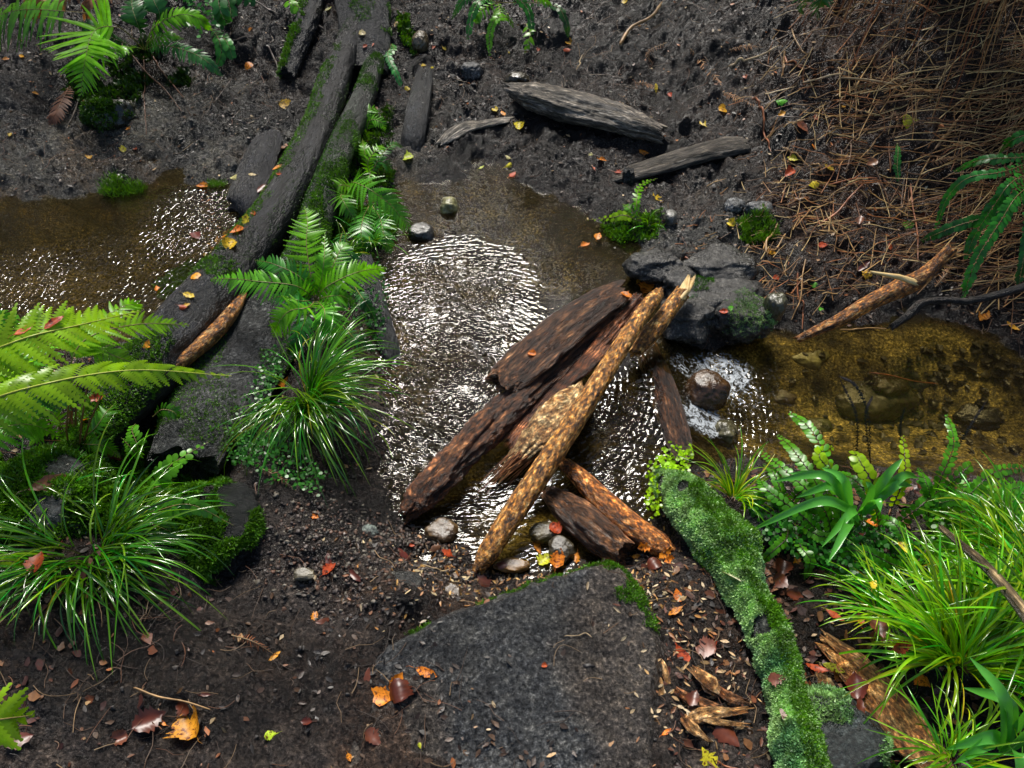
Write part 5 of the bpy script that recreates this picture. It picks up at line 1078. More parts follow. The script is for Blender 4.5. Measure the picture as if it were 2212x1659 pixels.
creeper('creeping_leaves', 'carpet of small green leaves at the right edge under the ferns', [(1980, 1060), (2230, 1040), (2260, 1300), (2100, 1300), (1980, 1220)], 1500, .012, (1.0, 1.1, .8), M['fmid'], .07, 16)
creeper('creeping_leaves', 'glossy leaves on the bank at the far left top', [(440, 0), (500, -10), (520, 60), (500, 130), (450, 140), (400, 90)], 500, .018, (1.6, 1.9, 1.8), M['fdark'], .10, 7)
creeper('creeping_leaves', 'small glossy leaves under the fern cluster beside the pool', [(700, 560), (820, 560), (840, 620), (830, 760), (780, 760), (740, 660)], 600, .009, (.8, 1.0, .7), M['fdark'], .08, 8)
# right lower ferns with rounded leaflets
c5 = [(1800, 1190, .06), (1900, 1160, .06), (2000, 1130, .05), (2130, 1160, .06), (1980, 1240, .07)]
FR = dict(kind='round', prof='strap', sag=.12, pw=.9)
def rf(L, w=17, n=24, col=(1, 1, 1), mt='fmid', **k): return w3(L, w, n, 'round', 'strap', bare=k.pop('bare', .12), sag=.12, col=col, mat=M[mt], stem=(.05, .03, .02), **k)
fern('button_fern', 'button fern with lime and dark fronds leaning over the right pool, behind the broad grass', [
    rf([c5[0], (1815, 1080, .20), (1760, 940, .24), (1705, 890, .22)], 20, 28, (1.1, 1.2, 1)),
    rf([c5[0], (1770, 1060, .20), (1720, 980, .22), (1680, 938, .18)], 18, 24),
    rf([c5[0], (1780, 1100, .18), (1700, 1020, .20), (1635, 970, .14)], 17, 24, (.9, 1, .8)),
    rf([c5[0], (1740, 1120, .16), (1660, 1060, .18), (1640, 1030, .15)], 17, 22, (.8, 1, .8)),
    rf([c5[1], (1890, 1060, .22), (1860, 1000, .26), (1845, 975, .25)], 24, 12, (1.2, 1.1, 1), 'flime'),
    rf([c5[0], (1800, 1040, .2), (1770, 985, .24), (1800, 965, .22)], 18, 20, (1.2, 1.1, .8), 'flime')], M['fmid'], ST)
fern('button_fern', 'button fern with one bright beaded upright frond near the pool edge', [
    rf([c5[1], (1935, 1080, .18), (1955, 1020, .24), (1950, 940, .26)], 17, 16, (1.3, 1.15, 1), 'flime', bare=.3),
    rf([c5[1], (1890, 1100, .18), (1850, 1040, .20), (1800, 1020, .16)], 18, 22, (.8, 1, .7)),
    rf([c5[1], (1850, 1120, .14), (1790, 1090, .15), (1740, 1110, .10)], 17, 22, (.8, .9, .7)),
    rf([c5[1], (1980, 1100, .16), (2030, 1060, .16), (2080, 1050, .12)], 18, 22, (.7, .9, .6))], M['fmid'], ST)
fern('button_fern', 'tall button fern with one frond rising at the right over the water', [
    rf([c5[2], (2030, 1040, .18), (2060, 960, .24), (2045, 895, .26)], 17, 26, (1.1, 1.2, .9)),
    rf([c5[2], (2080, 1080, .16), (2150, 1020, .2), (2230, 1010, .18)], 18, 24, (.9, 1, .7)),
    rf([c5[2], (2010, 1080, .16), (2000, 1040, .2), (1985, 1010, .18)], 17, 18, (.6, .8, .6)),
    rf([c5[2], (2060, 1130, .14), (2130, 1110, .16), (2220, 1120, .14)], 20, 24, (.8, .9, .6)),
    rf([c5[2], (2040, 1060, .14), (2090, 1010, .18), (2100, 1005, .16)], 17, 16, (.9, .9, .7))], M['fmid'], ST)
fern('button_fern', 'low spreading button fern at the right edge above the slanting stick', [
    rf([c5[3], (2150, 1110, .16), (2180, 1060, .2), (2230, 1050, .18)], 20, 20, (1, 1.1, .7)),
    rf([c5[3], (2160, 1180, .16), (2200, 1170, .18), (2260, 1190, .16)], 22, 20, (.9, 1, .7)),
    rf([c5[3], (2100, 1180, .18), (2060, 1170, .2), (2010, 1190, .15)], 22, 22, (1.1, 1.1, .8)),
    rf([c5[3], (2120, 1110, .16), (2080, 1080, .18), (2010, 1090, .15)], 20, 22, (.7, .9, .6)),
    rf([c5[3], (2110, 1220, .16), (2070, 1230, .18), (2030, 1225, .14)], 20, 20, (1.2, 1.2, .8)),
    rf([c5[3], (2150, 1230, .18), (2170, 1270, .18), (2160, 1310, .12)], 20, 20, (.9, 1, .7))], M['fmid'], ST)
fern('button_fern', 'shaded button fern under the broad leaved grass', [
    rf([c5[4], (1930, 1220, .14), (1860, 1190, .15), (1780, 1200, .08)], 18, 24, (.6, .8, .5)),
    rf([c5[4], (1960, 1180, .14), (1930, 1130, .16), (1880, 1120, .12)], 18, 22, (.7, .9, .6)),
    rf([c5[4], (2000, 1210, .14), (2040, 1180, .18), (2080, 1200, .14)], 18, 20, (1, 1.1, .7)),
    rf([c5[4], (1920, 1260, .12), (1850, 1250, .12), (1770, 1230, .06)], 16, 24, (.5, .7, .4)),
    rf([c5[4], (2010, 1260, .14), (2050, 1290, .14), (2090, 1330, .08)], 17, 20, (.7, .9, .5))], M['fmid'], ST)
c6 = [(1700, 1120, .06), (2180, 1350, .1), (1640, 1010, .04)]
fern('button_fern', 'button fern low between the spiky tuft and the broad leaved grass', [
    rf([c6[0], (1680, 1080, .12), (1640, 1075, .14), (1600, 1100, .10)], 15, 20, (.9, 1, .6)),
    rf([c6[0], (1720, 1070, .14), (1760, 1050, .16), (1800, 1060, .12)], 16, 22, (1.1, 1.1, .8)),
    rf([c6[0], (1690, 1070, .16), (1670, 1020, .18), (1650, 1000, .14)], 15, 20, (1, 1.1, .8)),
    rf([c6[0], (1700, 1160, .12), (1670, 1190, .12), (1640, 1220, .08)], 15, 20, (.8, .9, .5)),
    rf([c6[0], (1740, 1140, .12), (1780, 1160, .13), (1830, 1150, .10)], 16, 22, (1.2, 1.2, .8)),
    rf([c6[0], (1730, 1180, .12), (1750, 1210, .12), (1740, 1250, .07)], 15, 20, (.9, 1, .6))], M['fmid'], ST)
fern('button_fern', 'button fern crowding the right edge between the grass clumps', [
    rf([c6[1], (2150, 1290, .2), (2100, 1260, .2), (2040, 1270, .14)], 18, 24, (1.1, 1.1, .7)),
    rf([c6[1], (2180, 1260, .24), (2140, 1200, .24), (2090, 1190, .18)], 18, 24, (1, 1, .7)),
    rf([c6[1], (2200, 1250, .24), (2230, 1180, .24), (2220, 1120, .2)], 18, 24, (1.2, 1.1, .7)),
    rf([c6[1], (2130, 1340, .18), (2060, 1320, .18), (2000, 1340, .1)], 18, 24, (.9, 1, .6))], M['fmid'], ST)
fern('small_fern', 'finely cut yellow green fern under the stems of the large near fern', [
    w3([(150, 960, .18), (100, 930, .26), (50, 940, .26), (0, 985, .2)], 40, 22, 'comb', col=(1.3, 1.1, .8)),
    w3([(150, 960, .18), (120, 900, .28), (80, 880, .3), (20, 890, .26)], 40, 22, 'comb', col=(1.1, 1, .8)),
    w3([(150, 960, .18), (200, 930, .26), (230, 890, .28), (250, 870, .24)], 30, 20, 'comb', col=(.9, 1, .8)),
    w3([(150, 960, .18), (190, 960, .24), (230, 965, .22), (260, 990, .17)], 26, 18, 'comb', col=(1.1, 1, .7))], M['fmid'], ST)
for k, (L, lab) in enumerate([([(1850, 1000, .12), (1850, 900, .26), (1815, 820, .34)], 'leftmost'), ([(1880, 1000, .12), (1876, 900, .28), (1850, 835, .36), (1812, 812, .38)], 'longest'), ([(1880, 1000, .12), (1870, 900, .26), (1885, 855, .3)], 'shortest'), ([(1948, 990, .12), (1945, 920, .2), (1955, 880, .25)], 'upright'), ([(2050, 1000, .15), (2090, 930, .24), (2130, 868, .3)], 'rightmost')][:]):
    fern('fertile_frond', 'thin black dry fern frond over the right pool, the %s of five' % lab, [w3(L, 7, 26, 'strap', 'strap', bare=.1, sweep=.7, pw=.5, mat=M['fblack'], stem=(.03, .02, .015), sr=.0012)], M['fblack'], ST, group='dry black fronds over the right pool')
# right bank fern, dark teal strings
fern('beaded_fern', 'dark glossy fern with long beaded fronds hanging at the right edge', [
    fr([(2250, 340, .1), (2170, 370, .24), (2090, 385, .22), (2045, 430, .14), (2020, 500, .04)], 13, 34, 'round', 'strap', bare=.1, sag=.1, col=(1.2, 1.8, 1.6)),
    fr([(2260, 360, .1), (2190, 390, .26), (2150, 440, .22), (2105, 510, .12), (2085, 560, .05)], 16, 34, 'round', 'strap', bare=.1, sag=.1, col=(1.2, 1.8, 1.2)),
    fr([(2260, 380, .1), (2200, 420, .24), (2160, 480, .22), (2110, 560, .15), (2080, 645, .06)], 20, 40, 'round', 'strap', bare=.1, sag=.1, col=(1.3, 1.9, .9)),
    fr([(2260, 330, .1), (2200, 340, .2), (2120, 345, .18), (2060, 370, .08)], 14, 28, 'round', 'strap', bare=.1, sag=.1, col=(.9, 1.3, .8)),
    fr([(2270, 400, .1), (2230, 450, .2), (2215, 540, .15), (2200, 620, .05)], 18, 30, 'round', 'strap', bare=.1, sag=.1, col=(.7, 1, .7)),
    fr([(2280, 300, .1), (2240, 290, .2), (2190, 300, .18), (2160, 330, .1)], 16, 24, 'round', 'strap', bare=.1, sag=.1, col=(.9, 1.4, .6)),
    fr([(2260, 400, .1), (2150, 460, .14), (2060, 490, .12), (1990, 520, .03)], 16, 30, 'round', 'strap', bare=.1, sag=.1, col=(.6, .9, .7))], M['fdark'], ST)
fern('single_frond', 'single small upright green frond among the straw on the right bank', [fr([(1942, 392, .0), (1938, 360, .03), (1940, 330, .05), (1938, 308, .05)], 11, 16, 'round', 'lance', bare=.05, col=(1.2, 1.5, 1.2))], M['fdark'], ST)
fern('drooping_fern', 'dim blue green fern hanging from the top edge over the straw bank', [fr([(1790, -60, .2), (1780, -20, .25), (1770, 15, .2), (1765, 45, .1)], 30, 20, 'comb', 'lance', bare=.1, sag=.1, col=(.8, 1.0, 1.2)), fr([(1760, -60, .2), (1745, -20, .22), (1735, 15, .15), (1730, 30, .1)], 24, 16, 'comb', 'lance', bare=.1, sag=.1, col=(.7, .9, 1))], M['fdark'], ST)
# plants at the pool corner
fern('waterside_plant', 'bright little leafy plant at the pool corner under the short post', [fr([(1385, 480, .0), (1350, 465, .05), (1320, 470, .05), (1265, 475, .01)], 13, 12, 'round', 'lance', bare=.05, col=(1, 1, 1), mat=M['flime']), fr([(1385, 480, .0), (1375, 440, .06), (1385, 400, .06), (1420, 385, .03)], 11, 12, 'tooth', 'lance', bare=.2, mat=M['fbright']), fr([(1385, 480, .0), (1360, 450, .05), (1345, 440, .02)], 12, 10, 'tooth', 'lance', mat=M['fmid'])], M['flime'], ST)

# ------------------------------------------------------------------ grasses
M['gdark'] = leafmat('glossy_grass', (0.065, 0.210, 0.006), rough=0.14, trans=0.3, var=0.25, vscale=20, spec=0.9)
M['glime'] = leafmat('lime_grass', (0.160, 0.380, 0.008), rough=0.18, trans=0.4, var=0.25, vscale=20, spec=0.7)
M['gdry'] = leafmat('dry_grass', (0.35, 0.24, 0.09), rough=0.5, trans=0.2, var=0.3)
t1 = Z(662, 872, .14)
tussock('grass_tussock', 'glossy dark green tussock with arching blades beside the rippled pool', t1, 300, .33, M['gdark'], (1, 1, 1), seed=1, w=.0042, el=(.35, 1.45), bend=(1.1, 2.6), az=(.15, 3.9), dead=34)
t2 = Z(195, 1200, .22)
tussock('grass_tussock', 'large glossy tussock spilling forward in the lower left', t2, 380, .31, M['gdark'], (1.15, 1.1, 1), seed=2, w=.0046, el=(.2, 1.4), bend=(1.0, 2.4), az=(.5, 5.2), dead=60, rad=.07)
t3 = Z(2080, 1440, .17)
tussock('grass_tussock', 'bright lime grass clump fanning out at the lower right', t3, 430, .28, M['glime'], (1.15, 1.1, 1), seed=3, w=.0062, el=(.2, 1.3), bend=(.5, 1.6), az=(-1.45, 2.5), dead=40, rad=.05)
t4 = Z(2260, 1330, .2)
tussock('grass_tussock', 'lime grass clump cut off by the right edge behind the slanting stick', t4, 260, .29, M['glime'], (.9, .95, 1), seed=4, w=.006, el=(.2, 1.3), bend=(.5, 1.6), dead=6, rad=.05)
t5 = Z(1585, 1075, .12)
tussock('grass_tuft', 'small spiky tuft with straw coloured lower blades behind the mossy log', t5, 55, .17, M['glime'], (.9, .9, .8), seed=5, w=.0035, el=(.4, 1.4), bend=(.5, 1.6), az=(-1.3, 2.6), dead=26, rad=.015)
tussock('grass_tussock', 'lime grass clump between the button ferns at the right edge', Z(2170, 1190, .14), 150, .24, M['glime'], (.9, .95, .9), seed=31, w=.005, el=(.3, 1.4), bend=(.6, 1.8), dead=14, rad=.04)
tussock('grass_tuft', 'small lime tuft left of the bright fanning clump', Z(1905, 1330, .15), 70, .17, M['glime'], (.95, 1, .9), seed=32, w=.004, el=(.3, 1.4), bend=(.6, 1.8), dead=12, rad=.025)
tussock('grass_tuft', 'low green tuft in the lower right corner by the broad leaves', Z(2060, 1640, .2), 90, .16, M['glime'], (.8, .9, .9), seed=33, w=.004, el=(.3, 1.4), bend=(.6, 1.8), dead=16, rad=.03)
tussock('grass_tuft', 'dark green tuft behind the left tussock under the small ferns', Z(120, 1085, .24), 80, .18, M['gdark'], (1.2, 1.2, 1), seed=34, w=.0035, el=(.3, 1.4), bend=(.8, 2.2), dead=14, rad=.03)
tussock('grass_tuft', 'tiny tuft of grass at the pool corner', G(1400, 490, 0), 16, .10, M['glime'], (1, 1, .8), seed=6, w=.0035, dead=0, rad=.01)
tussock('grass_tuft', 'fine grass between the ferns on the island', Z(735, 560, .08), 40, .14, M['glime'], (1, .9, .6), seed=7, w=.003, dead=2, rad=.03)
tussock('grass_tuft', 'fine drooping grass at the far left of the vivid fern', Z(800, 520, .08), 40, .16, M['gdark'], (1.4, 1.3, .8), seed=17, w=.003, dead=2, rad=.03)
def broad_grass(name, label, tips, root, h, mat, w, seed):
    e = empty(name, Z(*root, h)); tag(e, label, 'broad leaved grass'); q = np.random.default_rng(seed)
    for k, (u, v, z, m) in enumerate(tips):
        a = Z(*root, h) + q.normal(size=3) * [.008, .008, 0]; b = Z(u, v, z); mid = (a + b) / 2 + np.array([0, 0, m])
        P = catmull([a, a * .6 + mid * .4 + np.array([0, 0, m * .25]), mid, b], 22); T, S, N = frames(P, (0, -.5, 1)); n = len(P)
        ww = w * np.interp(np.linspace(0, 1, n), [0, .2, .55, .85, 1], [.55, .8, 1, .6, .04])
        V = np.stack([P - S * ww[:, None] * .5 + N * ww[:, None] * .14, P - S * ww[:, None] * .25, P, P + S * ww[:, None] * .25, P + S * ww[:, None] * .5 + N * ww[:, None] * .14], 1)
        mb = MB(); mb.add(V, Q=grid_faces(n, 5), col=np.array([1, 1, 1]) * q.uniform(.8, 1.3)); mb.build('leaf', mat, e)
    return e
M['broad'] = leafmat('broad_grass', (0.110, 0.430, 0.050), rough=0.22, trans=0.38, var=0.15, vscale=15, spec=0.7)
broad_grass('broad_leaved_grass', 'tall broad leaved bright green grass behind the mossy log on the right', [(1612, 1150, .14, .10), (1668, 1040, .22, .09), (1720, 1075, .20, .06), (1775, 1010, .28, .05), (1788, 1216, .24, .04), (1700, 1022, .22, .06)], (1835, 1110), .17, M['broad'], .024, 3)
broad_grass('broad_leaved_grass', 'second broad leaved green grass standing right of the first, its leaves crossing the beaded frond', [(1984, 1032, .22, .08), (1950, 990, .30, .05), (1902, 1105, .26, .05), (1970, 1050, .24, .06), (1775, 1182, .22, .05), (1870, 1040, .28, .04)], (1868, 1110), .17, M['broad'], .022, 4)
broad_grass('broad_leaved_grass', 'broad leaved pale green grass cut off by the lower right corner', [(2095, 1420, .34, .06), (2080, 1485, .26, .08), (2230, 1500, .32, .06), (2060, 1650, .2, .04), (2240, 1560, .3, .04), (2200, 1690, .24, .04), (2040, 1620, .2, .05)], (2165, 1615), .2, M['broad'], .026, 5)
# ------------------------------------------------------------------ the tree fern standing behind the straw bank; unseen crown added to shade the corner
def tree_fern():
    b = G(2030, -60, 0, False); e = empty('tree_fern', b); tag(e, 'tree fern at the top right edge with a skirt of dead hanging stalks and an unseen crown added for shade', 'tree fern')
    q = np.random.default_rng(77); top = b + np.array([.1, .15, 1.9])
    P = np.array([b + np.array([0, 0, -.1]), b + np.array([.02, .04, .7]), b + np.array([.06, .1, 1.4]), top])
    mb = MB(); add_log(mb, log_geo(P, np.array([.13, .10, .09, .09]), nar=32, step=.02, lump=.15, furrow=.25, seed=5)); mb.build('trunk', M['darkbark'], e)
    mb = MB()
    for k in range(170):
        a = q.uniform(0, 6.28); r0 = .10; r1 = q.uniform(.15, .75); d = np.array([math.cos(a), math.sin(a), 0]); z0 = q.uniform(.6, 1.7); p0 = b + d * r0 + np.array([0, 0, z0]); gx = b[:2] + d[:2] * r1
        p2 = np.array([gx[0], gx[1], float(HD(gx[0], gx[1])) + .01]); mid = (p0 + p2) / 2 + d * q.uniform(.02, .15)
        tube(mb, catmull([p0, mid, p2], 9), q.uniform(.0018, .004), 5, pal[q.integers(0, 5)] * q.uniform(.6, 1.2), .5)
    mb.build('dead_skirt', M['straw'], e)
    for k in range(8):
        a = -1.3 + k / 8 * 3.6 + q.normal() * .1; L = q.uniform(1.5, 2.1); d = np.array([math.cos(a), math.sin(a), 0])
        c = [top, top + d * L * .3 + np.array([0, 0, .38]), top + d * L * .65 + np.array([0, 0, .40]), top + d * L + np.array([0, 0, .05])]
        mb = MB(); st = MB(); frond(mb, st, c, .34, 34, 'comb', 'lance', bare=.12, sag=.12, sr=.007, seed=k, up=(0, 0, 1))
        o = mb.build('frond', M['fmid'], e, origin=top); st.build('stalk', ST, o, origin=top)
pal = np.array([[.36, .15, .055], [.50, .25, .09], [.20, .085, .035], [.60, .38, .16], [.42, .13, .045]])
M['straw'] = surf('dead_straw', [(0.3, (0.35, 0.30, 0.25)), (0.55, (0.9, 0.85, 0.8)), (0.7, (1.3, 1.2, 1.1))], scale=30, rough=(0.3, 0.6), bump=0.001, spec=0.4)
tree_fern()

# ------------------------------------------------------------------ unseen leaves added all round the stream to block the low sky
def forest():
    q = np.random.default_rng(91); n = 9000
    a = q.uniform(0, 2 * np.pi, n); r = q.uniform(6.0, 8.5, n); x = r * np.sin(a) * .9; y = 1.5 + r * np.cos(a)
    z = H(x, y) * 0 + q.uniform(-.2, 5.2, n) * np.where(y > 1, 1.0, 1.25)
    ok = fbm3(x * .6, y * .6, z * .6, 3, 4) > -.25; x, y, z = x[ok], y[ok], z[ok]; n = len(x)
    D = nrm(q.normal(size=(n, 3)) + [0, 0, -.3]); A = nrm(np.cross(D, q.normal(size=(n, 3)))); N = np.cross(D, A); s = q.uniform(.12, .32, (n, 1)); P = np.stack([x, y, z], 1)
    V = np.stack([P, P + D * s * .4 + A * s * .22 + N * s * .05, P + D * s, P + D * s * .4 - A * s * .22 + N * s * .05], 1)
    i = np.arange(n) * 4; mb = MB(); mb.add(V, Q=np.stack([i, i + 1, i + 2, i + 3], 1), col=np.repeat(q.uniform(.4, 1.4, (n, 1)) * np.ones(3), 4, 0))
    o = mb.build('sky_blocking_leaves', M['fdark'], origin=(0, 0, 0)); tag(o, 'unseen dark leaves added around the stream to block the low sky', 'foliage', kind='stuff')
forest()

def canopy():
    """unseen leafy branches added above the far bank to shade it"""
    q = np.random.default_rng(93); n = 5200
    x = q.uniform(-5, 5, n); y = q.uniform(4.3, 8.5, n); z = 3.3 + .35 * fbm2(x, y, 2, 5) + q.normal(size=n) * .25
    y0 = np.interp(x, [-5, -1.6, -.6, .8, 1.8, 5], [4.5, 5.2, 6.0, 6.0, 5.0, 4.2])  # added leaves reach nearer at the sides to shade the upper corners
    ok = (y > y0) & (fbm2(x * 1.1, y * 1.1, 3, 8) > -.10); x, y, z = x[ok], y[ok], z[ok]; n = len(x)
    D = nrm(q.normal(size=(n, 3)) * [1, 1, .4]); A = nrm(np.cross(D, [0, 0, 1.0] + q.normal(size=(n, 3)) * .4)); s = q.uniform(.10, .26, (n, 1)); P = np.stack([x, y, z], 1)
    V = np.stack([P, P + D * s * .4 + A * s * .24, P + D * s, P + D * s * .4 - A * s * .24], 1)
    i = np.arange(n) * 4; mb = MB(); mb.add(V, Q=np.stack([i, i + 1, i + 2, i + 3], 1), col=np.repeat(q.uniform(.4, 1.4, (n, 1)) * np.ones(3), 4, 0))
    o = mb.build('shade_canopy', M['fdark'], origin=(0, 0, 0)); tag(o, 'unseen leafy canopy added to shade the far bank', 'foliage', kind='stuff')
canopy()
# ------------------------------------------------------------------ litter: what nobody could count
M['straw'] = surf('dead_straw', [(0.3, (0.35, 0.30, 0.25)), (0.55, (0.9, 0.85, 0.8)), (0.7, (1.3, 1.2, 1.1))], scale=30, rough=(0.3, 0.6), bump=0.001, spec=0.4)
M['bits'] = surf('wet_litter', [(0.3, (0.5, 0.5, 0.5)), (0.7, (1.2, 1.2, 1.2))], scale=60, rough=(0.3, 0.6), bump=0.002, spec=0.4)

def strands(mb, x, y, az, ln, r, col, q, nseg=6, lift=.004, bow=.07, m=4, arch=0.0, pitch=0.0):
    n = len(x); t = np.linspace(-.5, .5, nseg + 1)
    b = q.normal(size=n) * bow; kx = q.normal(size=n) * bow * .5
    d = np.stack([np.cos(az), np.sin(az)], 1); p = np.stack([-np.sin(az), np.cos(az)], 1)
    off = b[:, None] * (t[None] ** 2) + kx[:, None] * np.sin(t[None] * 9) * .1
    X = x[:, None] + (d[:, :1] * t[None] + p[:, :1] * off) * ln[:, None]; Y = y[:, None] + (d[:, 1:] * t[None] + p[:, 1:] * off) * ln[:, None]
    Zc = SURF(X, Y).mean(1); sl = (H(X[:, -1], Y[:, -1]) - H(X[:, 0], Y[:, 0]))
    Zz = np.maximum(SURF(X, Y), Zc[:, None] + sl[:, None] * t[None]) * .5 + (Zc[:, None] + sl[:, None] * t[None]) * .5 + lift * (1 + q.random(n)[:, None] * 2) + arch * ln[:, None] * (.25 - t[None] ** 2) + (pitch * q.normal(size=n))[:, None] * ln[:, None] * t[None] * .1
    P = np.stack([X, Y, Zz], -1)
    T = nrm(np.gradient(P, axis=1)); S = nrm(np.cross(T, [0, 0, 1.0])); N = np.cross(S, T)
    th = np.linspace(0, 2 * np.pi, m, endpoint=False); rr = (r[:, None] * np.linspace(1, .55, nseg + 1)[None])[..., None, None]
    V = P[:, :, None] + rr * (S[:, :, None] * np.cos(th)[None, None, :, None] + N[:, :, None] * np.sin(th)[None, None, :, None])
    i = np.arange(n * (nseg + 1) * m).reshape(n, nseg + 1, m); j = np.roll(i, -1, 2)
    Q = np.stack([i[:, :-1], i[:, 1:], j[:, 1:], j[:, :-1]], -1).reshape(-1, 4)
    mb.add(V, Q=Q, col=np.repeat(col, (nseg + 1) * m, 0))

onblk = lambda x, y: np.where((y < .95) & (seg_sdf(x, y, BLKP) < 0) & (np.hypot(x - BLKP[6][0], y - BLKP[6][1]) < .42), .22, 1.0)
def sample(n, fn, box, seed):
    q = np.random.default_rng(seed); x = q.uniform(box[0], box[1], n * 3); y = q.uniform(box[2], box[3], n * 3)
    ok = q.random(n * 3) < fn(x, y) * onblk(x, y); return x[ok][:n], y[ok][:n], q
land = lambda x, y: (bil(_SD, x, y) > .015)
def strawd(x, y):
    w = x - .42 * (y - 2.1) + .25 * fbm2(x * 3, y * 3, 3, 70)
    return np.clip(ss(.45, 1.25, w), 0, 1) * (.25 + .75 * (fbm2(x * 3.5 + 2, y * 3.5, 3, 170) > -.12)) * ss(.02, .2, bil(_SD, x, y)) * (y > YC(x)) * ss(7, 5.5, y)
# the thatch of dead straw on the right bank
x, y, q = sample(17000, lambda x, y: strawd(x, y), (.3, 4.6, 1.8, 6.5), 5)
n = len(x); az = np.where(q.random(n) < .55, q.normal(.1, .35, n), np.where(q.random(n) < .6, q.normal(.9, .4, n), q.uniform(0, 3.14, n)))
pal = np.array([[.38, .20, .07], [.56, .35, .13], [.16, .08, .035], [.70, .52, .24], [.42, .17, .06]])
c = pal[q.integers(0, 5, n)] * q.uniform(.5, 1.3, (n, 1))
mb = MB(); strands(mb, x, y, az, q.uniform(.03, .22, n) * ss(.3, 1.5, x - .2) + .03, q.uniform(.0008, .0026, n), c, q, lift=.006, arch=.10)
o = mb.build('straw_litter', M['straw']); tag(o, 'thick litter of brown straw over the right bank', 'straw', kind='stuff')
x, y, q = sample(3500, lambda x, y: strawd(x, y) * ss(1.2, 2.2, x - .3 * (y - 2.5)), (1.0, 4.6, 2.0, 6.5), 6)
n = len(x); az = q.normal(.05 + .25 * (x - 2), .3, n); c = pal[q.integers(0, 5, n)] * q.uniform(.5, 1.3, (n, 1))
mb = MB(); strands(mb, x, y, az, q.uniform(.2, .55, n), q.uniform(.001, .0026, n), c, q, nseg=9, lift=.02, arch=.14, bow=.16)
o = mb.build('straw_thatch', M['straw']); tag(o, 'long tangled dead fern stalks at the upper right', 'straw', kind='stuff')
# small debris everywhere on the mud
def bits(n, fn, box, seed, size, pal, name, label, asp=.5, curl=.3):
    x, y, q = sample(n, fn, box, seed); n = len(x); z = SURF(x, y) + .001; k = q.integers(0, len(pal), n)
    s = size * q.uniform(.35, 1.3, n) ; az = q.uniform(0, 6.28, n); D = nrm(np.stack([np.cos(az), np.sin(az), q.normal(size=n) * .25], 1)); up = nrm(np.array([0, -.1, 1.0]) + q.normal(size=(n, 3)) * .35); A = nrm(np.cross(up, D))
    t = np.array([0, .33, .66, 1]); wv = np.array([.25, 1, .85, .1]); P = np.stack([x, y, z + s * .08], 1)
    V = np.stack([P[:, None] + D[:, None] * ((t - .5)[None, :, None] * s[:, None, None]) + A[:, None] * (e * wv[None, :, None] * s[:, None, None] * asp * .5 * q.uniform(.6, 1.3, (n, 4, 1))) + up[:, None] * (abs(e) * curl * s[:, None, None] * .3 * q.uniform(-.3, 1, (n, 1, 1))) for e in (-1, 0, 1)], 2)
    idx = np.arange(n * 12).reshape(n, 4, 3); Q = np.concatenate([np.stack([idx[:, :-1, e], idx[:, 1:, e], idx[:, 1:, e + 1], idx[:, :-1, e + 1]], -1).reshape(-1, 4) for e in (0, 1)])
    mb = MB(); mb.add(V, Q=Q, col=np.repeat(np.array(pal)[k] * q.uniform(.5, 1.5, (n, 1)), 12, 0)); o = mb.build(name, M['bits']); tag(o, label, 'litter', kind='stuff')
DK = [(.030, .018, .012), (.055, .030, .018), (.020, .016, .014), (.08, .045, .025), (.05, .045, .04)]
LT = [(.25, .13, .05), (.35, .22, .10), (.16, .07, .035), (.45, .33, .18), (.30, .10, .03)]
vis = (-3.2, 3.2, .35, 5.2)
bits(15000, lambda x, y: land(x, y) * .9 * (.2 + .8 * (fbm2(x * 2.5, y * 2.5, 3, 412) > -.1)) * (np.abs(x) < .6 + .75 * y), vis, 11, .016, DK, 'leaf_crumbs', 'dark rotted leaf crumbs over the mud')
bits(3400, lambda x, y: land(x, y) * (.25 + .75 * (fbm2(x * 3, y * 3, 3, 12) > 0)) * (np.abs(x) < .6 + .75 * y), vis, 12, .016, LT, 'leaf_crumbs', 'tan and russet leaf crumbs scattered over the banks')
bits(1700, lambda x, y: land(x, y) * ss(.35, 1.0, np.abs(x + .2)) * (y < 1.3), (-1.2, 1.4, .35, 1.3), 13, .022, [(.07, .018, .008), (.10, .03, .01), (.05, .015, .01), (.14, .06, .02)], 'leaf_crumbs', 'reddish wet leaf pieces in the near litter', asp=.7)
a = Z(1180, 1240, .05)
bits(700, lambda x, y: ss(.30, .08, np.hypot((x - a[0]) * .6, y - a[1])) * land(x, y) * (seg_sdf(x, y, BLKP) > 0), (a[0] - .5, a[0] + .5, a[1] - .2, a[1] + .2), 14, .014, [(.35, .16, .04), (.5, .28, .08), (.2, .08, .02), (.5, .38, .2)], 'bark_crumbs', 'orange bark crumbs around the foot of the logs', asp=.35)
a = Z(1500, 1450, .15)
bits(650, lambda x, y: ss(.30, .05, np.hypot((x - a[0]) * 1.4, (y - a[1]) * .8)) * land(x, y), (a[0] - .3, a[0] + .3, a[1] - .4, a[1] + .4), 15, .016, [(.45, .28, .12), (.55, .42, .25), (.25, .10, .03), (.12, .04, .02)], 'wood_crumbs', 'pale wood crumbs around the splinter heap', asp=.35)
x, y, q = sample(6500, lambda x, y: land(x, y) * .8 * (.15 + .85 * (fbm2(x * 2.5, y * 2.5, 3, 312) > -.05)) * (np.abs(x) < .6 + .75 * y), vis, 21); n = len(x); c = np.array([[.12, .07, .04], [.05, .03, .02], [.28, .19, .10], [.18, .08, .04], [.03, .022, .018]])[q.integers(0, 5, n)] * q.uniform(.5, 1.3, (n, 1))
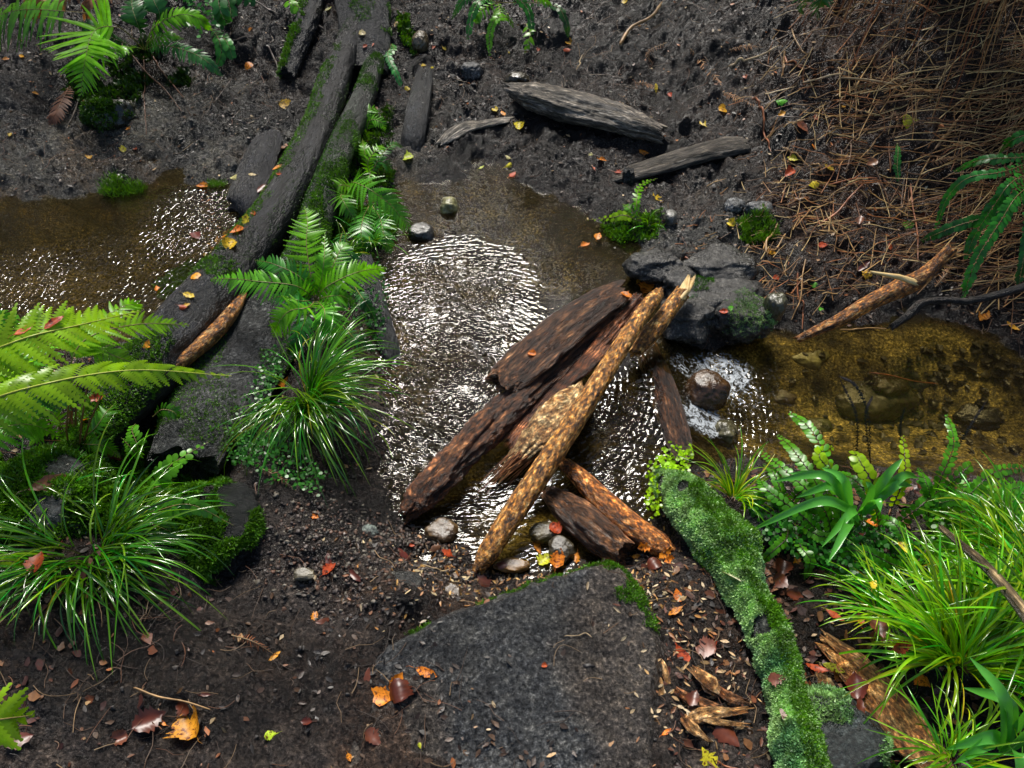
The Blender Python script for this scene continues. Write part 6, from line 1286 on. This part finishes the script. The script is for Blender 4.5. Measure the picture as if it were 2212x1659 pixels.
mb = MB(); strands(mb, x, y, q.uniform(0, 6.28, n), q.uniform(.015, .09, n), q.uniform(.0004, .0013, n), c, q, lift=.003, bow=.5); o = mb.build('twig_litter', M['straw']); tag(o, 'fine twigs and rootlets over the mud', 'litter', kind='stuff')
# clods and gravel
def pebbles(n, fn, box, seed, r, pal, name, label, mat):
    x, y, q = sample(n, fn, box, seed); n = len(x); V, F = ICO[3]; sub = V[:, :]; k = len(V)
    V1, F1 = ico(2); k = len(V1); s = r * q.uniform(.4, 1.4, (n, 1, 1)) * np.array([1, 1, .7]) * q.uniform(.7, 1.2, (n, 1, 3))
    W = V1[None] * (1 + .30 * q.normal(size=(n, k, 1))) * s * q.uniform(.5, 1.2, (n, 1, 3)) + np.stack([x, y, SURF(x, y)], 1)[:, None]
    mb = MB(); mb.add(W, T=(F1[None] + (np.arange(n) * k)[:, None, None]).reshape(-1, 3), col=np.repeat(np.array(pal)[q.integers(0, len(pal), n)] * q.uniform(.6, 1.4, (n, 1)), k, 0)); o = mb.build(name, mat); tag(o, label, 'gravel', kind='stuff')
pebbles(1300, lambda x, y: land(x, y) * (np.abs(x) < .5 + .7 * y) * (.3 + .7 * (fbm2(x * 4, y * 4, 2, 9) > 0)), vis, 31, .006, [(.035, .03, .026), (.06, .05, .042), (.025, .022, .02)], 'mud_clods', 'small mud clods and grit', M['bits'])
a = Z(800, 1200, .08)
pebbles(1600, lambda x, y: ss(.36, .1, np.hypot((x - a[0]), (y - a[1]) * 1.6)), (a[0] - .4, a[0] + .4, a[1] - .2, a[1] + .2), 32, .0042, [(.08, .06, .05), (.15, .13, .10), (.04, .03, .027), (.10, .05, .03)], 'fine_gravel', 'fine wet gravel at the left of the outflow', M['bits'])
# dark leaves sunk on the bed of the right pool
mb = MB(); q = np.random.default_rng(41)
for k in range(260):
    u = 1720 + 500 * q.random(); v = 730 + 230 * q.random()
    if q.random() > .35 + .65 * ss(1850, 2000, u) * ss(980, 860, v): continue
    p = Z(u, v, -.07); z = float(HD(p[0], p[1])) + .006
    if z > -.075: continue
    p = np.array([p[0], p[1], z]); V, Qd = leaf_mesh(['ovate', 'torn', 'round'][k % 3], q.uniform(.012, .042), k); a = q.uniform(0, 6.28)
    V = np.stack([V[:, 0] * math.cos(a) - V[:, 1] * math.sin(a), V[:, 0] * math.sin(a) + V[:, 1] * math.cos(a), V[:, 2]], 1)
    mb.add(V + p, Q=Qd, col=np.array([.020, .016, .008]) * q.uniform(.5, 2.0))
o = mb.build('sunken_leaves', M['bits']); tag(o, 'dark sunken leaves on the sandy bed of the right pool', 'leaves', kind='stuff')

# ------------------------------------------------------------------ single stalks that stand out of the litter
STK = [
 ((300 / 3 + 1475, 430 / 3), (1475 + 207, 98), 5, 'pale', 'longest pale stalk on the mud at the upper middle right'),
 ((1475 + 150, 210), (1475 + 190, 327), 5, 'red', 'reddish stalk slanting down the mud right of the weathered log'),
 ((1475 + 220, 110), (1475 + 213, 165), 4, 'tan', 'short upright tan stalk below the long pale stalk'),
 ((1475 + 235, 62), (1475 + 268, 125), 3, 'tan', 'thin stalk at the dark top of the bank above the straw'),
 ((1475 + 220, 120), (1475 + 262, 182), 4, 'red', 'brown stalk slanting beside the short upright tan stalk'),
 ((1475 + 297, 484), (1475 + 388, 398), 5, 'red', 'straight orange stalk slanting in the middle of the right bank'),
 ((1475 + 492, 396), (1475 + 508, 560), 4, 'red', 'red upright stalk left of the beaded fern'),
 ((1475 + 545, 322), (1475 + 610, 240), 6, 'tan', 'thick tan stalk leaning right in the deep straw'),
 ((1475 + 480, 460), (1475 + 535, 338), 4, 'tan', 'long thin stalk crossing left of the beaded fern'),
 ((1475 + 430, 160), (1475 + 610, 255), 3, 'tan', 'long thin stalk running across the upper straw'),
 ((1475 + 260, 178), (1475 + 350, 158), 4, 'pale', 'pale stalk lying level in the upper straw'),
 ((1475 + 340, 168), (1475 + 470, 184), 4, 'pale', 'second pale level stalk in the upper straw, lying lower right'),
 ((1475 + 370, 180), (1475 + 372, 262), 3, 'tan', 'thin upright stalk left of the yellow green leaf'),
 ((1475 + 215, 318), (1475 + 305, 380), 4, 'tan', 'tan stalk slanting down above the red orange leaf'),
 ((1475 + 270, 400), (1475 + 420, 385), 4, 'red', 'level reddish stalk on the lower right bank'),
 ((1475 + 180, 545), (1475 + 205, 482), 5, 'tan', 'tan stalk near the stringy moss patch'),
 ((1475 + 190, 540), (1475 + 222, 505), 4, 'tan', 'short tan stalk crossing by the stringy moss patch'),
 ((1475 + 455, 545), (1475 + 600, 535), 3, 'tan', 'thin level stalk above the orange brown branch'),
 ((1475 + 40, 563), (1475 + 135, 622), 3, 'tan', 'thin pale stalk lying over the wet boulder'),
 ((1475 + 5, 555), (1475 + 100, 628), 5, 'red', 'reddish stalk lying over the grey rock'),
 ((1475 + 130, 718), (1475 + 198, 624), 7, 'red', 'frayed red brown strip hanging down the wet boulder to the water'),
 ((1475 + 100, 625), (1475 + 165, 660), 4, 'tan', 'tan stalk crossing the frayed red brown strip'),
 ((1475 + 248, 590), (1475 + 258, 710), 4, 'red', 'thin red stalk standing at the upper end of the orange brown branch'),
 ((1475 + 265, 560), (1475 + 235, 690), 3, 'tan', 'thin tan stalk slanting across the bank left of the branch'),
 ((1475 + 340, 712), (1475 + 440, 710), 3, 'tan', 'thin stalk along the water edge under the branch'),
 ((1475 + 385, 840), (1475 + 520, 880), 3, 'red', 'thin brown twig half sunk in the right pool'),
 ((1475 + 400, 905), (1475 + 480, 875), 4, 'tan', 'curved brown twig lying on the right pool bed'),
 ((540, 0), (600, 30), 4, 'grey', 'thin grey twig at the top edge left of the tree fern log'),
 ((650, 30), (698, 62), 7, 'grey', 'grey stick resting across the narrow mossy log'),
 ((470, 100), (545, 80), 4, 'grey', 'thin grey twig on the bank right of the teal frond'),
 ((580, 100), (602, 158), 4, 'grey', 'thin twig pointing down on the bank beside the long trunk'),
 ((310, 120), (316, 290), 3, 'brown', 'thin brown stem hanging under the far left fern'),
 ((200, 165), (145, 277), 3, 'grey', 'thin curved stem reaching from the broad frond to the mud'),
 ((325, 112), (396, 210), 4, 'brown', 'thin reddish stem slanting right under the far left fern'),
 ((285, 118), (392, 240), 3, 'brown', 'thin dark stem slanting to the mud under the far left fern'),
 ((500, 170), (430, 270), 2, 'grey', 'fine twig sticking up from the far left mud'),
 ((1340, 95), (1430, 5), 8, 'rot', 'crumbling tan stick at the top edge right of the centre'),
 ((290, 1485), (452, 1532), 5, 'tan', 'thin brown twig above the big orange leaf'),
 ((1520, 1622), (1600, 1662), 5, 'red', 'orange twig beside the yellow leaf at the bottom edge'),
 ((1760, 1250), (1960, 1285), 3, 'tan', 'thin twig in the litter left of the lime grass'),
 ((912, 1219), (970, 1230), 3, 'pale', 'fine pale twig in the gravel at the foot of the pole'),
 ((1218, 1394), (1276, 1390), 3, 'pale', 'fine pale twig on the wood block'),
 ((1845, 1268), (1860, 1205), 3, 'grey', 'thin grey twig between the small ferns on the right'),
 ((1900, 1370), (1965, 1435), 3, 'pale', 'long pale straw in front of the lime grass'),
 ((1700, 615), (1820, 590), 3, 'tan', 'thin straw lying above the orange brown branch'),
 ((1245, 150), (1258, 118), 3, 'pale', 'pale curled stem on the mud above the weathered log'),
]
SC = dict(pale=(.55, .42, .24), tan=(.42, .26, .11), red=(.34, .12, .045), grey=(.16, .13, .11), brown=(.14, .06, .03), rot=(.40, .24, .10))
for k, (a, b, w, cn, lab) in enumerate(STK):
    q = np.random.default_rng(600 + k)
    pa, pb = G(a[0], a[1], .012), G(b[0], b[1], .012)
    if lab.startswith('thin') and 'hanging under' in lab or 'stem' in lab and 'far left fern' in lab: pa = pa + np.array([0, 0, .0])
    P = catmull([pa, pa * .66 + pb * .34 + q.normal(size=3) * .006, pa * .33 + pb * .67 + q.normal(size=3) * .006, pb], 24)
    hd = SURF(P[:, 0], P[:, 1]); P[:, 2] = np.maximum(P[:, 2], hd + .004)
    if 'pool' in lab: P[:, 2] = np.where('sunk' in lab, -.072, HD(P[:, 0], P[:, 1]) + .01)
    r = w * .5 * mpx(P[12]) * (1 + .12 * q.normal(size=24)) * np.interp(np.linspace(0, 1, 24), [0, .05, .9, 1], [.7, 1, .75, .4])
    g = log_geo(P, r, step=.004, nar=10, lump=.12, furrow=.1, seed=700 + k, jag=(.004, .006), cols=(np.array(SC[cn]) * .6, np.array(SC[cn]) * 1.25))
    mb = MB(); add_log(mb, g); o = mb.build('dead_stalk', M['straw']); tag(o, lab, 'stalk', 'dead stalks and twigs lying on the banks')
# curled dead fern bits
for k, (L, w, lab) in enumerate([
    ([(1490, 105), (1515, 130), (1545, 165), (1560, 185)], 13, 'curled pale dead fern frond on the mud at the upper right'),
    ([(1372, 178), (1400, 182), (1425, 200)], 9, 'small pale comb shaped dead frond above the weathered log end'),
    ([(1560, 198), (1590, 210), (1640, 232)], 10, 'tan curled dead frond right of the orange leaf'),
    ([(1575, 108), (1610, 100), (1650, 102)], 9, 'faint curled dead frond beside the long pale stalk'),
    ([(1845, 240), (1890, 240), (1935, 242), (1940, 280)], 9, 'pale dead frond bent beside the yellow green leaf'),
    ([(2010, 350), (2035, 345), (2070, 338)], 11, 'dim dead frond near the beaded fern'),
    ([(2020, 620), (2045, 590), (2060, 565)], 11, 'curled tan dead frond beside the upper end of the orange branch'),
    ([(1440, 92), (1400, 112), (1410, 140)], 7, 'thin curled dead frond above the long pale stalk'),
    ([(500, 1372), (545, 1385), (590, 1412)], 14, 'matted reddish dead frond on the left foreground mud'),
    ([(560, 1010), (600, 1030), (640, 1060)], 12, 'pale dry frond under the middle tussock')]):
    P = [G(u, v, .014) for u, v in L]
    fern('dead_frond', lab, [dict(ctrl=P, W=w * mpx(P[0]), npair=18, kind='strap', prof='lance', bare=.05, sag=.3, pw=.45, fold=.5, jit=.3, sweep=.3, col=(1.9, 2.2, 2.4) if k != 8 else (1.2, 1, .9), stem=(.3, .2, .1), cvar=.3)], M['fdead'], ST, cat='dead frond')

for k, (u, v, rr, n, lab) in enumerate([(500, 515, .13, 170, 'drift of orange and brown leaf scraps between trunk and left stream'), (415, 640, .10, 90, 'leaf scraps on the moss by the left water'), (600, 340, .12, 90, 'leaf scraps on the bank left of the trunk'), (745, 330, .10, 90, 'brown leaf scraps between the two roots'), (1620, 1240, .14, 160, 'dark leaf scraps between mossy log and small ferns')]):
    a = G(u, v, 0, False)
    bits(n, lambda x, y: ss(rr, rr * .2, np.hypot(x - a[0], y - a[1])), (a[0] - rr, a[0] + rr, a[1] - rr, a[1] + rr), 60 + k, .024, [(.45, .20, .03), (.30, .09, .02), (.12, .045, .02), (.5, .33, .05)] if k < 2 else [(.12, .05, .025), (.20, .09, .04), (.06, .03, .02)], 'leaf_scraps', lab, asp=.7)
# ------------------------------------------------------------------ fallen leaves, one by one
bpy.context.view_layer.update()
LC = dict(y=(.75, .55, .03), o=(.78, .24, .015), r=(.48, .075, .015), d=(.10, .022, .010), b=(.16, .06, .025), g=(.12, .45, .02), p=(.62, .52, .22), yg=(.50, .60, .03), w=(.6, .5, .4), a=(.80, .34, .02))
LM = leafmat('fallen_leaf_skin', (1.0, 1.0, 1.0), rough=0.45, trans=0.22, var=0.30, vscale=60, spec=0.4, spots=(0.16, 0.05, 0.015))
LD = leafmat('sodden_leaf_skin', (1.0, 1.0, 1.0), rough=0.36, trans=0.05, var=0.4, vscale=60, spec=0.5)
LV = [
 (618, 228, 26, 'y', 'round', 'yellow leaf on the far bank left of the long trunk'), (192, 338, 19, 'a', 'torn', 'amber leaf on the grey silt above the left stream'), (265, 322, 17, 'y', 'ovate', 'yellow leaf on the grey silt right of the amber one'),
 (293, 322, 11, 'r', 'ovate', 'small pinkish leaf on the grey silt'), (437, 403, 24, 'o', 'ovate', 'orange leaf at the water edge beside the pale tuft'), (507, 385, 14, 'p', 'round', 'cream leaf at the edge of the black wood slab'), (278, 278, 14, 'a', 'torn', 'tan orange leaf under the mossy far left stone'),
 (602, 362, 26, 'a', 'torn', 'large amber leaf on the moss between slab and trunk'), (603, 377, 15, 'r', 'torn', 'red leaf just under the large amber leaf by the trunk'), (545, 378, 16, 'p', 'torn', 'pale torn leaf lying on the black wood slab'),
 (530, 476, 26, 'y', 'torn', 'yellow leaf in the drift of leaves by the long trunk, the uppermost'), (512, 500, 28, 'o', 'ovate', 'orange leaf in the drift by the long trunk'), (496, 528, 26, 'y', 'round', 'bright yellow round leaf in the drift by the long trunk'), (486, 512, 16, 'a', 'torn', 'small amber leaf at the water side of the drift'),
 (424, 510, 28, 'd', 'ovate', 'dark red leaf floating in the glittering corner of the left stream'), (565, 410, 28, 'd', 'ovate', 'red brown leaf on the lower end of the black wood slab'), (548, 462, 18, 'r', 'torn', 'brown red leaf above the yellow drift'),
 (540, 145, 17, 'o', 'round', 'orange leaf on the bank right of the teal frond'), (543, 63, 12, 'a', 'ovate', 'small amber leaf high on the left bank'), (47, 122, 14, 'a', 'torn', 'small amber leaf on the far left bank'), (77, 203, 12, 'a', 'ovate', 'amber leaf on the dead frond at the far left'), (22, 291, 10, 'y', 'ovate', 'tiny yellow leaf at the far left edge'), (13, 128, 12, 'a', 'torn', 'amber leaf near the left edge under the ferns'),
 (710, 20, 15, 'p', 'torn', 'tan leaf high on the bank beside the tree fern log'), (782, 73, 14, 'p', 'round', 'cream leaf on the charcoal tree fern log'), (806, 97, 10, 'r', 'lance', 'small pink leaf on the charcoal tree fern log'), (788, 101, 11, 'r', 'ovate', 'red leaf low on the charcoal tree fern log'),
 (857, 55, 16, 'p', 'ovate', 'pale leaf beside the yellow moss lump'), (960, 105, 12, 'y', 'torn', 'yellow leaf above the grey bedded stone'), (936, 103, 11, 'r', 'torn', 'orange red leaf beside the tan stone'), (1230, 92, 18, 'a', 'ovate', 'orange yellow leaf on the mud right of the hanging fern'), (1224, 109, 15, 'r', 'torn', 'rust leaf just under the orange yellow leaf on the mud'),
 (1099, 113, 10, 'y', 'lance', 'tiny yellow leaf below the beaded frond'), (1163, 107, 12, 'r', 'torn', 'small rust leaf under the shiny leafy sprig'), (932, 147, 13, 'y', 'lance', 'yellow leaf left of the grey bedded stone'), (915, 143, 10, 'y', 'round', 'small yellow leaf above the black wood slab on the bank'), (880, 193, 11, 'y', 'round', 'pale yellow leaf left of the smooth black slab'),
 (1069, 236, 17, 'y', 'ovate', 'yellow leaf above the driftwood'), (1087, 246, 16, 'a', 'torn', 'amber leaf above the driftwood, right of the yellow one'), (1123, 272, 20, 'y', 'round', 'golden leaf at the right end of the driftwood'), (1097, 341, 13, 'p', 'torn', 'small pale yellow leaf on the mud over the pool'), (1098, 359, 16, 'y', 'tear', 'yellow leaf on the mud over the pool, below the pale one'),
 (880, 341, 24, 'yg', 'round', 'pale green yellow leaf at the edge of the fern cluster'), (1107, 379, 20, 'r', 'torn', 'red leaf at the far edge of the pool'), (1390, 331, 19, 'o', 'ovate', 'orange leaf below the right end of the weathered log'), (1299, 345, 19, 'o', 'torn', 'orange toothed leaf on the mud below the weathered log'), (1277, 334, 12, 'p', 'ovate', 'tiny tan leaf above the orange toothed leaf'),
 (1282, 363, 14, 'r', 'lance', 'narrow red leaf below the orange toothed leaf'), (1417, 190, 18, 'y', 'lance', 'yellow leaf above the splintered end of the weathered log'), (1447, 206, 13, 'r', 'ovate', 'orange red leaf right of the weathered log'), (1337, 373, 18, 'r', 'torn', 'dull red leaf beside the short post'), (1419, 427, 26, 'y', 'torn', 'yellow orange leaf right of the short post'),
 (1040, 362, 14, 'yg', 'lance', 'yellow green leaf at the far edge of the pool'), (1350, 3, 12, 'y', 'round', 'small yellow leaf at the top edge right of centre'),
 (1292, 511, 21, 'o', 'ovate', 'orange leaf on the shallow right side of the pool'), (1264, 530, 20, 'o', 'torn', 'orange leaf in the shallows left of the grass corner'),
 (1561, 236, 19, 'a', 'round', 'orange leaf on bare mud left of the straw'), (1520, 268, 20, 'y', 'tear', 'yellow upright leaf on bare mud left of the straw'), (1688, 222, 22, 'g', 'ovate', 'green leaf on the mud at the straw edge'), (1688, 247, 19, 'a', 'torn', 'amber leaf right below the green leaf'), (1610, 166, 13, 'r', 'ovate', 'small orange red leaf near the curled dead frond'),
 (1958, 263, 34, 'yg', 'ovate', 'large yellow green leaf lying in the straw'), (2032, 272, 16, 'o', 'torn', 'orange leaf right of the large yellow green leaf'), (1712, 343, 22, 'y', 'torn', 'yellow leaf above the red orange leaf'), (1705, 374, 27, 'r', 'ovate', 'red orange leaf at the left edge of the straw'), (1790, 363, 22, 'y', 'torn', 'yellow leaf in the middle of the straw'),
 (1757, 400, 22, 'y', 'ovate', 'bright yellow leaf at the lower edge of the straw'), (1763, 254, 15, 'r', 'torn', 'orange red leaf between the two dark gaps of the straw'), (1822, 230, 14, 'a', 'lance', 'tan leaf left of the pale bent dead frond'), (1733, 275, 28, 'b', 'ovate', 'dull brown leaf at the left of the straw'), (1883, 352, 24, 'b', 'ovate', 'purple brown leaf in the middle straw'), (1757, 315, 18, 'o', 'lance', 'narrow orange leaf above the yellow leaf'),
 (2000, 405, 13, 'w', 'lance', 'tiny white leaf left of the beaded fern'), (1958, 490, 20, 'g', 'round', 'green leaf low on the right bank'), (1579, 483, 17, 'y', 'round', 'yellow leaf touching the stringy moss patch'), (1665, 545, 20, 'a', 'torn', 'orange leaf under the stringy moss patch'), (1777, 530, 18, 'r', 'ovate', 'red leaf below the bare patch on the right bank'),
 (1993, 473, 30, 'd', 'ovate', 'large dark red leaf left of the beaded fern'), (1922, 533, 17, 'r', 'torn', 'red leaf above the torn sliver of the branch'), (1858, 475, 22, 'b', 'ovate', 'brown leaf on the lower right bank'), (2110, 428, 20, 'd', 'lance', 'dark red leaf behind the beaded fern'),
 (423, 598, 20, 'a', 'round', 'amber leaf on the moss by the left water'), (408, 638, 26, 'y', 'torn', 'bright yellow leaf wedged between stream and long trunk'), (340, 625, 15, 'o', 'torn', 'small orange leaf over the left stream at the moss'), (395, 665, 18, 'r', 'torn', 'rust leaf below the wedged yellow leaf'), (404, 660, 14, 'y', 'ovate', 'small pale leaf against the trunk below the wedged yellow leaf'),
 (117, 698, 44, 'r', 'lance', 'curled red leaf caught on the large near fern, right of the other'), (55, 712, 44, 'r', 'lance', 'curled orange red leaf caught on the large near fern, left of the other'), (606, 826, 34, 'o', 'torn', 'curled orange leaf standing at the top of the middle tussock'), (108, 1044, 80, 'b', 'lance', 'long brown leaf lying on the dark left boulder'),
 (207, 860, 30, 'r', 'torn', 'wet red leaf under the near fern'), (243, 990, 34, 'd', 'ovate', 'dark red leaf on the left moss'), (183, 910, 24, 'o', 'torn', 'orange leaf behind the fern stems'), (318, 745, 22, 'a', 'torn', 'amber leaf under the lime frond beside the long trunk'),
 (1149, 765, 16, 'o', 'round', 'small orange leaf on the big bark log'), (1397, 618, 40, 'o', 'ovate', 'big orange leaf at the upper end of the long pole'), (1352, 637, 26, 'o', 'torn', 'orange leaf on the upper tip of the bark log'), (1380, 607, 20, 'a', 'lance', 'yellow orange leaf touching the big orange one at the pole end'),
 (1675, 600, 15, 'r', 'ovate', 'round red leaf on the bank above the wet boulders'), (1563, 673, 17, 'r', 'ovate', 'rust leaf on the wet boulder'), (1578, 668, 14, 'g', 'tear', 'tiny green leaf on the wet boulder beside the rust one'), (1868, 595, 26, 'y', 'ovate', 'yellow leaf touching the torn sliver'), (1865, 576, 32, 'd', 'lance', 'dark red leaf just above the torn sliver'), (1905, 572, 28, 'd', 'lance', 'dark red leaf between sliver and branch'),
 (2123, 681, 32, 'a', 'ovate', 'amber leaf on the dark mud at the right water edge'), (2187, 706, 28, 'a', 'lance', 'amber leaf near the right edge above the pool'), (1758, 616, 12, 'g', 'round', 'tiny light green leaf on the bank left of the branch'), (1773, 669, 10, 'g', 'round', 'tiny green leaf near the lower end of the branch'),
 (80, 1216, 50, 'r', 'ovate', 'wet orange red leaf on the roots above the left tussock'), (82, 1238, 26, 'a', 'tear', 'small amber leaf under the wet orange red leaf'), (417, 1566, 62, 'a', 'round', 'biggest amber round leaf in the lower left'), (322, 1556, 62, 'd', 'ovate', 'large glossy dark red leaf left of the biggest amber leaf'), (397, 1530, 40, 'd', 'ovate', 'dark brown leaf touching the biggest amber leaf'),
 (257, 1596, 30, 'b', 'round', 'rusty brown leaf left of the dark red one at the bottom'), (350, 1562, 22, 'o', 'lance', 'orange sliver leaf beside the glossy dark red leaf'), (593, 1419, 28, 'a', 'lance', 'folded orange and white leaf beside the matted dead frond'), (440, 1500, 26, 'd', 'lance', 'small dark red leaf above the biggest amber leaf'), (588, 1588, 28, 'yg', 'tear', 'pale green yellow leaf near the bottom left of the mud'), (40, 1600, 50, 'd', 'ovate', 'dark red leaf at the bottom left corner'),
 (678, 1116, 20, 'o', 'torn', 'orange leaf at the top of the gravel'), (712, 1230, 32, 'r', 'ovate', 'rust leaf in the gravel'), (710, 1213, 34, 'd', 'lance', 'dark red leaf just above the rust leaf in the gravel'), (681, 1331, 26, 'o', 'torn', 'orange leaf at the lower end of the gravel'), (700, 1342, 34, 'd', 'lance', 'dark leaf beside the orange leaf below the gravel'), (663, 1560, 26, 'd', 'torn', 'dark brown leaf on the left foreground mud'),
 (816, 1500, 56, 'o', 'tear', 'bright orange tear shaped leaf on the foreground mud'), (857, 1475, 44, 'o', 'torn', 'orange leaf up right of the tear shaped leaf'), (867, 1497, 46, 'd', 'round', 'glossy dark red leaf under the orange torn one'), (920, 1453, 50, 'o', 'lance', 'narrow curled orange leaf right of the pair on the mud'), (793, 1463, 36, 'd', 'lance', 'black wet leaf left of the tear shaped leaf'), (808, 1596, 44, 'b', 'tear', 'dark brown leaf near the bottom of the mud'),
 (754, 1637, 16, 'o', 'ovate', 'small orange leaf at the bottom edge'), (909, 1612, 14, 'yg', 'tear', 'tiny yellow green leaf near the bottom'), (1176, 1439, 11, 'r', 'round', 'tiny red leaf on the wood block'), (1180, 1208, 40, 'yg', 'tear', 'long yellow leaf on the grey cobble'), (1206, 1206, 40, 'o', 'ovate', 'vivid orange leaf right of the long yellow leaf'), (1160, 1179, 40, 'o', 'lance', 'orange leaf between the cobbles below the pole'),
 (1199, 1142, 26, 'r', 'round', 'red orange leaf on the greenish cobble'), (1245, 1207, 24, 'a', 'torn', 'small amber leaf against the knotty log'), (1394, 1182, 30, 'o', 'torn', 'orange leaf at the lower end of the thick stick'), (1437, 1195, 30, 'o', 'torn', 'bright orange leaf between thick stick and mossy log'), (1446, 1211, 24, 'o', 'ovate', 'orange leaf touching the mossy log'), (1376, 1203, 20, 'a', 'torn', 'amber leaf above the mossy corner of the block'),
 (1465, 1288, 28, 'o', 'ovate', 'orange leaf beside the mossy corner of the block'), (1459, 1321, 36, 'o', 'lance', 'long orange leaf right of the block corner'), (1470, 1411, 44, 'r', 'tear', 'red orange leaf above the splinter heap'), (1041, 1254, 38, 'd', 'tear', 'dark brown leaf on the edge above the block'), (767, 1243, 36, 'd', 'lance', 'dark leaf lying in the gravel'), (1439, 1583, 24, 'o', 'lance', 'small orange leaf beside the peeled stick'),
 (1414, 1223, 30, 'd', 'round', 'dark round leaf behind the mossy corner'), (887, 1178, 18, 'r', 'lance', 'small red leaf at the end of the bark log'), (868, 1196, 38, 'd', 'lance', 'dark brown leaf below the end of the bark log'), (1085, 1222, 22, 'd', 'ovate', 'dark red leaf at the foot of the long pole'), (965, 1195, 26, 'r', 'torn', 'rust leaf between cobble and pole foot'), (940, 1185, 26, 'b', 'torn', 'brown leaf under the golden cobble'),
 (1525, 1400, 40, 'b', 'round', 'dull brown leaf on the mud above the splinter heap'), (1541, 1388, 14, 'r', 'ovate', 'tiny red leaf on the dull brown leaf'), (1765, 1445, 44, 'r', 'lance', 'wet red orange leaf left of the rotten slab'), (1803, 1443, 44, 'yg', 'lance', 'bright yellow leaf at the top of the rotten slab'), (1813, 1463, 24, 'o', 'round', 'orange leaf under the bright yellow leaf'), (1850, 1482, 54, 'd', 'ovate', 'large dark red leaf under the rotten slab edge'),
 (1887, 1265, 26, 'y', 'torn', 'pale yellow leaf in the litter left of the lime grass'), (1860, 1346, 34, 'o', 'lance', 'orange brown leaf among grass blades'), (1900, 1358, 44, 'd', 'ovate', 'glossy red brown leaf among grass blades'), (1948, 1395, 38, 'r', 'ovate', 'rust leaf at the root of the lime grass'), (1992, 1479, 28, 'o', 'round', 'orange leaf right of the rotten slab'), (1803, 1330, 38, 'r', 'lance', 'pinkish red leaf on bark litter'),
 (1533, 1642, 52, 'y', 'torn', 'large yellow torn leaf at the bottom edge'), (1566, 1588, 60, 'd', 'ovate', 'large wet dark red leaf below the splinter heap'), (1497, 1508, 36, 'd', 'ovate', 'red brown leaf at the left of the splinter heap'), (1678, 1256, 44, 'd', 'ovate', 'large dark red leaf right of the mossy log'), (1688, 1226, 34, 'd', 'round', 'wine red leaf above the large dark red one'), (1716, 1285, 36, 'd', 'ovate', 'dark red leaf lowest of three beside the mossy log'),
 (1950, 1184, 26, 'y', 'ovate', 'yellow leaf in the shade among button ferns'), (1885, 1129, 28, 'o', 'ovate', 'orange brown leaf at the root of the broad grass'), (1722, 1208, 40, 'o', 'lance', 'orange brown strip leaf right of the mossy log'), (1858, 1531, 46, 'd', 'lance', 'dark wet pod shaped leaf beside the rotten slab'), (1678, 1466, 34, 'b', 'ovate', 'brown leaf resting on the blue green moss'), (1692, 1550, 34, 'w', 'torn', 'tan bark flake on the lower blue green moss'), (1580, 1247, 40, 'w', 'lance', 'pale wood chip lying on the mossy foreground log'),
]
SP = [(np.array(surface_at(u, v)[0]), np.array(surface_at(u, v)[1])) for (u, v, *r) in LV]
for k, (u, v, px, cn, kind, lab) in enumerate(LV):
    q = np.random.default_rng(900 + k); col = np.array(LC[cn]) * q.uniform(.8, 1.15) * np.array([1, q.uniform(.8, 1.2), 1])
    place_leaf('fallen_leaf', u, v, px * 1.15, kind, LD if cn in ('d', 'b') else LM, col, lab, k + 1, spot=SP[k])
